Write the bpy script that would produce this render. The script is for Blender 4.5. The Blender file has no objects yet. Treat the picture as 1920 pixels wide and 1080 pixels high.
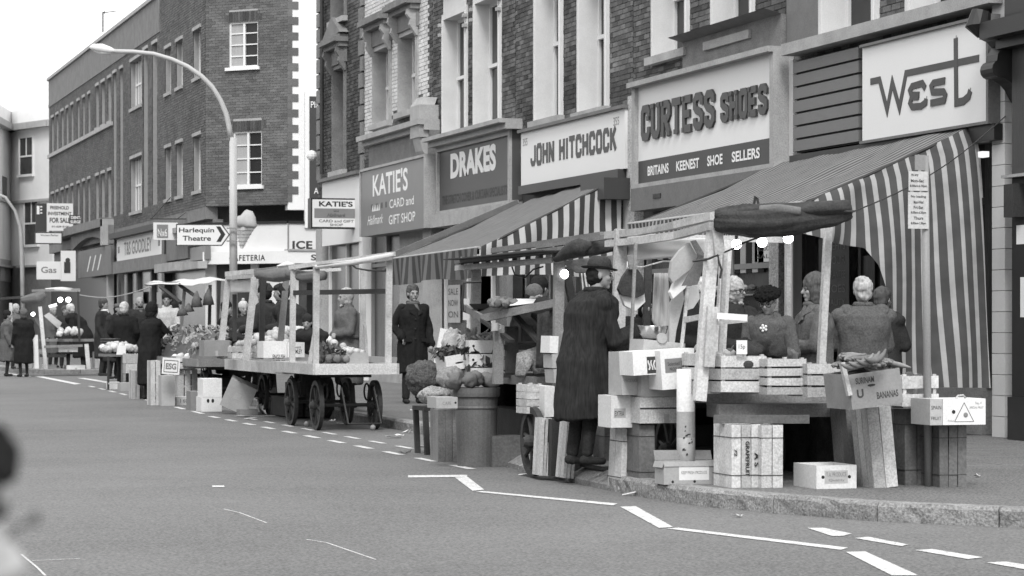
import bpy, bmesh, math, random
from mathutils import Vector, Matrix, Euler, noise
random.seed(7)
R = math.radians
S = bpy.context.scene
C = S.collection
# ------------------------------------------------------------------ camera
FPX = 4700.0; HOR = 608.0; CAMH = 1.28
TH = math.atan(1460 / FPX); CT = math.cos(TH); ST = math.sin(TH)
cd = bpy.data.cameras.new('camera'); cam = bpy.data.objects.new('camera', cd); C.objects.link(cam)
cam.location = (0, 0, CAMH); cam.rotation_euler = (R(90), 0, -TH)
cd.sensor_width = 36; cd.lens = FPX / 1920 * 36; cd.shift_y = (HOR - 540) / 1920
cd.clip_start = .1; cd.clip_end = 3000
cd.dof.use_dof = True; cd.dof.focus_distance = 23; cd.dof.aperture_fstop = 9
S.camera = cam
S.render.resolution_x = 1024; S.render.resolution_y = 576
# ------------------------------------------------------------------ light
SUN_EL, SUN_AZ = R(48), R(200)          # azimuth clockwise from +Y: behind the camera, a little to its left
w = bpy.data.worlds.new('World'); S.world = w; w.use_nodes = True
nt = w.node_tree; nt.nodes.clear()
sk = nt.nodes.new('ShaderNodeTexSky'); sk.sky_type = 'NISHITA'; sk.sun_disc = False
sk.sun_elevation = SUN_EL; sk.sun_rotation = SUN_AZ; sk.dust_density = 4; sk.air_density = 1
bw = nt.nodes.new('ShaderNodeRGBToBW'); mx = nt.nodes.new('ShaderNodeMix'); mx.data_type = 'RGBA'
mx.inputs[0].default_value = .88; mx.inputs[7].default_value = (6.6, 6.6, 6.6, 1)
bg = nt.nodes.new('ShaderNodeBackground'); bg.inputs[1].default_value = .12
ow = nt.nodes.new('ShaderNodeOutputWorld')
nt.links.new(sk.outputs[0], bw.inputs[0]); nt.links.new(bw.outputs[0], mx.inputs[6])
nt.links.new(mx.outputs[2], bg.inputs[0]); nt.links.new(bg.outputs[0], ow.inputs[0])
sd = bpy.data.lights.new('sun', 'SUN'); sd.energy = 1.1; sd.angle = R(16); sd.color = (1, .995, .985)
so = bpy.data.objects.new('sun', sd); C.objects.link(so)
sv = Vector((math.sin(SUN_AZ) * math.cos(SUN_EL), math.cos(SUN_AZ) * math.cos(SUN_EL), math.sin(SUN_EL)))
so.rotation_euler = (-sv).to_track_quat('-Z', 'Y').to_euler(); so.location = (0, -20, 30)
S.view_settings.view_transform = 'Standard'; S.view_settings.look = 'None'
S.view_settings.gamma = 1; S.view_settings.exposure = 1.2; S.view_settings.use_curve_mapping = False
S.render.engine = 'CYCLES'; S.cycles.max_bounces = 6; S.cycles.caustics_reflective = False; S.cycles.caustics_refractive = False

# ------------------------------------------------------------------ pixel -> place helpers
def ray(px, py): # direction per metre of depth
    a = (px - 960) / FPX; b = (HOR - py) / FPX
    return Vector((a * CT + ST, -a * ST + CT, b))
O3 = Vector((0, 0, CAMH))
def P(px, py, d): return O3 + ray(px, py) * d
def G(px, py, h=0.0):
    r = ray(px, py); return O3 + r * ((h - CAMH) / r.z)
def FX(px, py, X): r = ray(px, py); return O3 + r * (X / r.x)
def FY(px, py, Y): r = ray(px, py); return O3 + r * (Y / r.y)
def pxm(d): return FPX / d
def dof(v): return v.x * ST + v.y * CT
def pix(v):
    d = dof(v); return 960 + FPX * (v.x * CT - v.y * ST) / d, HOR - FPX * (v.z - CAMH) / d

# ------------------------------------------------------------------ materials (all neutral: the place is seen through black-and-white film)
MATS = {}
def mat(name, v=.5, rough=.8, var=.25, scale=6, fine=.12, fscale=180, bump=.15, stretch=(1, 1, 1), spec=.3, metal=0, dirt=0, dirtv=.05, objv=.0, coord='gen', wear=0, wearv=.1):
    if name in MATS: return MATS[name]
    fscale = min(fscale, 70); fine = fine * 1.5; m = bpy.data.materials.new(name); m.use_nodes = True; t = m.node_tree; N = t.nodes; L = t.links
    b = N['Principled BSDF']; b.inputs['Roughness'].default_value = rough; b.inputs['Metallic'].default_value = metal
    b.inputs['Specular IOR Level'].default_value = spec
    tc = N.new('ShaderNodeTexCoord'); mp = N.new('ShaderNodeMapping'); mp.inputs['Scale'].default_value = stretch
    oi = N.new('ShaderNodeObjectInfo'); ad = N.new('ShaderNodeVectorMath'); ad.operation = 'ADD'
    mu = N.new('ShaderNodeVectorMath'); mu.operation = 'SCALE'; mu.inputs['Scale'].default_value = 37.0
    cb = N.new('ShaderNodeCombineXYZ'); [L.new(oi.outputs['Random'], cb.inputs[i]) for i in range(3)]
    L.new(cb.outputs[0], mu.inputs[0]); L.new(tc.outputs['Object'], ad.inputs[0]); L.new(mu.outputs[0], ad.inputs[1]); L.new(ad.outputs[0], mp.inputs[0])
    n1 = N.new('ShaderNodeTexNoise'); n1.inputs['Scale'].default_value = scale; n1.inputs['Detail'].default_value = 5; n1.inputs['Roughness'].default_value = .65
    n2 = N.new('ShaderNodeTexNoise'); n2.inputs['Scale'].default_value = fscale; n2.inputs['Detail'].default_value = 2
    L.new(mp.outputs[0], n1.inputs[0]); L.new(mp.outputs[0], n2.inputs[0])
    def math_(op, a, bb):
        q = N.new('ShaderNodeMath'); q.operation = op
        for i, x in enumerate((a, bb)):
            if isinstance(x, (int, float)): q.inputs[i].default_value = x
            else: L.new(x, q.inputs[i])
        return q.outputs[0]
    f = math_('MULTIPLY', math_('SUBTRACT', n1.outputs[0], .5), var * 2.4)
    g = math_('MULTIPLY', math_('SUBTRACT', n2.outputs[0], .5), fine * 2.4)
    k = math_('ADD', math_('ADD', f, g), 1.0)
    if objv: k = math_('MULTIPLY', k, math_('ADD', math_('MULTIPLY', oi.outputs['Random'], objv * 2), 1 - objv))
    v0 = math_('MULTIPLY', k, v)
    if wear:
        n3 = N.new('ShaderNodeTexNoise'); n3.inputs['Scale'].default_value = scale * 1.7; n3.inputs['Detail'].default_value = 8; n3.inputs['Roughness'].default_value = .75
        L.new(mp.outputs[0], n3.inputs[0])
        r3 = N.new('ShaderNodeMapRange'); r3.inputs[1].default_value = .5 + .22 * (1 - wear); r3.inputs[2].default_value = .56 + .22 * (1 - wear)
        L.new(n3.outputs[0], r3.inputs[0]); mi = N.new('ShaderNodeMix'); L.new(r3.outputs[0], mi.inputs[0]); L.new(v0, mi.inputs[2]); mi.inputs[3].default_value = wearv; v0 = mi.outputs[0]
    v0 = math_('MAXIMUM', v0, .004)
    L.new(v0, b.inputs['Base Color'])
    if bump:
        bp = N.new('ShaderNodeBump'); bp.inputs['Strength'].default_value = bump; bp.inputs['Distance'].default_value = .02
        L.new(math_('ADD', n1.outputs[0], math_('MULTIPLY', n2.outputs[0], .3)), bp.inputs['Height']); L.new(bp.outputs[0], b.inputs['Normal'])
    m.diffuse_color = (v, v, v, 1); MATS[name] = m; return m

def brick_mat(name, lo, hi, big=.25, paint=False):
    m = bpy.data.materials.new(name); m.use_nodes = True; t = m.node_tree; N = t.nodes; L = t.links
    b = N['Principled BSDF']; b.inputs['Roughness'].default_value = .9; b.inputs['Specular IOR Level'].default_value = .15
    g = N.new('ShaderNodeNewGeometry'); oi = N.new('ShaderNodeObjectInfo')
    a = N.new('ShaderNodeMath'); a.operation = 'ADD'; L.new(g.outputs['Random Per Island'], a.inputs[0]); L.new(oi.outputs['Random'], a.inputs[1])
    fr = N.new('ShaderNodeMath'); fr.operation = 'FRACT'; L.new(a.outputs[0], fr.inputs[0])
    n = N.new('ShaderNodeTexNoise'); n.inputs['Scale'].default_value = .9; n.inputs['Detail'].default_value = 6; n.inputs['Roughness'].default_value = .6; L.new(g.outputs['Position'], n.inputs[0])
    n2 = N.new('ShaderNodeTexNoise'); n2.inputs['Scale'].default_value = 45; n2.inputs['Detail'].default_value = 3; L.new(g.outputs['Position'], n2.inputs[0])
    mr = N.new('ShaderNodeMapRange'); mr.inputs[3].default_value = lo; mr.inputs[4].default_value = hi; L.new(fr.outputs[0], mr.inputs[0])
    def sc(src, amt):
        q = N.new('ShaderNodeMapRange'); q.inputs[1].default_value = .3; q.inputs[2].default_value = .7; q.inputs[3].default_value = 1 - amt; q.inputs[4].default_value = 1 + amt; L.new(src, q.inputs[0]); return q.outputs[0]
    m1 = N.new('ShaderNodeMath'); m1.operation = 'MULTIPLY'; L.new(mr.outputs[0], m1.inputs[0]); L.new(sc(n.outputs[0], big), m1.inputs[1])
    m2 = N.new('ShaderNodeMath'); m2.operation = 'MULTIPLY'; L.new(m1.outputs[0], m2.inputs[0]); L.new(sc(n2.outputs[0], .25), m2.inputs[1])
    L.new(m2.outputs[0], b.inputs['Base Color'])
    bp = N.new('ShaderNodeBump'); bp.inputs['Strength'].default_value = .3; bp.inputs['Distance'].default_value = .01; L.new(n2.outputs[0], bp.inputs['Height']); L.new(bp.outputs[0], b.inputs['Normal'])
    MATS[name] = m; return m

def stripe_mat(name, dark, light, duty, period=1.0, off=0.0, sub=None, wear=.12, trans=.25):
    m = bpy.data.materials.new(name); m.use_nodes = True; t = m.node_tree; N = t.nodes; L = t.links
    b = N['Principled BSDF']; b.inputs['Roughness'].default_value = .9; b.inputs['Specular IOR Level'].default_value = .1
    uv = N.new('ShaderNodeTexCoord'); sp = N.new('ShaderNodeSeparateXYZ'); L.new(uv.outputs['UV'], sp.inputs[0])
    def mm(op, x, y=0.0):
        q = N.new('ShaderNodeMath'); q.operation = op
        for i, z in enumerate((x, y)):
            if isinstance(z, (int, float)): q.inputs[i].default_value = z
            else: L.new(z, q.inputs[i])
        return q.outputs[0]
    f = mm('FRACT', mm('ADD', mm('DIVIDE', sp.outputs[0], period), off))
    k = mm('GREATER_THAN', f, duty)
    if sub: k = mm('MAXIMUM', k, mm('MULTIPLY', mm('GREATER_THAN', f, sub[0]), mm('LESS_THAN', f, sub[1])))
    n = N.new('ShaderNodeTexNoise'); n.inputs['Scale'].default_value = 5; n.inputs['Detail'].default_value = 6; L.new(uv.outputs['Object'], n.inputs[0])
    mr = N.new('ShaderNodeMapRange'); mr.inputs[3].default_value = 1 - wear * 2; mr.inputs[4].default_value = 1 + wear * 2; L.new(n.outputs[0], mr.inputs[0])
    v = mm('MULTIPLY', mm('ADD', mm('MULTIPLY', k, light - dark), dark), mr.outputs[0]); L.new(v, b.inputs['Base Color'])
    if trans:
        tr = N.new('ShaderNodeBsdfTranslucent'); L.new(v, tr.inputs[0]); ms = N.new('ShaderNodeMixShader'); ms.inputs[0].default_value = trans
        L.new(b.outputs[0], ms.inputs[1]); L.new(tr.outputs[0], ms.inputs[2]); L.new(ms.outputs[0], N['Material Output'].inputs[0])
    MATS[name] = m; return m

def emit_mat(name, s):
    m = bpy.data.materials.new(name); m.use_nodes = True; b = m.node_tree.nodes['Principled BSDF']
    b.inputs['Base Color'].default_value = (.8, .8, .8, 1); b.inputs['Emission Color'].default_value = (1, 1, 1, 1); b.inputs['Emission Strength'].default_value = s
    MATS[name] = m; return m

M = MATS
mat('asphalt', .138, .95, .32, .3, .55, 55, .35, spec=.2, wear=.06, wearv=.12)
mat('pavement', .135, .95, .3, .9, .8, 50, .4, spec=.2)
mat('kerb_stone', .22, .95, .5, 9, .5, 60, 1.0, wear=.4, wearv=.07, objv=.15)
mat('road_paint', .52, .8, .25, 9, .5, 60, .1, wear=.72, wearv=.24)
brick_mat('brick_red', .09, .14, .2); brick_mat('brick_stock', .055, .16, .45); brick_mat('brick_dark', .04, .10, .4); brick_mat('brick_painted', .5, .62, .12); brick_mat('brick_deep', .045, .09, .3)  # the last is simply a deeper brick tone
mat('mortar', .27, .95, .2, 3, .2, 60); mat('mortar_light', .33, .95, .15, 3, .2, 60); mat('mortar_white', .42, .95, .15, 3, .2)
mat('render_white', .72, .9, .05, 1.2, .04, 60); mat('stucco', .7, .9, .1, 1.5, .08, 60, wear=.1, wearv=.35)
mat('stone_weathered', .33, .9, .35, 2.5, .2, 60, .3, wear=.25, wearv=.15)
mat('stone_sooty', .17, .9, .4, 3, .3, 60, .4)
mat('paint_white', .68, .6, .1, 4, .06, 80, .1, wear=.08, wearv=.3)
mat('reveal_white', .58, .85, .12, 3, .08, 80, .15, wear=.14, wearv=.25)
mat('paint_cream', .6, .7, .06, 2, .06, 80, .05)
mat('sign_white', .68, .5, .03, 1.2, .03, 60, .02); mat('sign_grey', .07, .5, .08, 2, .06, 60, .03); mat('sign_dark', .05, .5, .15, 2, .06, 60, .03)
mat('sign_mid', .17, .45, .12, 2, .05, 60, .02); mat('ink', .025, .5, .1, 4, .05); mat('ink_dark', .045, .45, .2, 8, .1, 60, .1); mat('ink_grey', .2, .6, .1, 4, .05)
mat('letter_white', .75, .5, .05, 4, .04); mat('black_paint', .02, .45, .2, 5, .1, 80, .05); mat('lead', .14, .7, .3, 4, .15, 50, .2)
mat('slat_grey', .15, .6, .08, 3, .05, 60, .03)
mat('wood_pale', .46, .85, .4, 5, .25, 60, .3, (1, 1, 1), wear=.12, wearv=.2, objv=.18)
mat('wood_crate', .42, .85, .35, 6, .3, 70, .3, wear=.25, wearv=.16, objv=.25)
mat('wood_weathered', .19, .85, .35, 5, .25, 70, .4, objv=.2)
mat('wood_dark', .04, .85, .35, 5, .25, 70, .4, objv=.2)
mat('iron', .035, .6, .3, 6, .2, 60, .3); mat('galvanised', .13, .55, .25, 3, .2, 70, .15, metal=.2); mat('lamp_paint', .42, .5, .1, 3, .1, 70, .05); mat('wood_brown_shaded', .12, .85, .35, 5, .25, 50, .4, objv=.2); mat('steel_grey', .22, .5, .1, 3, .1, 70, .05)  # brown wood: crate wood with the shade of crate sides put into its colour
mat('chrome', .6, .2, .1, 4, .05, 60, .02, metal=1)
mat('card_white', .64, .8, .14, 4, .12, 60, .12, wear=.15, wearv=.36, objv=.08); mat('card_brown', .22, .85, .25, 4, .1, 80, .08, objv=.1)
mat('card_grey', .36, .85, .25, 4, .1, 80, .08, objv=.1); mat('paper', .7, .8, .08, 4, .05, 60, .1)
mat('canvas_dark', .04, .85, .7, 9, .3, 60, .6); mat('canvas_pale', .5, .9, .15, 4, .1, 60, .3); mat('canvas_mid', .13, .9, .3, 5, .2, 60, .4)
mat('sacking', .075, .95, .9, 16, .6, 60, 1.0); mat('sack_pale', .26, .95, .6, 12, .5, 60, .8)
mat('fruit_pale', .5, .55, .15, 8, .1, 60, .1, objv=.25); mat('fruit_mid', .26, .55, .2, 8, .1, 60, .1, objv=.3); mat('root_veg', .16, .8, .3, 10, .3, 60, .4, objv=.3)
mat('banana', .17, .6, .3, 10, .15, 60, .1, objv=.25); mat('leaf_pale', .4, .7, .4, 10, .3, 60, .3, objv=.3); mat('leaf_dark', .08, .7, .5, 10, .3, 60, .3, objv=.3)
mat('skin', .27, .55, .1, 12, .06, 80, .05); mat('plate_grey', .45, .6, .15, 4, .15, 60, .05, wear=.1, wearv=.3); mat('lip', .15, .5); mat('eye_dark', .02, .3)
mat('glass_dark', .02, .2, .9, 1, 0, 60, 0, spec=.25); mat('glass_mid', .05, .15, .8, 1.2, 0, 60, 0, spec=.3); mat('recess_dark', .018, .9, .5, 2, 0, 60, 0, spec=.1)
mat('curtain', .33, .9, .2, 6, .05, 60, .2, (6, 6, .3)); mat('shop_goods', .14, .8, 1.2, 5, .3, 30, .2); mat('mosaic', .42, .7, .9, 30, .5, 90, .2)
mat('tile_white', .55, .4, .06, 3, .05, 60, .02, objv=.06); mat('dark_wood', .05, .6, .3, 6, .2, 60, .2, (8, 8, 1))
stripe_mat('awning_bold', .075, .62, .5, .165); stripe_mat('awning_wide', .095, .44, .80, .25, sub=(.33, .50), wear=.2); stripe_mat('awning_top', .075, .23, .5, .12, trans=.1); stripe_mat('awning_valance_shaded', .07, .17, .5, .33, trans=.1)  # valance stripes are a darker copy, shade put into their tones
emit_mat('bulb_lit', 9); emit_mat('tube_lit', .4)
def cloth(name, v, **k): return mat(name, v, .95, k.get('var', .25), k.get('scale', 14), .3, 160, .35, spec=.1)
cloth('coat_black', .017); cloth('coat_dark', .03); cloth('coat_charcoal', .035); mat('herringbone', .026, .95, .2, 30, .4, 70, .2, (1, 1, .12), spec=.1); cloth('tweed', .09, var=.28, scale=50); cloth('coat_mid', .105); cloth('wool_pale', .42); cloth('fur_black', .01); cloth('hair_dark', .02); mat('hair_mid', .06, .7, .8, 30, .3, 90, .3, (1, 1, .2)); mat('hair_fair', .34, .7, .7, 30, .3, 90, .3, (1, 1, .3)); mat('hair_grey', .46, .8, .8, 30, .3, 70, .3); cloth('scarf_pale', .35, var=.6, scale=30); cloth('felt_hat', .05); cloth('trouser', .03); cloth('shoe_leather', .03)

# ------------------------------------------------------------------ mesh builder
class MB:
    def __init__(s): s.v = []; s.f = []; s.uv = None; s.mi = None
    def quad(s, a, b, c, d): n = len(s.v); s.v += [a, b, c, d]; s.f.append((n, n + 1, n + 2, n + 3))
    def hexa(s, p, skip=()):       # p: 8 points, bottom ring 0-3, top ring 4-7
        n = len(s.v); s.v += [tuple(q) for q in p]
        for i, f in enumerate(((0, 3, 2, 1), (4, 5, 6, 7), (0, 1, 5, 4), (1, 2, 6, 5), (2, 3, 7, 6), (3, 0, 4, 7))):
            if i not in skip: s.f.append(tuple(n + j for j in f))
        return s
    def box(s, x0, x1, y0, y1, z0, z1, skip=()):
        return s.hexa([(x0, y0, z0), (x1, y0, z0), (x1, y1, z0), (x0, y1, z0), (x0, y0, z1), (x1, y0, z1), (x1, y1, z1), (x0, y1, z1)], skip)
    def beam(s, a, b, w, h, up=(0, 0, 1), w2=None, h2=None, jit=0):
        a = Vector(a); b = Vector(b); d = (b - a).normalized(); up = Vector(up)
        if abs(d.dot(up)) > .97: up = Vector((0, 1, 0))
        x = d.cross(up).normalized(); y = x.cross(d).normalized(); w2 = w2 or w; h2 = h2 or h
        p = []
        for o, ww, hh in ((a, w, h), (b, w2, h2)):
            for sx, sy in ((-1, -1), (1, -1), (1, 1), (-1, 1)):
                p.append(o + x * (sx * ww / 2 + random.uniform(-jit, jit)) + y * (sy * hh / 2 + random.uniform(-jit, jit)))
        return s.hexa(p)
    def tube(s, pts, rad, n=8, cap=True, sx=1, sy=1, closed=False):
        pts = [Vector(p) for p in pts]; m = len(pts)
        if isinstance(rad, (int, float)): rad = [rad] * m
        base = len(s.v); ref = None
        for i, p in enumerate(pts):
            if closed: d = pts[(i + 1) % m] - pts[i - 1]
            else: d = pts[min(i + 1, m - 1)] - pts[max(i - 1, 0)]
            d = d.normalized() if d.length > 1e-9 else Vector((0, 0, 1))
            if ref is None: ref = Vector((0, 0, 1)) if abs(d.z) < .9 else Vector((0, 1, 0))
            x = d.cross(ref); x = x.normalized() if x.length > 1e-6 else Vector((1, 0, 0)); y = x.cross(d).normalized(); ref = y
            for k in range(n):
                a = 2 * math.pi * k / n; s.v.append(tuple(p + x * (math.cos(a) * rad[i] * sx) + y * (math.sin(a) * rad[i] * sy)))
        for i in range(m if closed else m - 1):
            for k in range(n):
                a = base + i * n + k; b = base + i * n + (k + 1) % n; j = (i + 1) % m
                s.f.append((a, b, base + j * n + (k + 1) % n, base + j * n + k))
        if cap and not closed:
            s.f.append(tuple(base + k for k in range(n))[::-1]); s.f.append(tuple(base + (m - 1) * n + k for k in range(n)))
        return s
    def cyl(s, a, b, r, n=12, r2=None): return s.tube([a, b], [r, r if r2 is None else r2], n)
    def lathe(s, prof, n=16, c=(0, 0, 0), sx=1, sy=1, top=True, bot=True):
        base = len(s.v); c = Vector(c)
        for r, z in prof:
            for k in range(n): a = 2 * math.pi * k / n; s.v.append((c.x + r * math.cos(a) * sx, c.y + r * math.sin(a) * sy, c.z + z))
        for i in range(len(prof) - 1):
            for k in range(n): a = base + i * n; s.f.append((a + k, a + (k + 1) % n, a + n + (k + 1) % n, a + n + k))
        if bot: s.f.append(tuple(base + k for k in range(n))[::-1])
        if top: s.f.append(tuple(base + (len(prof) - 1) * n + k for k in range(n)))
        return s
    def ball(s, c, r, n=10, m=7, sx=1, sy=1, sz=1, jit=0, rot=None):
        c = Vector(c); base = len(s.v); rows = []
        for i in range(m + 1):
            ph = math.pi * i / m
            if i in (0, m):
                rows.append([len(s.v)]); pt = [Vector((0, 0, math.cos(ph)))]
            else:
                rows.append([len(s.v) + k for k in range(n)]); pt = [Vector((math.sin(ph) * math.cos(2 * math.pi * k / n), math.sin(ph) * math.sin(2 * math.pi * k / n), math.cos(ph))) for k in range(n)]
            for q in pt:
                q = Vector((q.x * sx, q.y * sy, q.z * sz)) * r * (1 + random.uniform(-jit, jit))
                if rot: q = rot @ q
                s.v.append(tuple(c + q))
        for i in range(m):
            a, b = rows[i], rows[i + 1]
            for k in range(n):
                if len(a) == 1: s.f.append((a[0], b[k], b[(k + 1) % n]))
                elif len(b) == 1: s.f.append((a[k], b[0], a[(k + 1) % n]))
                else: s.f.append((a[k], b[k], b[(k + 1) % n], a[(k + 1) % n]))
        return s
    def prism(s, pts, n, t):       # planar polygon extruded by -n*t (front at pts)
        pts = [Vector(p) for p in pts]; n = Vector(n).normalized(); b = len(s.v); k = len(pts)
        s.v += [tuple(p) for p in pts] + [tuple(p - n * t) for p in pts]
        s.f.append(tuple(range(b, b + k))); s.f.append(tuple(range(b + 2 * k - 1, b + k - 1, -1)))
        for i in range(k): j = (i + 1) % k; s.f.append((b + i, b + k + i, b + k + j, b + j))
        return s
    def grid(s, fn, nu, nv, uvf=None):
        b = len(s.v)
        if s.uv is None: s.uv = {}
        for j in range(nv + 1):
            for i in range(nu + 1):
                u = i / nu; v = j / nv; s.v.append(tuple(fn(u, v)))
                s.uv[len(s.v) - 1] = uvf(u, v) if uvf else (u, v)
        for j in range(nv):
            for i in range(nu): a = b + j * (nu + 1) + i; s.f.append((a, a + 1, a + nu + 2, a + nu + 1))
        return s
    def mesh(s, name, m, loc=None, smooth=False):
        me = bpy.data.meshes.new(name)
        v = s.v if loc is None else [(p[0] - loc[0], p[1] - loc[1], p[2] - loc[2]) for p in s.v]
        me.from_pydata([tuple(p) for p in v], [], s.f)
        if s.uv:
            ul = me.uv_layers.new(name='UVMap')
            for lp in me.loops: ul.data[lp.index].uv = s.uv.get(lp.vertex_index, (0, 0))
        if m: me.materials.append(M[m] if isinstance(m, str) else m)
        if smooth: me.polygons.foreach_set('use_smooth', [True] * len(me.polygons))
        me.update(); return me
    def build(s, name, m, parent=None, smooth=False, local=False, label=None, cat=None, group=None, kind=None, at=None):
        """world coordinates unless local; with no parent the origin goes to the base centre"""
        if not s.v: return None
        loc = (0, 0, 0)
        if not local:
            if parent is not None:
                q = parent; loc = Vector((0, 0, 0))
                while q: loc = loc + q.location; q = q.parent
            else:
                xs = [p[0] for p in s.v]; ys = [p[1] for p in s.v]; zs = [p[2] for p in s.v]
                loc = ((min(xs) + max(xs)) / 2, (min(ys) + max(ys)) / 2, min(zs))
        me = s.mesh(name, m, loc, smooth); o = bpy.data.objects.new(name, me); C.objects.link(o)
        if parent is not None: o.parent = parent
        elif not local: o.location = loc
        if at: o.location = at
        tag(o, label, cat, group, kind); return o
def tag(o, label=None, cat=None, group=None, kind=None):
    if label: o['label'] = label
    if cat: o['category'] = cat
    if group: o['group'] = group
    if kind: o['kind'] = kind
    return o
def thing(name, label, cat, loc=(0, 0, 0), rz=0, group=None, rot=None):
    o = bpy.data.objects.new(name, None); C.objects.link(o); o.location = loc; o.rotation_euler = rot or (0, 0, rz)
    o.empty_display_size = .2; return tag(o, label, cat, group)
def dup(o, loc=None, rot=None, label=None, group=None, scale=None, parent=None):
    def rec(q, par):
        c = q.copy(); C.objects.link(c); c.parent = par
        for ch in kids.get(q, []): rec(ch, c)
        return c
    kids = {}
    stack = [o]
    while stack:
        q = stack.pop(); ch = list(q.children); kids[q] = ch; stack += ch
    r = rec(o, parent)
    if loc is not None: r.location = loc
    if rot is not None: r.rotation_euler = rot
    if scale is not None: r.scale = scale
    tag(r, label, None, group); return r
def inst(name, me, loc, rot=(0, 0, 0), sc=None, parent=None, **k):
    o = bpy.data.objects.new(name, me); C.objects.link(o); o.location = loc; o.rotation_euler = rot
    if sc is not None: o.scale = sc
    if parent is not None: o.parent = parent
    return tag(o, **k)

# ------------------------------------------------------------------ wall frame: s along the wall (left to right as seen), z up, d outward
class Frame:
    def __init__(s, O, u, n): s.O = Vector(O); s.u = Vector(u).normalized(); s.n = Vector(n).normalized()
    def p(s, a, z, d=0): return s.O + s.u * a + s.n * d + Vector((0, 0, z))
    def hit(s, px, py, d=0):
        r = ray(px, py); o = s.O + s.n * d; t = (o - O3).dot(s.n) / r.dot(s.n); q = O3 + r * t
        return (q - s.O).dot(s.u), q.z
    def box(s, mb, a0, a1, z0, z1, d0, d1, skip=()):
        return mb.hexa([s.p(a0, z0, d1), s.p(a1, z0, d1), s.p(a1, z0, d0), s.p(a0, z0, d0), s.p(a0, z1, d1), s.p(a1, z1, d1), s.p(a1, z1, d0), s.p(a0, z1, d0)], skip)
def fbox(fr, name, m, par, a0, a1, z0, z1, d0, d1, **k): return fr.box(MB(), a0, a1, z0, z1, d0, d1).build(name, m, par, **k)

TMP = bpy.data.scenes.new('workbench')   # evaluates one source object at a time; removed at the end
def evaluated_mesh(o):
    TMP.collection.objects.link(o); vl = TMP.view_layers[0]; vl.update(); me = bpy.data.meshes.new_from_object(o.evaluated_get(vl.depsgraph)); bpy.data.objects.remove(o); return me
def text_mesh(body, bold=0.0, shear=0.0, spacing=1.0):
    cu = bpy.data.curves.new('t', 'FONT'); cu.body = body; cu.offset = bold; cu.shear = shear; cu.space_character = spacing; cu.fill_mode = 'FRONT' if hasattr(cu, 'fill_mode') else 'BOTH'; cu.resolution_u = 4
    o = bpy.data.objects.new('t', cu); me = evaluated_mesh(o); bpy.data.curves.remove(cu); return me
TXT = {}
def text(fr, body, a0, a1, z0, z1, d, m, par, bold=0.0, shear=0.0, t=0.0, name='lettering', z_right=None, spacing=1.0):
    """print or raised lettering filling the rectangle a0..a1 x z0..z1 on a wall frame"""
    key = (body, bold, shear, spacing)
    if key not in TXT:
        me = text_mesh(body, bold, shear, spacing); TXT[key] = ([v.co.copy() for v in me.vertices], [tuple(p.vertices) for p in me.polygons])
    vs, fs = TXT[key]
    x0 = min(v.x for v in vs); x1 = max(v.x for v in vs); y0 = min(v.y for v in vs); y1 = max(v.y for v in vs)
    mb = MB(); n = len(vs)
    def q(v, dd): u = (v.x - x0) / (x1 - x0); w_ = (v.y - y0) / (y1 - y0); return tuple(fr.p(a0 + (a1 - a0) * u, z0 + (z1 - z0) * w_, dd))
    mb.v = [q(v, d) for v in vs]; mb.f = list(fs)
    if t:
        mb.v += [q(v, d - t) for v in vs]; cnt = {}
        for f in fs:
            for i in range(len(f)): e = (f[i], f[(i + 1) % len(f)]); cnt[e] = cnt.get(e, 0) + 1
        for (i, j) in cnt:
            if (j, i) not in cnt: mb.f.append((i, i + n, j + n, j))
    return mb.build(name, m, par)
def ribbon(mb, fr, pts, t, d, th, f):
    """mitred stroke; pts in 0..1 letter space, f maps to wall (s,z)"""
    q = [Vector(f(*p)) for p in pts]; m = len(q); L_ = []; R_ = []
    for i in range(m):
        a = (q[i] - q[i - 1]).normalized() if i else None; b = (q[i + 1] - q[i]).normalized() if i < m - 1 else None
        if a is None: a = b
        if b is None: b = a
        na = Vector((-a.y, a.x)); nb = Vector((-b.y, b.x)); k = (na + nb); k = k.normalized() if k.length > 1e-6 else na
        w_ = t / 2 / max(.45, k.dot(na)); L_.append(q[i] + k * w_); R_.append(q[i] - k * w_)
    for i in range(m - 1):
        mb.hexa([fr.p(*R_[i], d), fr.p(*R_[i + 1], d), fr.p(*R_[i + 1], d - th), fr.p(*R_[i], d - th), fr.p(*L_[i], d), fr.p(*L_[i + 1], d), fr.p(*L_[i + 1], d - th), fr.p(*L_[i], d - th)])
def arc(cx, cy, rx, ry, a0, a1, n=8): return [(cx + rx * math.cos(R(a0 + (a1 - a0) * i / n)), cy + ry * math.sin(R(a0 + (a1 - a0) * i / n))) for i in range(n + 1)]
o_, i_ = .12, .88
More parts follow.
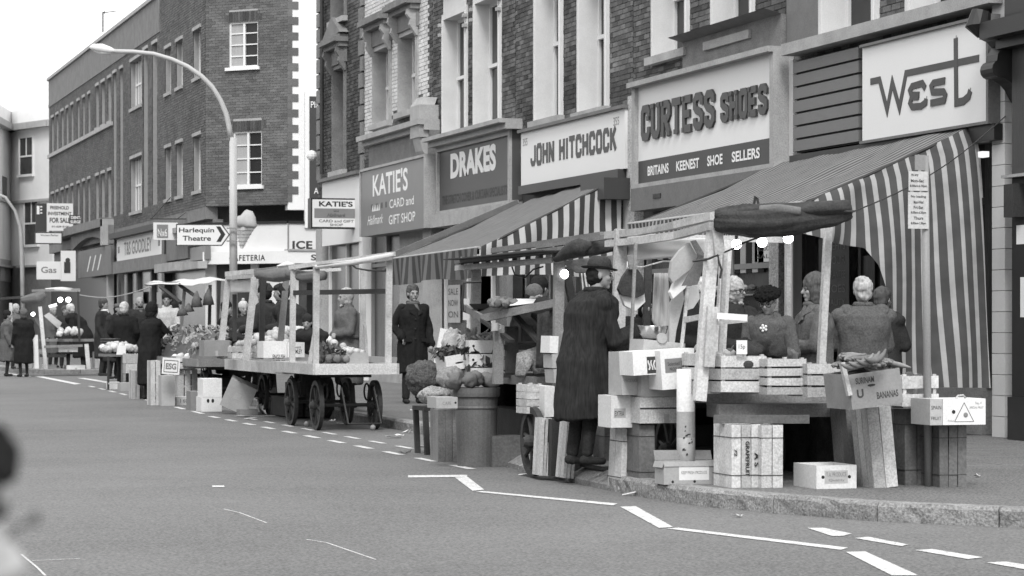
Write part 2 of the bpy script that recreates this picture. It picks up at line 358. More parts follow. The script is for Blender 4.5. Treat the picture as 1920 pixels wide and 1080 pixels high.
GL = {  # squared condensed poster letters
 'J': [[(i_, 1), (i_, .25), (.7, o_ * .8), (.3, o_ * .8), (o_, .25), (o_, .38)]], 'O': [[(.5, .07), (.25, .07), (o_, .2), (o_, .8), (.25, .93), (.75, .93), (i_, .8), (i_, .2), (.75, .07), (.5, .07)]],
 'H': [[(o_, 0), (o_, 1)], [(i_, 0), (i_, 1)], [(o_ + .1, .52), (i_ - .1, .52)]], 'N': [[(o_, 0), (o_, 1)], [(i_, 0), (i_, 1)], [(.2, .9), (.8, .1)]], 'I': [[(.5, 0), (.5, 1)]],
 'T': [[(.5, 0), (.5, .86)], [(0.0, .93), (1, .93)]], 'C': [[(i_, .64), (i_, .8), (.75, .93), (.25, .93), (o_, .8), (o_, .2), (.25, .07), (.75, .07), (i_, .2), (i_, .36)]],
 'K': [[(o_, 0), (o_, 1)], [(.22, .45), (.9, 1)], [(.42, .58), (.93, 0)]],
 'U': [[(o_, 1), (o_, .22), (.3, .07), (.7, .07), (i_, .22), (i_, 1)]], 'R': [[(o_, 0), (o_, 1)], [(.2, .93), (.7, .93), (i_, .82), (i_, .62), (.7, .5), (.2, .5)], [(.5, .45), (.9, 0)]],
 'E': [[(o_, 0), (o_, 1)], [(.22, .93), (.95, .93)], [(.22, .5), (.8, .5)], [(.22, .07), (.95, .07)]], 'S': [[(i_, .68), (i_, .82), (.7, .93), (.3, .93), (o_, .82), (o_, .64), (.3, .54), (.7, .46), (i_, .36), (i_, .18), (.7, .07), (.3, .07), (o_, .18), (o_, .32)]],
}
SERIF = {'C': [(.70, 1.0, .62), (.0, .0, 0)], 'U': [(-.05, .33, .96), (.67, 1.05, .96)], 'R': [(-.05, .33, .04), (-.05, .2, .96), (.72, 1.05, .04)], 'T': [(.27, .73, .04)], 'E': [(-.05, .2, .04), (-.05, .2, .96)],
         'H': [(-.05, .33, .04), (.67, 1.05, .04), (-.05, .33, .96), (.67, 1.05, .96)], 'S': [], 'O': []}
def strokes(fr, body, a0, a1, z0, z1, d, th, t, m, par, serif=False, widths=None, name='letter', gap=.16, tz=None):
    n = len(body); ws = [(.45 if c == 'I' else (.6 if c == ' ' else 1)) for c in body]; tot = sum(ws) + gap * (n - 1); x = 0
    for c, w_ in zip(body, ws):
        s0 = a0 + (a1 - a0) * x / tot; s1 = a0 + (a1 - a0) * (x + w_) / tot; x += w_ + gap
        if c == ' ': continue
        mb = MB(); f = lambda u, v: (s0 + (s1 - s0) * u, z0 + (z1 - z0) * v)
        for k, st in enumerate(GL[c]): ribbon(mb, fr, st, t, d + k * .002, th, f)
        if serif:
            for k, (u0, u1, v) in enumerate(SERIF.get(c, [])):
                if u1 > u0: ribbon(mb, fr, [(u0, v), (u1, v)], t * .62, d + .001 + (k + 5) * .0015, th, f)
        mb.build(name, m, par)
# ================================================================== SETTING
def struct(mb, name, m, **k): o = mb.build(name, m, None, kind='structure', **k); return o
FA = Frame((12.5, 0, 0), (0, -1, 0), (-1, 0, 0))
Yc = FX(385, 608, 12.5).y
FC = Frame((12.5, Yc, 0), (1, -1, 0), (-1, -1, 0)); CW = FC.hit(540, 608)[0]
cx1 = 12.5 + CW / math.sqrt(2); cy1 = Yc - CW / math.sqrt(2)
FS = Frame((cx1, cy1, 0), (1, 0, 0), (0, -1, 0))
def hs(px, py=608): return FA.hit(px, py)[0]
def hz(px, py, d=0): return FA.hit(px, py, d)[1]
YT = -hs(597)                       # far end of the near terrace (side street begins)
ground = struct(MB().box(-600, 600, -80, 1400, -1, 0), 'road', 'asphalt')
PH = .12
kerb_pts = [(12.5, 8.5), (10.2, 11.2), (9.0, 12.7), (8.3, 13.5)]
for x_, y_ in ((1920, 990), (1800, 986), (1700, 981), (1600, 975), (1500, 967), (1400, 958), (1300, 948), (1205, 933)): q = G(x_, y_); kerb_pts.append((q.x, q.y))
k_drop = len(kerb_pts) - 1
kerb_pts += [(6.42, 17.9), (6.5, 19.6), (6.62, 21.6), (6.9, 23.6), (7.3, 25.6), (7.62, 27.4), (7.72, 30), (7.75, 36), (7.75, 44), (7.9, YT - 1.6), (8.6, YT - .3), (10, YT + .4), (12.4, YT + .6), (26, YT + .6)]
def pave(name, pts, tail, heights=None):
    mb = MB(); poly = [(p[0], p[1]) for p in pts] + tail
    bm = bmesh.new(); vs = [bm.verts.new((x, y, PH)) for x, y in poly]; f = bm.faces.new(vs)
    e = bmesh.ops.extrude_face_region(bm, geom=[f]); bmesh.ops.translate(bm, vec=(0, 0, -PH - .2), verts=[v for v in e['geom'] if isinstance(v, bmesh.types.BMVert)])
    bmesh.ops.triangulate(bm, faces=bm.faces[:]); bmesh.ops.recalc_face_normals(bm, faces=bm.faces[:])
    me = bpy.data.meshes.new(name); bm.to_mesh(me); bm.free(); me.materials.append(M['pavement'])
    o = bpy.data.objects.new(name, me); C.objects.link(o); o['kind'] = 'structure'; return o
def inset(pts, d):
    out = []
    for i, p in enumerate(pts):
        a = Vector(pts[max(i - 1, 0)]); b = Vector(pts[min(i + 1, len(pts) - 1)]); t_ = (b - a).normalized(); n = Vector((t_.y, -t_.x)); out.append((p[0] + n.x * d, p[1] + n.y * d))
    return out
def kerb(pts, parent):
    L_ = [0]
    for a, b in zip(pts, pts[1:]): L_.append(L_[-1] + (Vector(b) - Vector(a)).length)
    def at(t):
        for i in range(len(pts) - 1):
            if t <= L_[i + 1] or i == len(pts) - 2:
                k = (t - L_[i]) / (L_[i + 1] - L_[i]); a = Vector(pts[i]); b = Vector(pts[i + 1]); return a + (b - a) * k
    t = 0; rnd = random.Random(3)
    while t < L_[-1] - .2:
        ln = rnd.uniform(.75, 1.0); t2 = min(t + ln, L_[-1]); a = at(t + .006); b = at(t2 - .006); dn = (b - a).normalized(); n = Vector((dn.y, -dn.x)); far = (a.y > 34)
        m_ = (a + b) / 2; drop = 0
        if 18.2 < m_.y < 27 and m_.x < 7.7: drop = .075
        top = PH + .006 - drop; mb = MB(); N_ = 2 if far else 9; rows = []
        # rough granite face: a little grid pushed in and out
        prof = [(0, -.05), (0, top * .35), (0, top * .8), (.018, top), (.15, PH + .006 if drop else top)]
        for i in range(N_ + 1):
            c = a + (b - a) * (i / N_); row = []
            for j, (o, z) in enumerate(prof):
                jx = 0 if far or drop or j in (0, 4) else rnd.uniform(-.007, .006)
                row.append((c.x + n.x * (o + jx), c.y + n.y * (o + jx), z + (0 if j in (0, 4) else rnd.uniform(-.004, .003))))
            rows.append(row)
        for i in range(N_):
            for j in range(4): mb.quad(rows[i][j], rows[i + 1][j], rows[i + 1][j + 1], rows[i][j + 1])
        for e_ in (0, N_):
            k0 = len(mb.v); mb.v += rows[e_] + [(rows[e_][4][0], rows[e_][4][1], -.05)]; mb.f.append(tuple(range(k0, k0 + 6)))
        mb.build('kerb_stone', 'kerb_stone', parent); t = t2
pv = pave('pavement', inset(kerb_pts, .14), [(26, 8.5)]); kerb(kerb_pts, pv)
# dropped strip beside the kerb under the second stall
far_pts = [(26, YT + 9.6), (12.4, YT + 9.7), (9.6, YT + 9.9), (8.7, YT + 10.1), (8.0, YT + 10.3), (7.5, YT + 10.7), (7.2, YT + 11.4), (7.1, YT + 13), (7.0, YT + 24), (7.0, YT + 60), (7.0, YT + 120)]
pv2 = pave('pavement', inset(far_pts, .14), [(26, YT + 120)]); kerb(far_pts[:9], pv2)
# road markings
def paint(pxs, z=.004):
    mb = MB(); mb.v = [tuple(G(x, y, 0) + Vector((0, 0, z))) for x, y in pxs]; mb.f = [tuple(range(len(pxs)))[::-1]]
    return mb.build('road_marking', 'road_paint', None, kind='structure')
for q in ([(765, 892), (876, 891), (876, 895), (765, 896)], [(853, 896), (877, 895), (908, 919), (886, 921)], [(892, 923), (905, 921.5), (1158, 945), (1150, 948.5)],
          [(1163, 951), (1192, 950), (1262, 989), (1236, 991)], [(1250, 992), (1272, 990.5), (1590, 1028), (1577, 1032)], [(1586, 1036), (1622, 1035), (1722, 1080), (1672, 1080)],
          [(1514, 991), (1543, 990.5), (1597, 1001.5), (1580, 1006), (1560, 1006)], [(1603, 1010), (1628, 1007.5), (1703, 1022), (1690, 1025)], [(1716, 1032.5), (1748, 1030.5), (1843, 1046), (1815, 1049.5)], [(1850, 1056), (1885, 1054), (1960, 1066), (1935, 1071)],
          [(398, 911), (420, 911), (421, 914), (398, 914)], [(65, 706), (80, 706), (152, 720), (140, 721)], [(145, 709), (158, 709), (225, 719), (215, 721)], [(10, 700), (18, 700), (60, 706), (50, 707)]): paint(q)
def dash_row(x0, y0, x1, y1, n, w=.085, fill=.52):
    a = G(x0, y0); b = G(x1, y1)
    for i in range(n):
        p = a.lerp(b, (i + .0) / n); q = a.lerp(b, (i + fill) / n); t_ = (q - p).normalized(); nn = Vector((-t_.y, t_.x, 0)) * w / 2; mb = MB()
        mb.v = [tuple(v + Vector((0, 0, .004))) for v in (p - nn, q - nn, q + nn, p + nn)]; mb.f = [(0, 1, 2, 3)]; mb.build('road_marking', 'road_paint', None, kind='structure')
dash_row(885, 880, 380, 778, 11); dash_row(958, 876, 450, 782, 11, .07)
dash_row(380, 776, 160, 722, 9, .08)
mb = MB()                                             # thin tar cracks wandering in the surface
for pts in ([(420, 955), (450, 962), (500, 981)], [(575, 1012), (612, 1018), (705, 1050)], [(60, 1052), (150, 1048)], [(40, 1040), (70, 1065), (85, 1080)]):
    w_ = [G(*p) for p in pts]
    for a, b in zip(w_, w_[1:]): n = (b - a).cross(Vector((0, 0, 1))).normalized() * .006; mb.quad(*[tuple(v + Vector((0, 0, .003))) for v in (a - n, b - n, b + n, a + n)])
mb.build('road_scratch', 'road_paint', None, kind='structure')
# paving joints near the shop
mb = MB()
for yy in (22.1, 20.9, 19.7, 18.5, 24, 25.4): mb.box(8.2, 12.4, yy, yy + .012, PH, PH + .003)
for xx in (9.1, 10.0, 10.9, 11.8): mb.box(xx, xx + .01, 17.6, 26, PH, PH + .0028)
mb.build('paving_joint', 'ink_grey', pv, kind='stuff')

# ------------------------------------------------------------------ walls
def slab(par, fr, s0, s1, z0, z1, holes, m, d0=-.3, d1=-.012, name='wall'):
    ss = sorted(set([s0, s1] + [min(max(h[k], s0), s1) for h in holes for k in (0, 1)])); mb = MB()
    for a, b in zip(ss, ss[1:]):
        if b - a < 1e-4: continue
        c = (a + b) / 2; zs = [z0]; hh = sorted([h for h in holes if h[0] < c < h[1]], key=lambda h: h[2])
        for h in hh:
            if h[2] > zs[-1]: fr.box(mb, a, b, zs[-1], min(h[2], z1), d0, d1)
            zs.append(max(zs[-1], h[3]))
        if zs[-1] < z1: fr.box(mb, a, b, zs[-1], z1, d0, d1)
    return mb.build(name, m, par)
BRICK = {}
def bricks(par, fr, s0, s1, z0, z1, holes, m, n_obj=0, front='hi', matfn=None, L=.225, H=.075, d=0.0, rseed=1):
    rnd = random.Random(rseed); cells = []; nz = int((z1 - z0) / H)
    for i in range(nz):
        z = z0 + i * H; off = (i % 2) * L / 2; s = s0 - off
        while s < s1 - .03:
            a = max(s, s0) + .005; b = min(s + L, s1) - .005; s += L
            if b - a < .03: continue
            ok = True
            for h in holes:
                if z + H > h[2] + .004 and z < h[3] - .004 and b > h[0] and a < h[1]:
                    if a < h[0] - .03: b = h[0] - .003
                    elif b > h[1] + .03: a = h[1] + .003
                    else: ok = False; break
            if ok and b - a > .03: cells.append((a, b, z + .005, z + H - .005, (b - a) > L - .02))
    def vis(c): x, y = pix(fr.p(c[0], c[2])); return -5 < x < 1925 and -3 < y < 700
    full = [c for c in cells if c[4] and vis(c)]; full.sort(key=lambda c: (fr.p(c[0], c[2]).length)); chosen = set(id(c) for c in full[:n_obj])
    key = (id(fr), L, H)
    if n_obj and key not in BRICK:
        mb = MB(); fr2 = Frame((0, 0, 0), fr.u, fr.n); fr2.box(mb, 0, L - .01, 0, H - .01, -.012, .003, skip=(3,)); BRICK[key] = mb.mesh('brick', None)
        BRICK[key].materials.append(M[m])
    buckets = {}
    wl = par.location if par.parent is None else par.location + par.parent.location
    for c in cells:
        mm_ = matfn(c[0], c[2]) if matfn else m; dd = d + rnd.uniform(-.002, .004)
        if id(c) in chosen:
            me = BRICK[key]; o = inst('brick', me, fr.p(c[0], c[2], dd) - wl, parent=par)
            if mm_ != me.materials[0].name: o.material_slots[0].link = 'OBJECT'; o.material_slots[0].material = M[mm_]
        else: fr.box(buckets.setdefault(mm_, MB()), c[0], c[1], c[2], c[3], -.012, .003 + dd, skip=(3,) if True else ())
    for k, mb in buckets.items(): mb.build('brickwork', k, par, kind='stuff')

def sash(par, fr, s0, s1, z0, z1, dep=.24, lining='reveal_white', arch=.09, frame='paint_white', mid=True, sillm='stone_weathered', hood=False, curtains=False):
    """an old sash window: deep painted reveal, moulded surround, two sashes, sill"""
    mb = MB(); k = .03
    fr.box(mb, s0 - arch, s0, z0, z1 + arch, -.30, .035); fr.box(mb, s1, s1 + arch, z0, z1 + arch, -.30, .035); fr.box(mb, s0, s1, z1, z1 + arch, -.30, .030)
    fr.box(mb, s0 - arch * .45, s0 - arch * .1, z0, z1, .035, .055); fr.box(mb, s1 + arch * .1, s1 + arch * .45, z0, z1, .035, .055)
    w_ = mb.build('window', lining, par)
    fbox(fr, 'sill', sillm, w_, s0 - arch - .05, s1 + arch + .05, z0 - .11, z0, -.28, .12)
    mb = MB(); f = .055; zm = z0 + (z1 - z0) * .5
    fr.box(mb, s0, s0 + f, z0, z1, -dep - .06, -dep); fr.box(mb, s1 - f, s1, z0, z1, -dep - .06, -dep); fr.box(mb, s0 + f, s1 - f, z1 - f, z1, -dep - .06, -dep); fr.box(mb, s0 + f, s1 - f, z0, z0 + f * 1.4, -dep - .06, -dep)
    if mid: fr.box(mb, s0 + f, s1 - f, zm - .03, zm + .03, -dep - .06, -dep + .03)
    mb.build('frame', frame, w_)
    fbox(fr, 'pane', 'glass_dark', w_, s0 + f, s1 - f, z0 + f, z1 - f, -dep - .05, -dep - .04)
    if hood:
        mb = MB(); a0 = s0 - arch - .16; a1 = s1 + arch + .16; zt = z1 + arch + .42
        fr.box(mb, a0 + .10, a1 - .10, z1 + arch, zt - .1, -.05, .07); fr.box(mb, a0 + .05, a1 - .05, zt - .1, zt, -.05, .2); fr.box(mb, a0, a1, zt, zt + .1, -.05, .32); fr.box(mb, a0 + .03, a1 - .03, zt + .1, zt + .16, -.05, .26)
        mb.build('hood', hood, w_)
        for a in (s0 - arch - .05, s1 + arch - .09):
            mb = MB(); pr = [(0, .0), (.2, 0), (.22, -.1), (.14, -.2), (.16, -.3), (.08, -.42), (.03, -.5), (0, -.5)]
            mb.prism([fr.p(a + .13, zt - .1 + z, .03 + dd) for dd, z in pr], fr.u, .13); mb.build('bracket', lining, w_)
    return w_

hb = [597, 684, 812, 967, 1188, 1477, 1858]; SB = [hs(x) for x in hb]
VT = [8.9, 8.3, 7.9, 7.2, 6.3, 5.4]; RT = 10.2
names = ['brick_dark', 'brick_stock', 'brick_stock', 'brick_stock', 'brick_stock', 'brick_stock']
mort = ['stone_sooty', 'mortar', 'mortar', 'mortar_light', 'mortar', 'mortar']
hlab = ['narrow dark sooty brick terrace house at the far corner of the row', 'terrace house with white painted upper brickwork above the KATIE\'S card shop', 'dark brick terrace house with tall pale arched windows above DRAKES', 'brick terrace house with wide white window surrounds above JOHN HITCHCOCK', 'brick terrace house above the CURTESS SHOES shop', 'brick terrace house above the WEST shop at the near end of the row']
W_PX = [[(627, 648, 323, 133), (625, 649, 42, -60)], [(703, 733, 235, 98), (751, 783, 213, 72)], [(834, 875, 258, 38), (893, 938, 243, 8)], [(1008, 1052, 228, -60), (1090, 1138, 212, -70)], [(1229, 1289, 108, -110), (1341, 1411, 78, -130)], [(1548, 1640, 70, -170), (1712, 1812, 26, -200)]]
HOUSES = []
zfas = [4.40, 4.75, 4.55, 4.42, 4.62, 4.52]
for i in range(6):
    s0, s1 = SB[i], SB[i + 1]; h = thing('terrace_house', hlab[i], 'house', FA.p((s0 + s1) / 2, 0, -3), group='brick terrace houses over the shops'); HOUSES.append(h)
    holes = []; specs = []
    for (xa, xb, yb, yt) in W_PX[i]:
        a, z0 = FA.hit(xa, yb); b, _ = FA.hit(xb, yb); z1 = hz(xa, yt); z1 = min(z1, z0 + 2.6); holes.append((a - .001, b + .001, z0 - .001, z1 + .001)); specs.append((a, b, z0, z1))
    slab(h, FA, s0, s1, zfas[i] - .35, RT, holes, mort[i])
    if i == 1:
        def mf(s, z, s0=s0, s1=s1): k = (s - s0) / (s1 - s0); lim = 5.05 + .12 * math.sin(k * 19) + (.35 if k > .42 else 0) + (.25 if k > .7 else 0) + random.uniform(-.06, .06); return 'brick_painted' if z > lim and k < .93 else ('brick_stock')
    elif i == 3: mf = lambda s, z: 'brick_deep' if (z < 5.0 and noise.noise(Vector((s * 1.3, z * 2, 3))) > .1) else 'brick_stock'
    else: mf = None
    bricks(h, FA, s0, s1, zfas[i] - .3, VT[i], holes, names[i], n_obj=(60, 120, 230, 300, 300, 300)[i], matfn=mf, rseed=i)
    sty = dict([(0, dict(lining='stone_sooty', hood='stone_sooty', frame='stone_sooty')), (1, dict(hood='stone_sooty', lining='stone_weathered')), (2, dict(arch=.1)), (3, dict(arch=.13, dep=.27)), (4, dict(arch=.1, dep=.27)), (5, dict(arch=.14, dep=.27))][i:i + 1])[i]
    for sp in specs: sash(h, FA, *sp, **sty)
    if i == 2:
        for sp in specs:                                  # panelled head and small imposts on the tall windows
            a, b, z0, z1 = sp; fbox(FA, 'window_head', 'reveal_white', h, a, b, z1 + .101, z1 + .5, -.2, .03); fbox(FA, 'keystone', 'stone_weathered', h, a - .16, b + .16, z1 + .5, z1 + .6, -.1, .12)
            for e_ in (a - .13, b + .03):
                for zz in (z1 - .3, z1 - .12): fbox(FA, 'impost', 'stone_weathered', h, e_, e_ + .1, zz, zz + .06, .03, .10)
    # party walls, roof and chimney
    mb = MB(); FA.box(mb, s0 + .01, s1 - .01, RT, RT + .15, -8, .12); mb.build('coping', 'stone_weathered', h)
    mb = MB(); FA.box(mb, s0 + .003, s1 - .003, .1, RT, -8, -1.6); mb.build('party_wall', 'brick_stock', h)
    mb = MB(); FA.box(mb, s0 + .1, s0 + 1.0, RT + .15, RT + 2, -3.2, -2); mb.build('chimney', 'brick_stock', h)
    fbox(FA, 'floor_beam', 'dark_wood', h, s0 + .002, s1 - .002, zfas[i] - .47, zfas[i] - .352, -1.59, -.02)
fbox(FA, 'end_wall', 'brick_stock', HOUSES[0], SB[0] - .01, SB[0] + .28, .12, zfas[0] - .36, -1.59, -.02)
# quoins on the corner house
for k in range(13):
    z = 4.5 + k * .34
    for a, b in ((SB[0] - .02, SB[0] + (.42 if k % 2 else .28)), (SB[1] - (.40 if k % 2 else .26), SB[1] - .03)): fbox(FA, 'quoin', 'stone_sooty', HOUSES[0], a, b, z, z + .3, -.01, .045)
# pediment of the corner house window
a, b, z0, z1 = [FA.hit(627, 323)[0], FA.hit(648, 323)[0], 0, hz(627, 133)]
MB().prism([FA.p(a - .3, z1 + .7, .2), FA.p(b + .3, z1 + .7, .2), FA.p((a + b) / 2, z1 + 1.1, .2)], FA.n, .2).build('pediment', 'stone_sooty', HOUSES[0])
MB().tube([FA.p(hs(610), 4.6, .08), FA.p(hs(610), 8.8, .08)], .045, 8).build('drain_pipe', 'iron', HOUSES[0]); MB().ball(FA.p(hs(601), hz(601, 292), .2), .12).build('wall_lamp', 'paint_white', HOUSES[0])

# ------------------------------------------------------------------ shop fascias
def fas(h, x0, x1, yt, yb, m, d0=-.05, d1=.1, name='fascia', xr=None, **k):
    """board whose top and bottom are read at x0 on the board's own plane"""
    s0, zt = FA.hit(x0, yt, d1); _, zb = FA.hit(x0, yb, d1); s1, _ = FA.hit(x1, yt, d1); o = fbox(FA, name, m, h, s0, s1, zb, zt, d0, d1, **k); return s0, s1, zb, zt
H0, H1, H2, H3, H4, H5 = HOUSES
s0, s1, zb, zt = fas(H0, 604, 676, 343, 462, 'sign_white', d1=.12); fbox(FA, 'cornice', 'lead', H0, s0 - .05, s1, zt, zt + .07, -.05, .22)
# KATIE'S
s0, s1, zb, zt = fas(H1, 677, 797, 323, 444, 'sign_mid', d1=.35, name='sign_board'); KS = (s0, s1, zb, zt)
mb = MB(); FA.box(mb, s0, s1, zt, zt + .05, .0, .38); FA.box(mb, s1, s1 + .09, zb, zt + .05, .0, .38); FA.box(mb, s0 - .06, s0, zb, zt, 0, .37); mb.build('sign_frame', 'stone_weathered', H1)
fbox(FA, 'fascia', 'stone_sooty', H1, s0 + .05, s1 - .25, zt + .05, zt + .52, -.05, .2); mb = MB()
FA.box(mb, s0 - .1, s1 - .25, zt + .52, zt + .62, -.05, .3); FA.box(mb, s0 - .15, s1 - .25, zt + .62, zt + .72, -.05, .42); mb.build('cornice', 'stone_weathered', H1)
W_ = s1 - s0; Hh = zt - zb
text(FA, "KATIE'S", s0 + W_ * .20, s0 + W_ * .75, zb + Hh * .58, zb + Hh * .92, .353, 'letter_white', H1, bold=.02)
text(FA, "CARD and", s0 + W_ * .47, s0 + W_ * .84, zb + Hh * .36, zb + Hh * .49, .353, 'letter_white', H1, bold=.01); text(FA, "GIFT SHOP", s0 + W_ * .46, s0 + W_ * .86, zb + Hh * .12, zb + Hh * .26, .353, 'letter_white', H1, bold=.01)
text(FA, "Hallmark", s0 + W_ * .11, s0 + W_ * .37, zb + Hh * .16, zb + Hh * .30, .353, 'letter_white', H1, shear=.5, bold=.005)
mb = MB()
for k in range(5): MB.prism(mb, [FA.p(s0 + W_ * (.19 + .025 * k), zb + Hh * .36, .353), FA.p(s0 + W_ * (.212 + .025 * k), zb + Hh * .36, .353), FA.p(s0 + W_ * (.19 + .03 * k), zb + Hh * .46, .353)], FA.n, .001)
mb.build('crown_emblem', 'letter_white', H1)
for k, (u, ww) in enumerate(((.17, .05), (.25, .06), (.33, .05), (.40, .05))): fbox(FA, 'ghost_letter', 'ink_dark', H1, s0 + W_ * u, s0 + W_ * (u + ww * .6), zb + Hh * .385, zb + Hh * .47, .350, .3515)
# pilaster between KATIE'S and DRAKES
sa = FA.hit(799, 300, .25)[0]; sb_ = FA.hit(822, 300, .1)[0]
fbox(FA, 'pilaster', 'stone_weathered', H2, SB[2] - .15, SB[2] + .45, .12, 4.75, -.05, .16); fbox(FA, 'pilaster_block', 'stone_weathered', H2, SB[2] - .25, SB[2] + .4, 4.75, 5.35, -.05, .38)
mb = MB(); mb.prism([FA.p(SB[2] + .35, z, d) for d, z in ((.1, 4.75), (.36, 4.75), (.3, 4.5), (.18, 4.35), (.2, 4.05), (.1, 3.8))], FA.u, .5); mb.build('console_bracket', 'stone_weathered', H2)
mb = MB(); mb.prism([FA.p(SB[2] + .4, 5.35, .38), FA.p(SB[2] - .25, 5.35, .38), FA.p(SB[2] - .1, 5.5, .3), FA.p(SB[2] + .3, 5.5, .3)], FA.n, .3); mb.build('block_cap', 'stone_weathered', H2)
# DRAKES
s0, s1, zb, zt = fas(H2, 822, 960, 277, 397, 'sign_grey', d1=.14, name='sign_board'); W_ = s1 - s0; Hh = zt - zb
M['sign_grey'].name = 'sign_grey'
mb = MB(); fr_ = .09
FA.box(mb, s0, s1, zt - fr_, zt, .14, .19); FA.box(mb, s0, s0 + fr_, zb, zt - fr_, .14, .19); FA.box(mb, s1 - fr_, s1, zb, zt - fr_, .14, .19); FA.box(mb, s0, s1, zb - .06, zb, .02, .19); mb.build('sign_frame', 'stone_weathered', H2)
mb = MB(); FA.box(mb, s0 - .15, s1 + .15, zt, zt + .1, -.05, .3); FA.box(mb, s0 - .15, s1 + .15, zt + .1, zt + .17, -.05, .42); mb.build('cornice', 'stone_weathered', H2)
text(FA, 'DRAKES', s0 + W_ * .18, s0 + W_ * .80, zb + Hh * .47, zb + Hh * .86, .143, 'letter_white', H2, bold=.05)
text(FA, 'THE STRETCH COVER & CURTAIN SPECIALISTS', s0 + W_ * .06, s0 + W_ * .94, zb + Hh * .09, zb + Hh * .23, .143, 'ink', H2, bold=.03)
fbox(FA, 'blind_box', 'stone_weathered', H2, s0, s1, zb - .3, zb - .06, .02, .3); fbox(FA, 'pilaster', 'stone_weathered', H3, SB[3] - .12, SB[3] + .22, .12, 4.6, -.05, .12)
# JOHN HITCHCOCK
s0, s1, zb, zt = fas(H3, 977, 1172, 250, 350, 'sign_white', d1=.14, name='sign_board'); W_ = s1 - s0; Hh = zt - zb
fbox(FA, 'cornice', 'lead', H3, s0 - .03, s1 + .03, zt, zt + .05, -.05, .2)
strokes(FA, 'JOHN HITCHCOCK', s0 + W_ * .105, s0 + W_ * .925, zb + Hh * .35, zb + Hh * .72, .145, .004, .085, 'ink_dark', H3, gap=.22)
text(FA, '355', s0 + W_ * .02, s0 + W_ * .07, zt - .22, zt - .1, .1425, 'ink_grey', H3); text(FA, '355', s0 + W_ * .90, s0 + W_ * .95, zt - .22, zt - .1, .1425, 'ink_grey', H3)
fbox(FA, 'awning_box', 'sign_dark', H3, s0 + .1, s1 - .1, zb - .14, zb, .0, .22); sq = FA.hit(1148, 330)[0]; fbox(FA, 'blind_box', 'sign_dark', H3, sq, s1 + .1, zb - .45, zb - .141, .0, .5)
# CURTESS SHOES
s0, s1, z1_, zt = fas(H4, 1197, 1451, 165, 303, 'sign_white', d1=.22, name='sign_board'); W_ = s1 - s0; Hh = zt - z1_
_, zb = FA.hit(1197, 346, .22); fbox(FA, 'sign_band', 'sign_dark', H4, s0, s1, zb, z1_, -.05, .22)
strokes(FA, 'CURTESS', s0 + W_ * .04, s0 + W_ * .605, z1_ + Hh * .28, z1_ + Hh * .72, .252, .03, .105, 'ink_dark', H4, serif=True, gap=.24); strokes(FA, 'SHOES', s0 + W_ * .655, s0 + W_ * .965, z1_ + Hh * .31, z1_ + Hh * .64, .252, .03, .09, 'ink_dark', H4, serif=True, gap=.26)
hb_ = z1_ - zb
for wd, u0, u1 in (('BRITAINS', .08, .25), ('KEENEST', .31, .485), ('SHOE', .545, .655), ('SELLERS', .72, .91)): text(FA, wd, s0 + W_ * u0, s0 + W_ * u1, zb + hb_ * .3, zb + hb_ * .72, .224, 'letter_white', H4, bold=.03)
mb = MB(); FA.box(mb, s0 - .12, s1 + .12, zt, zt + .07, -.05, .36); FA.box(mb, s0 - .12, s0, zb, zt, -.05, .28); FA.box(mb, s1, s1 + .12, zb, zt, -.05, .28); FA.box(mb, s0 - .12, s1 + .12, zb - .06, zb, -.05, .28); mb.build('sign_frame', 'stone_weathered', H4)
fbox(FA, 'blind_box', 'lead', H4, s0 - .1, s1 + .1, zb - .38, zb - .06, -.05, .3)
for u in (.17, .78): fbox(FA, 'vent', 'black_paint', H4, s0 + W_ * u, s0 + W_ * (u + .06), zb - .24, zb - .18, .3, .312)
mb = MB(); a = FA.hit(1290, 100)[0]; fbox(FA, 'lead_flashing', 'stone_sooty', H4, a, SB[5] - .02, zt + .08, zt + .5, -.01, .08); MB().prism([FA.p(a, zt + .5, .08), FA.p(SB[5] - .02, zt + .5, .08), FA.p(SB[5] - .02, zt + .56, .3), FA.p(a, zt + .56, .3)], (-1, 0, .3), .03).build('flashing_lip', 'lead', H4)
fbox(FA, 'mosaic_pilaster', 'mosaic', H4, SB[4] + .02, SB[4] + .30, .12, zt - .05, -.05, .1); fbox(FA, 'mosaic_pilaster', 'mosaic', H4, SB[5] - .36, SB[5] - .06, .12, zt - .02, -.05, .1)
fbox(FA, 'pilaster', 'tile_white', H4, SB[4] - .22, SB[4] + .0, .12, zt - .4, -.05, .08)
# WEST
s0, sm, zb, zt = fas(H5, 1494, 1617, 116, 287, 'slat_grey', d1=.1, name='fascia'); s1 = FA.hit(1855, 32, .2)[0]
n = 7; hh_ = (zt - zb) / n
for k in range(n): fbox(FA, 'fascia_slat', 'slat_grey', H5, s0, sm, zb + k * hh_ + .014, zb + (k + 1) * hh_ - .014, .1, .15)
mb = MB()
for k in range(1, n): FA.box(mb, s0, sm, zb + k * hh_ - .013, zb + k * hh_ + .013, .1, .104)
mb.build('slat_gap', 'black_paint', H5)
sw0, zw1 = FA.hit(1617, 90, .2); _, zw0 = FA.hit(1619, 265, .2); fbox(FA, 'sign_board', 'sign_white', H5, sw0, s1, zw0, zw1, -.05, .2); WW = s1 - sw0; HW = zw1 - zw0
mb = MB(); FA.box(mb, s1, s1 + .05, zw0 - .03, zw1 + .03, 0, .24); FA.box(mb, sw0, s1, zw1, zw1 + .03, 0, .24); FA.box(mb, sw0, s1, zw0 - .03, zw0, 0, .24); mb.build('sign_frame', 'lead', H5)
def wf(x, y):   # WEST artwork: pixel of the enlarged photograph (2.595 x) -> board
    s, z = FA.hit(1180 + x / 2.595, y / 2.595, .206); return s, z
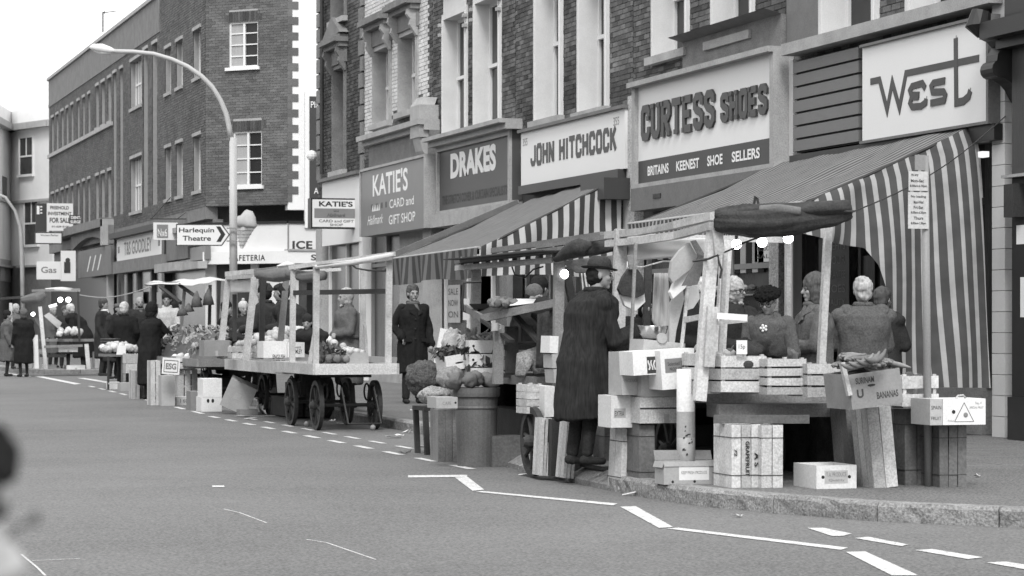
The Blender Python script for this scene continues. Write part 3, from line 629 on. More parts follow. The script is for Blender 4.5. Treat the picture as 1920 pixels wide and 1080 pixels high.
for k, (pts, t_) in enumerate(([[(1172, 398), (1216, 388), (1253, 535), (1278, 400), (1313, 525), (1345, 357), (1700, 283)], .075], [[(1587, 185), (1590, 500), (1625, 492), (1650, 470), (1658, 440)], .085],
    [[(1440, 430), (1425, 405), (1375, 420), (1365, 440), (1372, 462), (1410, 462)], .075], [[(1408, 470), (1374, 472), (1366, 500), (1376, 520), (1420, 516), (1442, 498), (1444, 480)], .075],
    [[(1536, 392), (1480, 404), (1470, 420), (1476, 448), (1530, 446), (1538, 462), (1532, 488), (1466, 502)], .075])):
    mb = MB(); ribbon(mb, FA, pts, t_, .206 + .0015 * k, .006, wf); mb.build('sign_stroke', 'ink_dark', H5)
    mb = MB(); ribbon(mb, FA, [(x + 2, y - 13) for x, y in pts], .012, .2035 + .0004 * k, .002, wf); mb.build('outline_stroke', 'ink_grey', H5)
fbox(FA, 'cornice', 'stone_weathered', H5, s0 - .12, s1 + .1, zt + .08, zt + .22, -.05, .26); fbox(FA, 'render_patch', 'lead', H5, SB[5] + .03, FA.hit(1541, 60)[0], zt + .22, 6.5, -.01, .03)
fbox(FA, 'awning_box', 'black_paint', H5, s0, s1 + .1, zw0 - .2, zw0 - .031, .0, .2)
fbox(FA, 'pilaster', 'tile_white', H5, SB[5] + .05, SB[5] + .32, .12, zt + .05, -.05, .07); fbox(FA, 'door_jamb', 'black_paint', H5, SB[5] - .06, SB[5] + .05, .12, zt, -.05, .03)
# white tiled pilaster at the near end: each tile row its own piece
sp0 = FA.hit(1860, 500, .1)[0]; sp1 = FA.hit(1884, 500, .1)[0]
for k in range(22):
    z = .12 + k * .215; fbox(FA, 'tile', 'tile_white', H5, sp0, sp1, z + .002, z + .211, -.05, .10)
# next house: dark timber column with carved console
H6 = thing('terrace_house', 'dark panelled shopfront column with carved bracket at the right edge', 'house', FA.p(SB[6] + 2.5, 0, -3), group='brick terrace houses over the shops')
c0 = FA.hit(1884, 500, .3)[0]; c1 = c0 + 1.1
fbox(FA, 'column', 'black_paint', H6, c0, c1, .55, 2.75, -.05, .22); fbox(FA, 'plinth', 'black_paint', H6, c0 - .02, c1, .12, .55, -.05, .26)
for k in range(7): fbox(FA, 'column_board', 'dark_wood', H6, c0 + k * .157, c0 + (k + 1) * .157 - .012, 2.78, 4.05, -.05, .22 + (k % 2) * .01)
fbox(FA, 'ledge', 'stone_weathered', H6, c0 - .08, c1, 2.75, 2.78, -.05, .3)
mb = MB(); FA.box(mb, c0 - .1, c1, 4.05, 4.15, -.05, .35); FA.box(mb, c0 - .16, c1, 4.15, 4.32, -.05, .5); FA.box(mb, c0 - .1, c1, 4.32, 5.2, -.05, .25); mb.build('cornice', 'black_paint', H6)
pr = [(.05, 0), (.42, 0), (.46, -.06), (.44, -.13), (.36, -.16), (.3, -.22), (.36, -.30), (.38, -.42), (.33, -.52), (.22, -.58), (.16, -.64), (.1, -.74), (.05, -.8)]
MB().prism([FA.p(c0 - .03, 4.3 + z, d) for d, z in pr], FA.u, .24).build('console_bracket', 'black_paint', H6)
mb = MB(); mb.cyl(FA.p(c0 - .28, 3.85, .34), FA.p(c0 - .02, 3.85, .34), .09, 14); mb.build('scroll', 'black_paint', H6); mb = MB(); mb.tube([FA.p(c0 - .27, 4.45, .42), FA.p(c0 - .27, 4.30, .46), FA.p(c0 - .25, 4.2, .42)], [.1, .13, .05], 10); mb.build('finial', 'black_paint', H6)
fbox(FA, 'bell_box', 'iron', H6, c0 + .05, c0 + .25, 2.35, 2.68, .22, .34); fbox(FA, 'notice', 'paper', H6, c0 + .1, c0 + .35, 2.08, 2.27, .22, .225); fbox(FA, 'notice', 'paper', H6, c0 + .18, c0 + .42, 1.35, 1.75, .22, .225)
slab(H6, FA, SB[6], SB[6] + 6, 4.4, RT, [], 'brick_stock', d1=0); fbox(FA, 'shop_window', 'glass_mid', H6, c1, SB[6] + 6, .12, 4.4, -.3, -.1); mb = MB(); FA.box(mb, SB[6] + .003, SB[6] + 6, .1, RT, -8, -1.6); mb.build('party_wall', 'brick_stock', H6)

# ------------------------------------------------------------------ shopfronts under the fascias
def shopfront(h, s0, s1, zt, bays, m='stone_weathered', riser=.5, door=None, dim='glass_mid', frame='paint_white'):
    w_ = (s1 - s0) / bays; sf = fbox(FA, 'stall_riser', m, h, s0, s1, .12, .12 + riser, -.3, -.02)
    for k in range(bays):
        a = s0 + k * w_
        if door == k:
            dr = fbox(FA, 'door', 'dark_wood', h, a + .06, a + w_ - .06, .62, zt - .5, -.9, -.85); continue
        fbox(FA, 'shop_window', dim, h, a + .04, a + w_ - .04, .12 + riser, zt - .02, -.16, -.14)
    mb = MB()
    for k in range(bays + 1): FA.box(mb, s0 + k * w_ - .035, s0 + k * w_ + .035, .62, zt, -.2, -.08)
    FA.box(mb, s0 + .036, s1 - .036, zt - .75, zt - .68, -.19, -.09); mb.build('window_frame', frame, h)
    fbox(FA, 'lintel', 'dark_wood', h, s0, s1, zt, zt + .6, -.3, -.03)
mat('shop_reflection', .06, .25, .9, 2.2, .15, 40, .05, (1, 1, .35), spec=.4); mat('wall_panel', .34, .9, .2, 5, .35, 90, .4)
shopfront(H0, SB[0] + .7, SB[1] - .35, 3.3, 2, dim='shop_reflection'); fbox(FA, 'pilaster', 'wall_panel', H0, SB[0], SB[0] + .55, .12, 3.4, -.3, .06)
shopfront(H1, SB[1] + .25, SB[2] - 2.6, 3.2, 2, dim='shop_reflection', frame='steel_grey'); fbox(FA, 'wall_panel', 'wall_panel', H1, SB[2] - 2.55, SB[2] - .2, .12, 3.3, -.3, -.02); fbox(FA, 'pilaster', 'paint_white', H1, SB[1] - .1, SB[1] + .2, .12, 3.4, -.3, .1)
shopfront(H2, SB[2] + .5, SB[3] - .15, 3.2, 3, dim='shop_reflection', door=1); shopfront(H3, SB[3] + .3, SB[4] - .3, 3.1, 4, dim='shop_reflection', door=2); shopfront(H4, SB[4] + .35, SB[5] - .4, 2.75, 3, dim='shop_reflection', door=1, frame='steel_grey'); shopfront(H5, SB[5] + .35, SB[6] - .25, 3.3, 3, dim='glass_mid', door=0, frame='dark_wood')
# goods, posters in the windows
def poster(h, px0, px1, py0, py1, m, lines=0, words=None, d=-.10, frm=None):
    s0, zt = FA.hit(px0, py0, d); s1 = FA.hit(px1, py0, d)[0]; zb = FA.hit(px0, py1, d)[1]; o = fbox(FA, 'poster', m, h, s0, s1, zb, zt, d - .01, d)
    W_ = s1 - s0; Hh = zt - zb
    if words:
        for k, wd in enumerate(words): text(FA, wd, s0 + W_ * .12, s1 - W_ * .12, zt - Hh * ((k + .85) / (len(words) + .3)), zt - Hh * ((k + .3) / (len(words) + .3)), d + .003, frm or 'ink_dark', h)
    return o
poster(H4, 1415, 1455, 445, 492, 'paper', words=['SHOES', 'REDUCED', 'SALE']); poster(H5, 1535, 1592, 448, 640, 'ink_dark', words=['BENEFITS', 'OF OUR', 'GUARANTEE', 'SHOES', 'QUALITY', 'FITTING', 'SERVICE'], frm='ink_grey', d=-.04)
poster(H2, 838, 862, 535, 605, 'card_grey', words=['SALE', 'NOW', 'ON']); poster(H2, 868, 880, 560, 600, 'paper')
for k in range(7): s_ = SB[4] + .5 + k * .22; fbox(FA, 'curtain_strip', 'card_grey' if k % 2 else 'coat_dark', H4, s_, s_ + .2, 2.2, 2.7, -.12, -.1)
for k in range(9): s_ = SB[4] + 2.8 + k * .2; fbox(FA, 'curtain_strip', 'card_grey' if k % 2 else 'coat_dark', H4, s_, s_ + .18, 1.95, 2.6, -.12, -.1)
rnd = random.Random(5)
for k in range(26):
    s_ = SB[4] + 2.7 + rnd.uniform(0, 2.3); z = rnd.choice((.9, 1.2, 1.5, 1.75)); MB().ball(FA.p(s_, z, -.02), .075, 8, 5, sx=.7, sy=1.5, sz=.6, jit=.1).build('shoe', rnd.choice(('coat_dark', 'card_grey', 'coat_mid', 'wool_pale')), H4)
for z in (.86, 1.16, 1.46, 1.7): fbox(FA, 'display_shelf', 'steel_grey', H4, SB[4] + 2.65, SB[5] - .5, z - .05, z - .03, -.13, .05)
for (x0, x1, y0, y1) in ((1612, 1640, 480, 560), (1650, 1672, 500, 620)): poster(H5, x0, x1, y0, y1, 'shop_reflection')
fbox(FA, 'strip_light', 'tube_lit', H5, FA.hit(1846, 290)[0], FA.hit(1858, 290)[0], 3.02, 3.08, .02, .1)

# ------------------------------------------------------------------ KATIE'S projecting sign
ks = thing('hanging_sign', 'boxed KATIE\'S card and gift shop sign projecting over the pavement', 'sign', FA.p(KS[0] - .08, 3.2, 0))
ys = FX(678, 400, 12.5).y + .1; FP = Frame((0, ys, 0), (1, 0, 0), (0, -1, 0))
def prect(fr, px0, py0, px1, py1, d=0): a, z1 = fr.hit(px0, py0, d); b, z0 = fr.hit(px1, py1, d); return a, b, z0, z1
a, b, z0, z1 = prect(FP, 583, 371, 676, 429); W_ = b - a; Hh = z1 - z0
fbox(FP, 'case', 'black_paint', ks, a, b, z0, z1, -.3, 0); fbox(FP, 'face', 'sign_white', ks, a + .03, b - .04, z0 + .03, z1 - .03, 0, .006); fbox(FP, 'band', 'ink_grey', ks, a + .07, b - .09, z0 + Hh * .34, z0 + Hh * .66, .006, .009)
text(FP, "KATIE'S", a + W_ * .16, b - W_ * .16, z0 + Hh * .72, z0 + Hh * .9, .008, 'ink', ks, bold=.03); text(FP, 'Hallmark', a + W_ * .32, b - W_ * .3, z0 + Hh * .38, z0 + Hh * .5, .011, 'ink_dark', ks, shear=.5); text(FP, 'CARD and GIFT', a + W_ * .16, b - W_ * .14, z0 + Hh * .2, z0 + Hh * .29, .008, 'ink', ks, bold=.01); text(FP, 'SHOP', a + W_ * .38, b - W_ * .36, z0 + Hh * .08, z0 + Hh * .16, .008, 'ink', ks, bold=.01)
mb = MB()
for k in range(4): mb.prism([FP.p(a + W_ * (.46 + .025 * k), z0 + Hh * .55, .011), FP.p(a + W_ * (.48 + .025 * k), z0 + Hh * .55, .011), FP.p(a + W_ * (.455 + .032 * k), z0 + Hh * .63, .011)], FP.n, .001)
mb.build('crown_emblem', 'ink_dark', ks); mb = MB(); mb.beam(FP.p(b, z1 - .05, -.15), FP.p(12.5, z1 - .05, -.15), .04, .04); mb.beam(FP.p(b, z0 + .06, -.15), FP.p(12.5, z0 + .06, -.15), .04, .04); mb.build('bracket', 'iron', ks)

# ------------------------------------------------------------------ the long brick block beyond the side street
B = thing('brick_building', 'long interwar brick office block with chamfered corner beyond the side street', 'building', FA.p(hs(240), 0, -3))
sL = hs(92); sR = 0 - (Yc); ZB = 4.55; ZTOP = 11.35
def wz(px0, px1, pyt, pyb): a, zt = FA.hit(px0 / 3, pyt / 3); _, zb = FA.hit(px0 / 3, pyb / 3); b = FA.hit(px1 / 3, pyt / 3)[0]; return [a, b, zb, zt]
up = []; slots = [291, 317, 346, 373, 401, 436, 466, 496]
Zu0, Zu1, Zl0, Zl1 = 8.30, 9.75, 5.0, 6.62
for x in slots:
    a = FA.hit(x / 3, 300)[0]; b = FA.hit((x + 12) / 3, 300)[0]; up += [(a, b, Zu0, Zu1, 's'), (a, b, Zl0, Zl1, 's')]
for x0, x1 in ((540, 556), (572, 590), (608, 626)): a, b = hs(x0 / 3), hs(x1 / 3); up += [(a, b, 8.35, 9.85, 'w'), (a, b, Zl0, Zl1, 'w')]
for x0, x1 in ((638, 655), (675, 692)): a, b = hs(x0 / 3), hs(x1 / 3); up += [(a, b, 5.0, 9.9, 't')]
a, b = hs(735 / 3), hs(797 / 3); up += [(a, b, 8.35, 9.9, 'g'), (a, b, 4.95, 6.7, 'g')]
for x0, x1 in ((808, 832), (858, 884)): a, b = hs(x0 / 3), hs(x1 / 3); up += [(a, b, 5.0, 10.0, 't')]
for x0, x1 in ((930, 962), (992, 1028), (1088, 1130)): a, b = hs(x0 / 3), hs(x1 / 3); up += [(a, b, 8.25, 9.6, 'n'), (a, b, 5.05, 6.6, 'n')]
up = [u for u in up]
slab(B, FA, sL, sR, ZB, ZTOP, up, 'mortar', d0=-.35)
bricks(B, FA, sL, hs(300), ZB, 10.25, up, 'brick_red', n_obj=0); bricks(B, FA, hs(300), sR, ZB, 12.4, up, 'brick_red', n_obj=60)
slab(B, FA, hs(296), sR, ZTOP, 13, [], 'mortar'); fbox(FA, 'parapet_band', 'stone_sooty', B, sL, hs(300), 10.25, ZTOP, -.011, .03); fbox(FA, 'parapet_coping', 'stone_weathered', B, sL - .1, hs(296), ZTOP, ZTOP + .12, -.35, .1)
MB().box(12.85, 26, Yc + .35, -sL - .1, .1, ZTOP).build('core', 'brick_deep', B); fbox(FA, 'end_wall', 'brick_red', B, sL - .02, sL, ZB, ZTOP, -10, -.012)
fbox(FA, 'string_course', 'stone_weathered', B, sL, hs(212), 8.14, 8.28, -.01, .08)
for (a, b, z0, z1, k) in up:
    dep = .2; w_ = fbox(FA, 'window', 'recess_dark' if k in 'st' else 'glass_dark', B, a, b, z0, z1, -dep - .05, -dep); mb = MB(); f = .05
    if k in 'wng':
        FA.box(mb, a, a + f, z0, z1, -dep, -dep + .04); FA.box(mb, b - f, b, z0, z1, -dep, -dep + .04); FA.box(mb, a + f, b - f, z0, z0 + f, -dep, -dep + .04)
        c = (a + b) / 2; FA.box(mb, c - .025, c + .025, z0 + f, z1, -dep, -dep + .04)
        if k == 'g':
            FA.box(mb, a + f, c - .026, (z0 + z1) / 2 - .03, (z0 + z1) / 2 + .03, -dep, -dep + .041); FA.box(mb, c + .026, b - f, (z0 + z1) / 2 - .03, (z0 + z1) / 2 + .03, -dep, -dep + .041)
            for e_ in (.25, .75): FA.box(mb, a + (b - a) * e_ - .02, a + (b - a) * e_ + .02, z0 + f, z1, -dep, -dep + .035)
        mb.build('frame', 'paint_white', w_); fbox(FA, 'sill', 'stone_weathered', w_, a - .05, b + .05, z0 - .1, z0, -.15, .06)
        if k == 'g': fbox(FA, 'curtain', 'curtain', w_, a + f, a + (b - a) * .45, z0 + f, z1 - f, -dep - .02, -dep + .012)
    elif k == 's':
        FA.box(mb, a, a + .03, z0, z1, -dep, -dep + .03); FA.box(mb, a + .03, b, z0 + .5, z0 + .54, -dep, -dep + .03); mb.build('frame', 'stone_weathered', w_)
    else:
        fbox(FA, 'spandrel', 'brick_deep', w_, a, b, z0 + 1.75, z1 - 1.6, -dep, -dep + .06)
    fbox(FA, 'lintel', 'stone_weathered', w_, a - .04, b + .04, z1, z1 + .1, -.02, .04)
# chamfer
cw = []
for (x0, x1, y0, y1) in ((1287, 1450, 128, 382), (1310, 1472, 742, 1048)):
    a, z1 = FC.hit(x0 / 3, y0 / 3); b, _ = FC.hit(x1 / 3, y0 / 3); z0 = FC.hit(x0 / 3, y1 / 3)[1]; cw.append((a, b, z0, z1))
slab(B, FC, 0, CW, ZB, 13, cw, 'mortar_light'); bricks(B, FC, .0, CW, ZB, 12.4, [(a, b, z0, z1 + .3) for a, b, z0, z1 in cw], 'brick_red', n_obj=300)
for a, b, z0, z1 in cw:
    w_ = fbox(FC, 'window', 'glass_dark', B, a, b, z0, z1, -.13, -.1); mb = MB(); f = .045; c = (a + b) / 2
    FC.box(mb, a, a + f, z0, z1, -.1, -.05); FC.box(mb, b - f, b, z0, z1, -.1, -.05); FC.box(mb, a + f, b - f, z0, z0 + f, -.1, -.05); FC.box(mb, c - .03, c + .03, z0 + f, z1, -.1, -.045); FC.box(mb, a + f, c - .03, z1 - f, z1, -.1, -.05); FC.box(mb, c + .03, b - f, z1 - f, z1, -.1, -.05)
    for k in range(1, 4): zz = z0 + (z1 - z0) * k / 4; FC.box(mb, a + f, c - .03, zz - .015, zz + .015, -.1, -.06); FC.box(mb, c + .03, b - f, zz - .015, zz + .015, -.1, -.06)
    mb.build('frame', 'paint_white', w_); fbox(FC, 'sill', 'paint_white', w_, a - .08, b + .08, z0 - .09, z0, -.1, .08); fbox(FC, 'curtain', 'curtain', w_, a + f, c - .03, z0 + f, z1 - f, -.1, -.09)
    n = int((b - a + .3) / .085)
    for k in range(n): aa = a - .15 + k * (b - a + .3) / n; fbox(FC, 'soldier_brick', 'brick_deep', B, aa + .005, aa + (b - a + .3) / n - .008, z1 + .012, z1 + .29, -.02, .006)
# painted side wall with toothed brick edge
FS_L = 12; fbox(FS, 'side_wall', 'render_white', B, .0, FS_L, 4.4, 13, -.4, -.02)
for k in range(40):
    z = 4.62 + k * .21; fbox(FS, 'toothed_brick', 'brick_red', B, -.015, .12 + (.17 if k % 2 else 0), z, z + .205, -.02, .004)
# playbill board
a, b, z0, z1 = prect(FS, 572, 172, 640, 428, .1); bb = thing('advertising_board', 'dark advertising board with pale rim on the white side wall', 'billboard', FS.p(a, z0, .1))
fbox(FS, 'rim', 'stucco', bb, a, b, z0, z1, -.02, .1); fbox(FS, 'panel', 'sign_dark', bb, a + .12, b, z0 + .1, z1 - .12, .1, .11)
text(FS, 'Pla', *[FS.hit(583, 200, .12)[0], FS.hit(597, 200, .12)[0], FS.hit(583, 202, .12)[1], FS.hit(583, 190, .12)[1]], .113, 'letter_white', bb); text(FS, 'A', FS.hit(589, 200, .12)[0], FS.hit(597, 200, .12)[0], FS.hit(583, 363, .12)[1], FS.hit(583, 352, .12)[1], .113, 'letter_white', bb)
# cafe ground floor
zc0 = FC.hit(430, 495, .3)[1]; zc1 = FC.hit(430, 472, .3)[1]; zf1 = FC.hit(430, 420)[1]
for fr, a0, a1 in ((FC, .0, CW), (FS, .0, FS_L)):
    fbox(fr, 'cafe_fascia', 'paint_cream', B, a0, a1, zc1, zf1 - .02, -.3, .03); fbox(fr, 'fascia_trim', 'black_paint', B, a0, a1, zf1 - .02, zf1 + .05, -.1, .07)
fx = lambda fr, x, d=0: fr.hit(x, 450, d)[0]
fbox(FS, 'panel_joint', 'ink_grey', B, -.02, .02, zc1 + .03, zf1 - .03, .03, .045)
# one continuous canopy box round the corner
z_in = [(12.05 + (cx1 - .1 - 12.05) * .14, Yc + (cy1 - .42 - Yc) * .14), (cx1 - .1, cy1 - .42), (24, cy1 - .42), (24, cy1 - .02), (cx1, cy1 - .02), (12.48, Yc)]
mb = MB(); mb.prism([(x, y, zc1) for x, y in z_in], (0, 0, 1), zc1 - zc0); mb.build('cafe_canopy', 'stucco', B); fbox(FS, 'canopy_edge', 'stone_weathered', B, -.1, FS_L, zc1, zc1 + .05, .0, .46)
FQ = Frame((12.05, Yc, 0), (cx1 - .1 - 12.05, cy1 - .42 - Yc, 0), (-1, -1, 0)); FQ.n = Vector((FQ.u.y, -FQ.u.x, 0)).normalized()
if FQ.n.y > 0: FQ.n = -FQ.n
a, b = FQ.hit(430, 484)[0], FQ.hit(497, 484)[0]; zz0 = FQ.hit(460, 489)[1]; zz1 = FQ.hit(460, 478)[1]; text(FQ, 'CAFETERIA', a, b, zz0, zz1, .006, 'ink_dark', B, bold=.02, t=.02, spacing=1.2)
FSc = Frame((0, cy1 - .42, 0), (1, 0, 0), (0, -1, 0)); a, b = FSc.hit(583, 480)[0], FSc.hit(648, 480)[0]; text(FSc, 'SODA BAR', a, a + (b - a) * 2.2, zz0, zz1, .006, 'ink_dark', B, bold=.02, t=.02, spacing=1.4)
ice = [FSc.hit(549, 464)[0], FSc.hit(592, 464)[0]]; text(FSc, 'ICE CREAM', ice[0], ice[0] + (ice[1] - ice[0]) * 3, zc1 + .05, zc1 + .27, .0, 'ink_dark', B, bold=.03, t=.06, spacing=1.1)
# cafe front below the canopy
for a, b, m_ in ((.0, .35, 'tile_white'), (.35, 1.5, 'glass_mid'), (1.5, 1.75, 'tile_white'), (1.75, CW, 'glass_mid')): fbox(FC, 'cafe_front', m_, B, a, b, .12, zc0, -.2, -.05 if m_ == 'glass_mid' else .0)
for px0, px1, m_ in ((541, 560, 'tile_white'), (560, 575, 'shop_reflection'), (575, 612, 'glass_dark'), (612, 640, 'stone_weathered'), (640, 700, 'glass_mid')): a, b = FS.hit(px0, 540)[0], FS.hit(px1, 540)[0]; fbox(FS, 'cafe_front', m_, B, a + .001, b, .12, zc0, -.2, .0)
a, b, z0, z1 = prect(FC, 500, 512, 536, 600, .02); fbox(FC, 'lit_window_panel', 'sign_white', B, a, b, z0, z1, .0, .02)  # white board stands in for a window bright with light
# ground-floor shops of the block
sB = [hs(x) for x in (92, 143, 214, 305, 335, 385)]
fbox(FA, 'dentist_cornice', 'stone_sooty', B, hs(116), sB[2] - .1, hz(143, 457) + .3, hz(143, 440) + .25, -.01, .4)
mb = MB(); n = 10; pts = [FA.p(sB[1] + (sB[2] - sB[1]) * k / n, 4.05 + .38 * math.sin(math.pi * k / n), .2) for k in range(n + 1)] + [FA.p(sB[2], 4.7, .2), FA.p(sB[1], 4.7, .2)]; mb.prism(pts, FA.n, .2); mb.build('arched_pediment', 'stone_sooty', B)
fbox(FA, 'console', 'stone_weathered', B, sB[2] - .55, sB[2] - .05, 4.0, 4.9, -.01, .4); fbox(FA, 'pilaster', 'stone_weathered', B, sB[2] - .45, sB[2] - .1, .12, 4.0, -.01, .2)
# grey roller blind with diagonal slashes
a, z1 = FA.hit(147, 472, .3); z0 = FA.hit(147, 522, .3)[1]; b = FA.hit(208, 470, .3)[0]; fbox(FA, 'blind', 'lead', B, a, b, z0, z1, .2, .3)
for k in range(3): c = a + (b - a) * (.28 + .16 * k); MB().prism([FA.p(c, z0 + .2, .304), FA.p(c + .25, z0 + .2, .304), FA.p(c + 1.1, z1 - .25, .304), FA.p(c + .85, z1 - .25, .304)], FA.n, .003).build('slash', 'stucco', B)
fbox(FA, 'shop_window', 'glass_dark', B, sB[0] + .3, sB[2] - .5, .5, 3.4, -.2, -.05); fbox(FA, 'stall_riser', 'stone_sooty', B, sB[0], sB[2] - .5, .12, .5, -.2, 0)
s0, s1, zb, zt = fas(B, 219, 303, 449, 490, 'sign_white', d1=.2, name='sign_board'); fbox(FA, 'sign_hood', 'iron', B, s0 - .2, s1 + .1, zt, zt + .18, -.01, .45); fbox(FA, 'sign_base', 'stone_sooty', B, s0 - .2, s1 + .6, zb - .42, zb - .02, -.01, .3); fbox(FA, 'pilaster', 'black_paint', B, s1, s1 + .5, .12, zt, -.01, .2)
W_ = s1 - s0; Hh = zt - zb; text(FA, 'T&S GOODLEY', s0 + W_ * .18, s0 + W_ * .80, zb + Hh * .2, zb + Hh * .8, .204, 'ink_grey', B, bold=.02); fbox(FA, 'sign_mark', 'ink_grey', B, s0 + W_ * .03, s0 + W_ * .07, zb + Hh * .35, zb + Hh * .65, .2, .204); fbox(FA, 'sign_mark', 'ink_grey', B, s1 - W_ * .07, s1 - W_ * .03, zb + Hh * .35, zb + Hh * .65, .2, .204)
fbox(FA, 'shop_window', 'glass_dark', B, s0, s1 + .3, .12, zb - .42, -.2, -.05)
for k, x in enumerate((222, 240, 258, 285)): a = hs(x); fbox(FA, 'shop_post', 'dark_wood' if k % 2 else 'lead', B, a, a + .3, .12, zb - .42, -.05, .05)
for x0, x1, yy0, yy1 in ((250, 268, 548, 570), (294, 308, 548, 570)): poster(B, x0, x1, yy0, yy1, 'card_grey', d=.06)
s0, s1, zb, zt = fas(B, 311, 352, 440, 490, 'lead', d1=.15); fbox(FA, 'blind_roll', 'stone_weathered', B, s0, s1, zb - .35, zb - .1, .1, .5); s0, s1, zb, zt = fas(B, 356, 385, 465, 490, 'sign_mid', d1=.1); fbox(FA, 'small_sign', 'stone_weathered', B, s0, s1, zb - .25, zb - .05, .05, .3); fbox(FA, 'shop_window', 'shop_reflection', B, sB[3] + .6, sR, .12, 3.3, -.2, -.02); fbox(FA, 'cornice', 'stone_weathered', B, hs(345), sR - .2, 3.9, 4.05, -.01, .4)
fbox(FA, 'bressummer', 'stone_sooty', B, sL, sR, 4.2, ZB + .01, -.35, -.005); fbox(FA, 'ground_wall', 'stone_sooty', B, sL, sR, .12, 4.2, -.5, -.21)
MB().tube([P(193, 60, 95), P(193, 22, 95)], .03, 6).tube([P(192, 24, 95), P(217, 21, 95)], .02, 5).tube([P(196, 20, 95), P(196, 27, 95)], .015, 5).build('aerial', 'iron', B)

# signs on the block
def board(name, label, cat, fr, px0, py0, px1, py1, m, t=.06, words=(), fm='ink_dark', par=None, border=None, **k):
    a, b, z0, z1 = prect(fr, px0, py0, px1, py1); o = thing(name, label, cat, fr.p(a, z0, -t / 2)); fbox(fr, 'panel', m, o, a, b, z0, z1, -t, 0)
    if border: fbox(fr, 'border', border, o, a - .04, b + .04, z0 - .04, z1 + .04, -t, -.01)
    for wd, x0, y0, x1, y1 in words: aa, bb_, c0_, c1_ = prect(fr, x0, y0, x1, y1); text(fr, wd, aa, bb_, c0_, c1_, .004, fm, o, bold=k.get('bold', .01))
    return o, (a, b, z0, z1)
F95 = Frame((0, 97, 0), (1, 0, 0), (0, -1, 0))
o, r = board('estate_agent_board', 'white FREEHOLD INVESTMENT FOR SALE board fixed high on the brick block', 'sign', F95, 88, 381, 137, 433, 'sign_white', words=[('FREEHOLD', 94, 386, 129, 393), ('INVESTMENT', 90, 397, 134, 404), ('FOR SALE', 93, 408, 132, 418), ('01-629 8100', 97, 423, 130, 427)], bold=.03)
a, b, z0, z1 = prect(F95, 67, 381, 88, 435); fbox(F95, 'side_panel', 'sign_dark', o, a, b - .01, z0, z1, -.05, 0); a, b, z0, z1 = prect(F95, 69, 386, 79, 402); fbox(F95, 'logo', 'letter_white', o, a, a + .1, z0, z1, .0, .01)
for k in range(3): fbox(F95, 'logo_bar', 'letter_white', o, a + .13, b, z0 + .03 + k * .12, z0 + .08 + k * .12, .0, .01)
board('estate_agent_board', 'smaller white sale board hung below the FREEHOLD board', 'sign', F95, 67, 437, 115, 456, 'sign_white', words=[('Vincent Parker', 76, 439, 110, 443)], border='ink_dark')
board('shop_plate', 'black DENTAL SURGEON plate with white letters', 'sign', Frame((0, 95, 0), (1, 0, 0), (0, -1, 0)), 130, 403, 163, 420, 'sign_dark', words=[('DENTAL', 133, 405, 158, 411), ('SURGEON', 132, 413, 161, 419)], fm='letter_white', bold=.03)
F93 = Frame((0, 93, 0), (1, 0, 0), (0, -1, 0)); board('gas_sign', 'white Gas showroom sign projecting from the block', 'sign', F93, 70, 490, 114, 524, 'sign_white', t=.3, words=[('Gas', 77, 500, 106, 512)], fm='ink_grey', bold=.02)
F92 = Frame((0, 92, 0), (1, 0, 0), (0, -1, 0)); o, r = board('shop_sign', 'white box sign with a dark square emblem beside the Gas sign', 'sign', F92, 115, 470, 142, 527, 'sign_white', t=.2); a, b, z0, z1 = prect(F92, 120, 491, 132, 512); fbox(F92, 'emblem', 'ink_dark', o, a, b, z0, z1, 0, .01); MB().ball(F92.p((a + b) / 2 + .02, z1 + .06, .0), .09, 8, 5, sy=.2).build('emblem_top', 'ink_dark', o)
F72 = Frame((0, 72, 0), (1, 0, 0), (0, -1, 0)); o, r = board('hanging_sign', 'white hanging board with dark N6 square on a wrought bracket', 'sign', F72, 288, 417, 333, 450, 'sign_white'); a, b, z0, z1 = prect(F72, 294, 421, 315, 446); fbox(F72, 'emblem', 'ink_grey', o, a, b, z0, z1, 0, .01); text(F72, 'Nx6', a + .03, b - .03, z0 + .04, z1 - .12, .012, 'letter_white', o)
MB().beam(F72.p(r[0] - .1, r[3] + .1), F72.p(r[1] + 1.5, r[3] + .12), .03, .03).beam(F72.p(r[0] - .05, r[3] + .12), P(320, 370, 73), .02, .02).beam(F72.p(r[1], r[3] + .12), F72.p(12.5, r[3] + .3), .02, .02).build('bracket', 'iron', o)
# ice cream cone model
cone = thing('giant_ice_cream_cone', 'giant model ice cream cone fixed above the cafe canopy', 'cone sign', P(458, 466, 67)); c0_ = P(453, 466, 66.8); c1_ = P(459, 426, 66.8)
MB().tube([c0_, c0_.lerp(c1_, .5), c1_], [.04, .14, .27], 14).build('wafer', 'stucco', cone)
mb = MB()
for k in range(5): t_ = (k + 1) / 6; mb.tube([c0_.lerp(c1_, t_) + Vector((math.cos(a_) * (.04 + .235 * t_ + .01), math.sin(a_) * (.04 + .235 * t_ + .01), 0)) for a_ in [i * math.pi / 6 for i in range(12)]], .008, 4, closed=True)
mb.build('wafer_ribs', 'ink_grey', cone)
mb = MB(); mb.tube([c1_ + Vector((0, 0, -.02)), c1_ + Vector((0, 0, .06)), c1_ + Vector((.02, 0, .16)), c1_ + Vector((.05, 0, .27)), c1_ + Vector((.04, 0, .36)), c1_ + Vector((.0, 0, .43))], [.29, .33, .28, .24, .16, .04], 16); mb.v = [tuple(Vector(v) + Vector((1, 1, 1)) * .05 * noise.noise(Vector(v) * 5)) for v in mb.v]; mb.build('ice_cream', 'card_grey', cone, smooth=True)
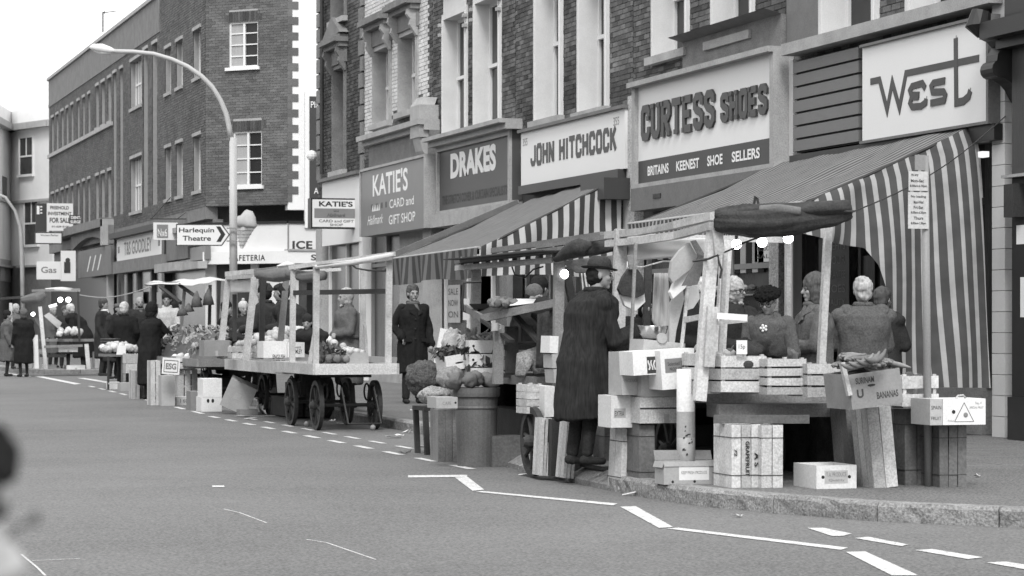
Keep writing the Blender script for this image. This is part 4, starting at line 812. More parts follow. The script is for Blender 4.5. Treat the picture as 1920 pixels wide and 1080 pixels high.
# ------------------------------------------------------------------ pale corner building far off
WB = thing('white_building', 'pale stuccoed corner building with canted front in the far distance', 'building', P(20, 690, 128)); dW = 118
c = [P(-40, 608, 112), P(20, 608, 122), P(37, 608, 120.5), P(98, 608, 118), P(150, 608, 117)]
def wallseg(p, q, z0, z1, m, name, d=0, th=.3):
    u = (q - p); u.z = 0; L_ = u.length; fr = Frame((p.x, p.y, 0), u, (u.y, -u.x, 0));
    if fr.n.y > 0: fr.n = -fr.n
    return fbox(fr, name, m, WB, 0, L_, z0, z1, d - th, d), fr, L_
for i, (p, q) in enumerate(zip(c, c[1:])):
    wallseg(p, q, 4.1, 10.6, 'stucco', 'wall', th=3); wallseg(p, q, .1, 4.1, 'stone_sooty', 'shop_wall', th=3); wallseg(p, q, 10.6, 10.9, 'stone_weathered', 'cornice', .35, 2); wallseg(p, q, 10.9, 11.6, 'stucco', 'parapet', .1, 2); wallseg(p, q, 7.1, 7.22, 'stone_weathered', 'string_course', .12, .5)
_, fr, L_ = wallseg(c[2], c[3], 4.0, 4.1, 'stone_weathered', 'ledge', .2, .5)
for (x0, x1, y0, y1) in ((38, 62, 260, 326), (47, 72, 380, 458)):
    a, b, z0, z1 = prect(fr, x0, y0, x1, y1); w_ = fbox(fr, 'window', 'glass_mid', WB, a, b, z0, z1, .0, .01); mb = MB(); f = .09
    fr.box(mb, a - f, a, z0, z1 + f, .0, .06); fr.box(mb, b, b + f, z0, z1 + f, .0, .06); fr.box(mb, a, b, z1, z1 + f, 0, .055); fr.box(mb, a, b, (z0 + z1) / 2 - .04, (z0 + z1) / 2 + .04, .01, .04); fr.box(mb, (a + b) / 2 - .03, (a + b) / 2 + .03, (z0 + z1) / 2 + .04, z1, .01, .035); mb.build('frame', 'paint_white', w_); fbox(fr, 'sill', 'paint_white', w_, a - .15, b + .15, z0 - .12, z0, 0, .15)
_, fr, L_ = wallseg(c[0], c[1], 4.0, 4.1, 'stone_weathered', 'ledge', .2, .5); a, b, z0, z1 = prect(fr, 0, 485, 26, 530); fbox(fr, 'poster', 'card_grey', WB, a, b, z0, z1, .0, .03)
a, b, z0, z1 = prect(fr, 4, 330, 12, 380); fbox(fr, 'window', 'glass_mid', WB, a, b, z0, z1, .0, .03)

# a plain terrace on the camera's side of the street, for reflections and the light it takes
OT = thing('opposite_terrace', 'plain brick terrace along the camera side of the street', 'building', (-14, 40, 0)); FO = Frame((-14, 0, 0), (0, 1, 0), (1, 0, 0)); fbox(FO, 'wall', 'brick_stock', OT, -20, 130, 0, 9, -8, 0)
for k in range(36):
    for z in (1.0, 4.4, 7.0): fbox(FO, 'window', 'glass_mid', OT, -18 + k * 4, -16.6 + k * 4, z, z + 1.5, 0, .02)
MB().box(-14, -6.5, -60, 160, 0, .12).build('pavement', 'pavement', None, kind='structure')

# ------------------------------------------------------------------ lamp posts
lp = thing('street_lamp', 'tall curved-arm street lamp at the corner of the side street', 'street lamp', P(438, 668, 57)); D_ = 57
base = P(438, 608, D_); base.z = PH; B0 = base; pz = lambda px, py: P(px, py, D_)
arm = [pz(433, 262), pz(430, 240), pz(424, 213), pz(413, 187), pz(398, 163), pz(378, 143), pz(352, 125), pz(322, 111), pz(288, 101), pz(250, 97), pz(212, 96)]
MB().tube([B0, B0 + Vector((0, 0, 1.3))], [.13, .12], 12).tube([B0 + Vector((0, 0, 1.3)), pz(437, 258)], [.095, .085], 12).build('post', 'lamp_paint', lp, smooth=True)
MB().tube([pz(437, 258)] + arm, [.06] * 4 + [.055] * 4 + [.05] * 4, 10).build('arm', 'lamp_paint', lp, smooth=True)
q = pz(190, 93); ax = (pz(168, 88) - pz(212, 96)).normalized()
MB().tube([pz(216, 96), pz(206, 94.5), pz(190, 91), pz(174, 88.5), pz(168, 89)], [.05, .11, .15, .1, .03], 12, sy=.75).build('lantern', 'paint_white', lp, smooth=True); MB().tube([pz(208, 100), pz(192, 97), pz(176, 93)], [.05, .1, .05], 10, sy=.8).build('lens', 'paper', lp, smooth=True)
ht = thing('direction_sign', 'white arrow direction sign reading Harlequin Theatre on the lamp post', 'sign', P(380, 440, D_ - .15)); FH = Frame((0, P(380, 440, D_ - .2).y, 0), (CT, -ST, 0), (-ST, -CT, 0)); FH.O = P(380, 440, D_ - .2); FH.O.z = 0
def hp(x, y, d=0): a, z = FH.hit(x, y, d); return FH.p(a, z, d)
MB().prism([hp(x, y) for x, y in ((330, 420), (416, 420), (431, 440), (416, 461), (330, 461))][::-1], FH.n, .03).build('panel', 'ink_dark', ht)
MB().prism([hp(x, y, .003) for x, y in ((332, 422), (415, 422), (428.5, 440), (415, 459), (332, 459))][::-1], FH.n, .002).build('face', 'sign_white', ht)
MB().prism([hp(x, y, .006) for x, y in ((405, 424.5), (413, 424.5), (422.5, 439.5), (414, 453.5), (405.5, 453.5), (414, 439.5))][::-1], FH.n, .002).build('arrow', 'ink', ht)
for wd, x0, y0, x1, y1 in (('Harlequin', 335.5, 427, 401.5, 438.5), ('Theatre', 342.5, 442, 395.5, 451.5)): a, b, z0, z1 = prect(FH, x0, y0, x1, y1); text(FH, wd, a, b, z0, z1, .006, 'ink', ht, bold=.02)
MB().beam(hp(425, 428, -.03), hp(444, 428, -.03), .03, .03).beam(hp(425, 452, -.03), hp(444, 452, -.03), .03, .03).build('clamp', 'steel_grey', ht)
lp2 = thing('street_lamp', 'thin distant street lamp before the white building', 'street lamp', G(47, 690 - 8, 0)); q = P(45, 608, 92); q.z = .12
MB().tube([q, P(41, 470, 92), P(38, 425, 92), P(28, 395, 92), P(10, 370, 92), P(-15, 360, 92)], [.09, .08, .07, .06, .06, .05], 8).build('post', 'stone_weathered', lp2, smooth=True)
# overhead wires
def wire(label, a, b, sag, r=.006, m='ink_dark'):
    n = 14; return MB().tube([a.lerp(b, i / n) - Vector((0, 0, sag * math.sin(math.pi * i / n))) for i in range(n + 1)], r, 5).build('cable', m, None, label=label, cat='cable')
wire('thin cable slung from the far stall to the white canopy', P(150, 553, 60), P(283, 538, 46), .12, .012, 'stone_weathered')
wire('taut dark line from the near stall post up to the shop column', P(1560, 412, 18.3), P(1885, 218, 25.6), .12)
# ================================================================== MARKET: boxes, crates, stalls
def fb(xl, xr, yb, yt, L=.4, h0=None, d=None):
    p = G(xl, yb, h0) if h0 is not None else P(xl, yb, d); Y0 = p.y
    return [p.x, FY(xr, yb, Y0).x, Y0, Y0 + L, p.z, FY(xl, yt, Y0).z]
def ffr(b): return Frame((b[0], b[2], b[4]), (1, 0, 0), (0, -1, 0))     # front face frame, s and z measured from its lower left corner
def slat_crate(label, b, n=3, m='wood_crate', gap=.012, vertical=False, rot=None, cat='crate', group=None, t=.012, posts=True, fill=False, nd=None, name='slatted_crate', wires=False):
    x0, x1, y0, y1, z0, z1 = b; o = thing(name, label, cat, ((x0 + x1) / 2, (y0 + y1) / 2, z0), group=group); rnd = random.Random(len(label) * 7 + n)
    j = lambda: rnd.uniform(-.003, .003)
    if not vertical:
        hh = (z1 - z0 + gap) / n
        for k in range(n):
            a = z0 + k * hh; c = a + hh - gap
            MB().beam((x0, y0 + t / 2 + j(), (a + c) / 2 + j()), (x1, y0 + t / 2 + j(), (a + c) / 2 + j()), t, c - a, jit=.0015).build('slat', m, o)
            MB().beam((x0, y1 - t / 2, (a + c) / 2), (x1, y1 - t / 2, (a + c) / 2), t, c - a).build('slat', m, o)
            for xx in (x0 + t / 2, x1 - t / 2): MB().beam((xx, y0 + t + .001, (a + c) / 2 + j()), (xx, y1 - t - .001, (a + c) / 2 + j()), t, c - a, jit=.001).build('slat', m, o)
        MB().box(x0 + t, x1 - t, y0 + t, y1 - t, z0 + .004, z0 + .012).build('base_board', m, o)
        if fill: MB().box(x0 + t + .03, x1 - t - .03, y0 + t + .004, y1 - t - .03, z0 + .013, z1 - .035).build('gap_shade_block', 'wood_dark', o)  # added dark block so the slat gaps look shaded
        if posts:
            for xx in (x0 + t + .001, x1 - t - .026):
                for yy in (y0 + t + .001, y1 - t - .026): MB().box(xx, xx + .025, yy, yy + .025, z0 + .013, z1 + .012).build('corner_post', m, o)
    else:
        ww = (x1 - x0 + gap) / n; nd = nd or 3; dw = (y1 - y0 - 2 * t) / nd
        for k in range(n):
            a = x0 + k * ww; MB().beam(((a * 2 + ww - gap) / 2, y0 + t / 2 + j(), z0), ((a * 2 + ww - gap) / 2 + j(), y0 + t / 2 + j(), z1 + j()), ww - gap, t, up=(0, -1, 0), jit=.0015).build('slat', m, o)
        for k in range(nd):
            a = y0 + t + k * dw
            for xx in (x0 + t / 2, x1 - t / 2): MB().box(xx - t / 2, xx + t / 2, a + .004, a + dw - .004, z0, z1 + j()).build('slat', m, o)
        for zz in (z0 + .002, (z0 + z1) / 2 - .01, z1 - .022): MB().box(x0 + t + .001, x1 - t - .001, y0 + t + .001, y1 - t, zz, zz + .02).build('end_board', m, o)
        if wires:
            for zz in (.2, .8): z = z0 + (z1 - z0) * zz; MB().box(x0 - .002, x1 + .002, y0 - .003, y0 - .0005, z - .0025, z + .0025).box(x0 - .003, x0 - .001, y0 - .003, y1, z - .0025, z + .0025).build('wire_band', 'iron', o)
    if rot: o.rotation_euler = rot
    return o
def card_box(label, b, m='card_white', open_=False, t=.006, rot=None, holes=(), side_holes=(), flaps=(), lid=False, cat='box', group=None, name='cardboard_box', tape=True):
    x0, x1, y0, y1, z0, z1 = b; o = thing(name, label, cat, ((x0 + x1) / 2, (y0 + y1) / 2, z0), group=group); mb = MB()
    if open_:
        mb.box(x0, x1, y0, y0 + t, z0, z1); mb.box(x0, x1, y1 - t, y1, z0, z1); mb.box(x0, x0 + t, y0 + t, y1 - t, z0, z1); mb.box(x1 - t, x1, y0 + t, y1 - t, z0, z1); mb.box(x0 + t, x1 - t, y0 + t, y1 - t, z0, z0 + t)
    else: mb.box(x0, x1, y0, y1, z0, z1)
    ob = mb.build('carton', m, o)
    W_ = x1 - x0; H_ = z1 - z0
    for (u, v, rx, rz_) in holes:
        pts = [Vector((x0 + W_ * u + rx * math.cos(a), y0 - .0012, z0 + H_ * v + rz_ * math.sin(a))) for a in [i * math.pi / 7 for i in range(14)]]; MB().prism(pts, (0, -1, 0), .001).build('hand_hole', 'black_paint', o)
    for k, (side, ln, ang, mm_) in enumerate(flaps):       # side: f b l r ; angle outward from vertical-up
        a = R(ang); mb = MB()
        if side in 'fb':
            yy = y0 if side == 'f' else y1; s_ = -1 if side == 'f' else 1; e_ = Vector((0, s_ * math.sin(a), math.cos(a))) * ln; p = Vector((x0, yy, z1 + .001)); q = Vector((x1, yy, z1 + .001)); nn = Vector((0, math.cos(a), -s_ * math.sin(a)))
        else:
            xx = x0 if side == 'l' else x1; s_ = -1 if side == 'l' else 1; e_ = Vector((s_ * math.sin(a), 0, math.cos(a))) * ln; p = Vector((xx, y0, z1 + .001)); q = Vector((xx, y1, z1 + .001)); nn = Vector((math.cos(a), 0, -s_ * math.sin(a)))
        mb.prism([p, q, q + e_ * .96, p + e_ + Vector((0, 0, .004))], nn, .004); mb.build('flap', mm_ or m, o)
    if tape and not open_: MB().box(x0 + W_ * .45, x0 + W_ * .55, y0 - .0008, y0 - .0002, z0, z0 + H_ * .35).build('tape', 'card_grey', o) if W_ > .35 else None
    if rot: o.rotation_euler = rot
    return o
def on(o, b, body, u0, u1, v0, v1, m='ink_dark', bold=0.0, face='f', d=.0015):
    x0, x1, y0, y1, z0, z1 = b; r_ = o.rotation_euler.copy(); o.rotation_euler = (0, 0, 0)
    if face == 'f': fr = Frame((x0, y0, z0), (1, 0, 0), (0, -1, 0)); W_ = x1 - x0
    else: fr = Frame((x0, y1, z0), (0, -1, 0), (-1, 0, 0)); W_ = y1 - y0
    H_ = z1 - z0
    if body is None: q = fbox(fr, 'print_panel', m, o, u0 * W_, u1 * W_, v0 * H_, v1 * H_, 0, d * .6)
    else: q = text(fr, body, u0 * W_, u1 * W_, v0 * H_, v1 * H_, d, m, o, bold=bold)
    o.rotation_euler = r_; return q
ICO = {}
def lump(kind, m, jit=.0, n=10, r=1.0, sz=1.0):
    k = (kind, m)
    if k not in ICO:
        mb = MB().ball((0, 0, 0), r, n + 4, max(5, n * 2 // 3) + 3, sz=sz)
        if jit: mb.v = [tuple(Vector(v) * (1 + jit * 2.6 * noise.noise(Vector(v) * 2.1 + Vector((len(kind), 3, 1))) + jit * 1.2 * noise.noise(Vector(v) * 5.5))) for v in mb.v]
        ICO[k] = mb.mesh(kind, m, smooth=True)
    return ICO[k]
def heap(kind, label, cat, m, box, r, n, group, jit=.03, sz=1.0, seed=1, top=None, nn=10):
    """countable fruit lying in a heap: each one its own object"""
    rnd = random.Random(seed); x0, x1, y0, y1, z0, h = box; me = lump(kind, m, jit, nn, 1, sz); placed = []; tries = 0
    while len(placed) < n and tries < n * 60:
        tries += 1; u = rnd.random(); v = rnd.random(); x = x0 + (x1 - x0) * u; y = y0 + (y1 - y0) * v; hh = h(u, v) if callable(h) else h * (1 - (2 * u - 1) ** 2 * .6) * (.4 + .6 * v)
        z = z0 + hh + r
        if all((Vector((x, y, z)) - q).length > r * 1.75 for q in placed): placed.append(Vector((x, y, z)))
    for q in placed:
        s = r * rnd.uniform(.88, 1.1); o = inst(kind, me, q, (rnd.uniform(0, 6), rnd.uniform(0, 6), rnd.uniform(0, 6)), (s, s, s * .94), label=label, cat=cat, group=group)
def leaf_heap(name, label, cat, m, box, n, size, seed=1, parent=None):
    rnd = random.Random(seed); x0, x1, y0, y1, z0, h = box; mb = MB()
    for k in range(n):
        u, v = rnd.random(), rnd.random(); c = Vector((x0 + (x1 - x0) * u, y0 + (y1 - y0) * v, z0 + h * rnd.random() * (1 - (2 * u - 1) ** 2 * .5))); a = Vector((rnd.gauss(0, 1), rnd.gauss(0, 1), rnd.gauss(0, 1))).normalized(); b_ = a.cross(Vector((rnd.gauss(0, 1), rnd.gauss(0, 1), rnd.gauss(0, 1)))).normalized(); s = size * rnd.uniform(.5, 1.2); nn_ = a.cross(b_)
        p = [c - a * s, c - a * .3 * s + b_ * .45 * s + nn_ * .2 * s, c + a * s * .5 + b_ * .4 * s, c + a * s + nn_ * .25 * s, c + a * .5 * s - b_ * .4 * s, c - a * .3 * s - b_ * .45 * s + nn_ * .2 * s]
        i = len(mb.v); mb.v += [tuple(q) for q in p]; mb.f += [(i, i + 1, i + 2, i + 3), (i, i + 3, i + 4, i + 5)]
    return mb.build(name, m, parent, label=label if parent is None else None, cat=cat if parent is None else None, kind='stuff')
def mound(m, box, seed=1, name='heap_base', label=None, cat=None, amp=.3, nx=16, ny=10):
    x0, x1, y0, y1, z0, h = box; mb = MB()
    f = lambda u, v: (x0 + (x1 - x0) * u, y0 + (y1 - y0) * v, z0 + h * (max(0, 1 - (2 * u - 1) ** 4) * max(0, 1 - (2 * v - 1) ** 4)) * (1 + amp * noise.noise(Vector((u * 5, v * 5, seed)))))
    mb.grid(f, nx, ny); return mb.build(name, m, None, smooth=True, label=label, cat=cat)
def spoked_wheel(parent, c, r, m='iron', nsp=8, w=.05, ax=(1, 0, 0)):
    """wheel turning about the cross-street axis"""
    c = Vector(c); mb = MB(); n = 28; ax = Vector(ax).normalized(); e1 = Vector((0, 0, 1)); e2 = ax.cross(e1)
    for i in range(n):
        a0 = 2 * math.pi * i / n; a1 = 2 * math.pi * (i + 1) / n; d0 = e1 * math.cos(a0) + e2 * math.sin(a0); d1 = e1 * math.cos(a1) + e2 * math.sin(a1)
        q = [c + d * rr + ax * s for d in (d0, d1) for rr, s in ((r, -w / 2), (r, w / 2), (r - .05, w / 2), (r - .05, -w / 2))]
        b = len(mb.v); mb.v += [tuple(v) for v in q]
        for k in range(4): mb.f.append((b + k, b + (k + 1) % 4, b + 4 + (k + 1) % 4, b + 4 + k))
    wh = mb.build('wheel', m, parent)
    MB().tube([c - ax * .09, c - ax * .05, c + ax * .05, c + ax * .09], [.035, .06, .06, .035], 12).build('hub', m, wh)
    for i in range(nsp):
        a = 2 * math.pi * (i + .3) / nsp; d = e1 * math.cos(a) + e2 * math.sin(a); MB().tube([c + d * .05, c + d * (r - .045)], [.02, .016], 6).build('spoke', m, wh)
    return wh
def deck(parent, x0, x1, y0, y1, z, m='wood_pale', n=7, t=.03, lip=.07, lm=None):
    w_ = (x1 - x0) / n
    for k in range(n): MB().beam((x0 + (k + .5) * w_, y0, z - t / 2), (x0 + (k + .5) * w_, y1, z - t / 2 + random.uniform(-.003, .003)), w_ - .006, t).build('deck_board', m, parent)
    lm = lm or m
    MB().box(x0 - .02, x1 + .02, y0 - .03, y0 - .001, z - lip, z + .02).build('edge_board', lm, parent); MB().box(x0 - .02, x1 + .02, y1 + .001, y1 + .03, z - lip, z + .02).build('edge_board', lm, parent)
    MB().box(x0 - .05, x0 - .021, y0 - .03, y1 + .03, z - lip, z + .02).build('edge_board', lm, parent); MB().box(x1 + .021, x1 + .05, y0 - .03, y1 + .03, z - lip, z + .02).build('edge_board', lm, parent)
def undercart(parent, x0, x1, y0, y1, z, r=.29, ws=None):
    xa, xb = x0 + .12, x1 - .12; ws = ws or (y0 + .35, y1 - .35)
    for yy in ws:
        for xx in (xa, xb): spoked_wheel(parent, (xx, yy, r), r)
        MB().cyl((xa - .08, yy, r), (xb + .08, yy, r), .022, 8).build('axle', 'iron', parent)
        MB().beam((xa + .05, yy, z - .12), (xb - .05, yy, z - .12), .08, .07).build('bolster', 'wood_dark', parent)
        for xx in (xa + .1, xb - .1):                      # leaf spring ring
            MB().tube([(xx, yy + .13 * math.cos(a), r + .16 + .10 * math.sin(a)) for a in [k * math.pi / 6 for k in range(12)]], .012, 5, closed=True).build('spring', 'iron', parent)
    for xx in (x0 + .15, (x0 + x1) / 2, x1 - .15): MB().beam((xx, y0 + .03, z - .065), (xx, y1 - .03, z - .065), .06, .06).build('bearer', 'wood_dark', parent)
def seg(px0, py0, px1, py1, d0, d1, w_, h_, name, m, par, **k): return MB().beam(P(px0, py0, d0), P(px1, py1, d1), w_, h_, **k).build(name, m, par)

# ------------------------------------------------------------------ STALL A: the near fruit stall
A = thing('market_stall', 'near fruit stall on a spoked barrow with pale timber frame and rolled tarpaulin', 'market stall', (7.3, 18.4, PH))
ax0, ax1, ay0, ay1, az = 6.86, 7.92, 17.25, 19.5, .78
deck(A, ax0, ax1, ay0, ay1, az, lip=.08, lm='wood_weathered'); undercart(A, ax0, ax1, ay0, ay1, az, r=.30, ws=(18.3, 19.2))
seg(1338, 786, 1517, 786, 17.9, 17.9, .05, .06, 'chassis_bar', 'wood_brown_shaded', A)  # bar coloured darker to deepen the shade under the stall
seg(1338, 424, 1311, 752, 18.15, 18.05, .085, .07, 'post', 'wood_pale', A, up=(0, 1, 0)); seg(1553, 426, 1539, 690, 18.25, 18.15, .05, .05, 'post', 'wood_pale', A, up=(0, 1, 0))
seg(1344, 425, 1349, 478, 18.0, 18.0, .075, .03, 'post_plate', 'wood_pale', A, up=(0, 1, 0)); seg(1336, 575, 1329, 688, 18.0, 18.0, .08, .03, 'post_plate', 'wood_pale', A, up=(0, 1, 0)); seg(1360, 470, 1350, 670, 18.5, 18.5, .03, .03, 'post_batten', 'wood_pale', A, up=(0, 1, 0))
seg(1164, 430, 1159, 640, 20.5, 20.4, .10, .05, 'post', 'wood_pale', A, up=(0, 1, 0)); seg(1478, 455, 1478, 690, 20.6, 20.6, .04, .04, 'post', 'wood_pale', A, up=(0, 1, 0)); seg(1362, 450, 1349, 668, 20.2, 20.2, .085, .05, 'post', 'wood_pale', A, up=(0, 1, 0))
seg(1192, 455, 1182, 672, 19.6, 19.5, .022, .022, 'pole', 'wood_weathered', A); seg(1290, 540, 1276, 668, 18.8, 18.7, .022, .022, 'pole', 'wood_pale', A)
def curved(p, d, w_, h_, name, m):
    for k, ((x0, y0), (x1, y1)) in enumerate(zip(p, p[1:])): t0 = k / (len(p) - 1); t1 = (k + 1) / (len(p) - 1); MB().beam(P(x0, y0, d[0] + (d[1] - d[0]) * t0), P(x1, y1, d[0] + (d[1] - d[0]) * t1), w_, h_, jit=.003).build(name, m, A)
curved([(1140, 441), (1205, 434), (1270, 422), (1340, 405)], (20.9, 18.1), .07, .055, 'roof_rail', 'wood_pale'); curved([(1140, 457), (1205, 451), (1270, 441), (1338, 423)], (20.8, 18.05), .06, .055, 'roof_rail', 'wood_pale')
curved([(1345, 402), (1420, 388), (1462, 384)], (18.4, 18.6), .08, .03, 'roof_rail', 'wood_pale'); seg(1350, 418, 1560, 415, 18.2, 18.3, .04, .04, 'roof_rail', 'wood_pale', A); seg(1555, 415, 1470, 440, 18.3, 20.8, .04, .04, 'roof_rail', 'wood_pale', A); seg(1160, 443, 1480, 450, 20.8, 20.8, .05, .05, 'roof_rail', 'wood_pale', A)
def sheet(name, m, par, pts, d, label=None, cat=None, amp=.02, seed=0, nu=14, nv=10, th=.006):
    """cloth between four pixel corners (tl, tr, br, bl), each with its own depth"""
    c_ = [P(x, y, dd) for (x, y), dd in zip(pts, d)]; n_ = (c_[1] - c_[0]).cross(c_[3] - c_[0]).normalized()
    def f(u, v): q = c_[0].lerp(c_[1], u).lerp(c_[3].lerp(c_[2], u), v); return q + n_ * (amp * noise.noise(Vector((u * 4 + seed, v * 3, seed))) + amp * .5 * math.sin(u * 17 + v * 3 + seed))
    o = MB().grid(f, nu, nv).build(name, m, par, smooth=True, label=label, cat=cat); s_ = o.modifiers.new('thickness', 'SOLIDIFY'); s_.thickness = th; return o
sheet('valance_board', 'paint_cream', A, [(1166, 452), (1332, 446), (1330, 478), (1168, 490)], [20.6, 19, 19, 20.6], amp=.008)
# rolled tarpaulin on the front edge
def roll(name, m, par, pts, rad, sx=1.0, sy=1.0, n=24, label=None, cat=None, amp=.12, seed=1, **k):
    q = [P(*p) for p in pts]; c_ = []; r_ = []
    N_ = 22
    for i in range(N_ + 1):
        t = i / N_ * (len(q) - 1); a = min(int(t), len(q) - 2); f = t - a; c_.append(q[a].lerp(q[a + 1], f)); r_.append(rad[a] + (rad[a + 1] - rad[a]) * f)
    mb = MB().tube(c_, r_, n, sx=sx, sy=sy)
    for i, v in enumerate(mb.v[:]):
        ring = min(i // n, N_); cc = c_[ring]; dv = Vector(v) - cc; th_ = 2 * math.pi * (i % n) / n; s_ = 1 + amp * noise.noise(Vector(v) * 7 + Vector((seed, 0, 0))) - 2.2 * amp * abs(noise.noise(Vector((math.cos(th_) * 2.6 + seed, math.sin(th_) * 2.6, ring * .05)))) + amp * .9; mb.v[i] = tuple(cc + dv * s_)
    return mb.build(name, m, par, smooth=True, label=label, cat=cat, **k)
tp = thing('rolled_tarpaulin', 'dark rolled tarpaulin sagging from the front edge of the near stall roof', 'tarpaulin', P(1465, 440, 18))
roll('roll', 'canvas_dark', tp, [(1347, 412, 18.0), (1372, 414, 17.95), (1430, 415, 17.9), (1500, 408, 17.9), (1560, 401, 17.95), (1590, 396, 18.0)], [.075, .095, .105, .095, .08, .065], seed=3, n=36, amp=.2); roll('fold', 'canvas_dark', tp, [(1343, 406, 17.97), (1400, 396, 17.9), (1470, 397, 17.85), (1540, 389, 17.85), (1592, 388, 17.9)], [.045, .05, .035, .045, .045], seed=6, n=20, amp=.22); MB().lathe([(.05, 0), (.06, .012), (.045, .014), (.03, .0)], 14, P(1590, 398, 17.9)).build('rolled_end', 'canvas_mid', tp); roll('fold', 'canvas_mid', tp, [(1425, 393, 17.85), (1460, 392, 17.8), (1500, 396, 17.82)], [.03, .035, .03], seed=9, n=10)
MB().tube([P(1412, 395, 18), P(1416, 368, 18), P(1420, 372, 18), P(1424, 394, 18)], .01, 5).build('rope_knot', 'iron', tp)
# lit bulbs on a cable
def bulb(x, y, d, r=.036, label='', big=1.0):
    o = thing('light_bulb', label, 'light bulb', P(x, y, d), group='bare bulbs hung under the stall roofs'); q = P(x, y, d)
    MB().ball(q, r * big, 14, 10, sz=1.0).build('glass_bulb', 'bulb_lit', o, smooth=True); MB().cyl(q + Vector((0, 0, r * big * .8)), q + Vector((0, 0, r * big + .04)), .014, 8).build('cap', 'iron', o); return o
bulb(1381, 458, 18.1, label='left bulb of the three under the rolled tarpaulin'); bulb(1429, 454, 18.1, label='middle bulb of the three under the rolled tarpaulin'); bulb(1478, 447, 18.1, label='right bulb of the three under the rolled tarpaulin')
def cable(pts, r=.007, label='', m='iron'): return MB().tube([P(*p) for p in pts], r, 5).build('cable', m, None, label=label, cat='cable')
cable([(1342, 480, 18), (1370, 468, 18), (1395, 455, 18), (1420, 446, 18), (1478, 436, 18)], label='dark cable feeding the three bulbs of the near stall'); cable([(1300, 490, 18.4), (1330, 485, 18), (1346, 478, 17.98), (1348, 492, 17.98), (1353, 505, 17.98), (1350, 522, 17.98)], .009, 'black cable coiled round the near stall corner post')
# shelf half way up
seg(1287, 597, 1310, 595, 18.6, 18.6, .3, .03, 'shelf', 'wood_pale', A); seg(1344, 592, 1401, 596, 17.95, 17.95, .03, .045, 'shelf_rail', 'paint_white', A); seg(1344, 606, 1401, 600, 18.3, 18.3, .03, .03, 'shelf_rail', 'wood_pale', A); seg(1285, 600, 1345, 588, 18.5, 18.2, .03, .04, 'shelf_rail', 'wood_pale', A)
# slatted crates along the front edge
cr = ay0 - .30
for k, (x0, x1, yb, yt, n, lb) in enumerate(((1352, 1437, 736, 668, 3, 'slatted crate with a knot in its top slat, left on the near stall front'), (1439, 1512, 740, 674, 4, 'middle slatted crate of the row on the near stall front'), (1514, 1588, 744, 683, 3, 'pale slatted crate at the right end of the near stall front'))):
    b = fb(x0, x1, yb, yt, .36, d=17.95 + (.06 if k == 0 else 0)); b[4] = max(b[4], .02); o = slat_crate(lb, b, n, group='slatted crates on the near stall', gap=.014, fill=True)
    if k == 0: MB().ball((b[0] + (b[1] - b[0]) * .6, b[2] - .002, b[5] - .06), .03, 8, 5, sy=.3, sx=1.4).build('knot', 'wood_dark', o)
b = fb(1310, 1350, 738, 664, .34, d=18.2); slat_crate('narrow slatted crate tucked behind the near stall corner post', b, 3, fill=True, group='slatted crates on the near stall')
MB().box(6.84, 7.98, 16.95, 17.2, .685, .70).box(6.86, 6.92, 16.95, 17.24, .60, .684).box(7.88, 7.94, 16.95, 17.24, .60, .684).build('front_shelf', 'wood_weathered', A, kind=None)
MB().box(6.82, 8.0, 16.90, 16.948, .60, .70).build('front_board', 'wood_weathered', A)
# goods in the crates
heap('potato', 'brown knobbly root in the heap on the near stall', 'vegetable', 'root_veg', [*[P(1425, 668, 18.4).x, P(1530, 668, 18.4).x], 17.25, 17.7, .98, .07], .045, 46, 'roots heaped on the near stall', jit=.15, seed=4)
heap('ginger_root', 'large furry lump lying on the crates before the lady in the fur hat', 'vegetable', 'sacking', [P(1440, 660, 18.2).x, P(1495, 660, 18.2).x, 17.1, 17.4, 1.0, .05], .075, 6, 'furry lumps on the crates', jit=.16, seed=9)
heap('onion', 'pale onion in the crate by the stall corner post', 'vegetable', 'fruit_pale', [P(1350, 660, 18.4).x, P(1425, 660, 18.4).x, 17.2, 17.6, 1.0, .02], .04, 12, 'pale onions on the near stall', seed=5)
pc = thing('price_card', 'small price card stuck in the goods left of the lady in the fur hat', 'price card', P(1391, 664, 18)); b = fb(1381, 1401, 664, 638, .003, d=18); MB().box(*b).build('card', 'paper', pc); on(pc, b, '15p', .2, .8, .3, .7)
# scale with bowl
sc = thing('weighing_scale', 'hanging-pan greengrocer scale with a shiny bowl on the near stall', 'scale', P(1225, 668, 19)); q = P(1224, 612, 19)
MB().lathe([(.02, -.1), (.07, -.09), (.10, -.05), (.115, 0), (.118, .005), (.108, .0), (.09, -.045), (.02, -.085)], 20, q, sx=1.05, sy=1).build('bowl', 'chrome', sc, smooth=True); MB().box(q.x - .07, q.x + .07, q.y - .07, q.y + .07, q.z - .30, q.z - .14).build('scale_body', 'iron', sc); MB().cyl(q + Vector((0, 0, -.14)), q + Vector((0, 0, -.09)), .02, 8).build('stem', 'iron', sc)
MB().cyl(P(1240, 634, 18.85), P(1240, 634, 18.85) + Vector((0, -.02, 0)), .04, 14).build('dial', 'card_grey', sc)
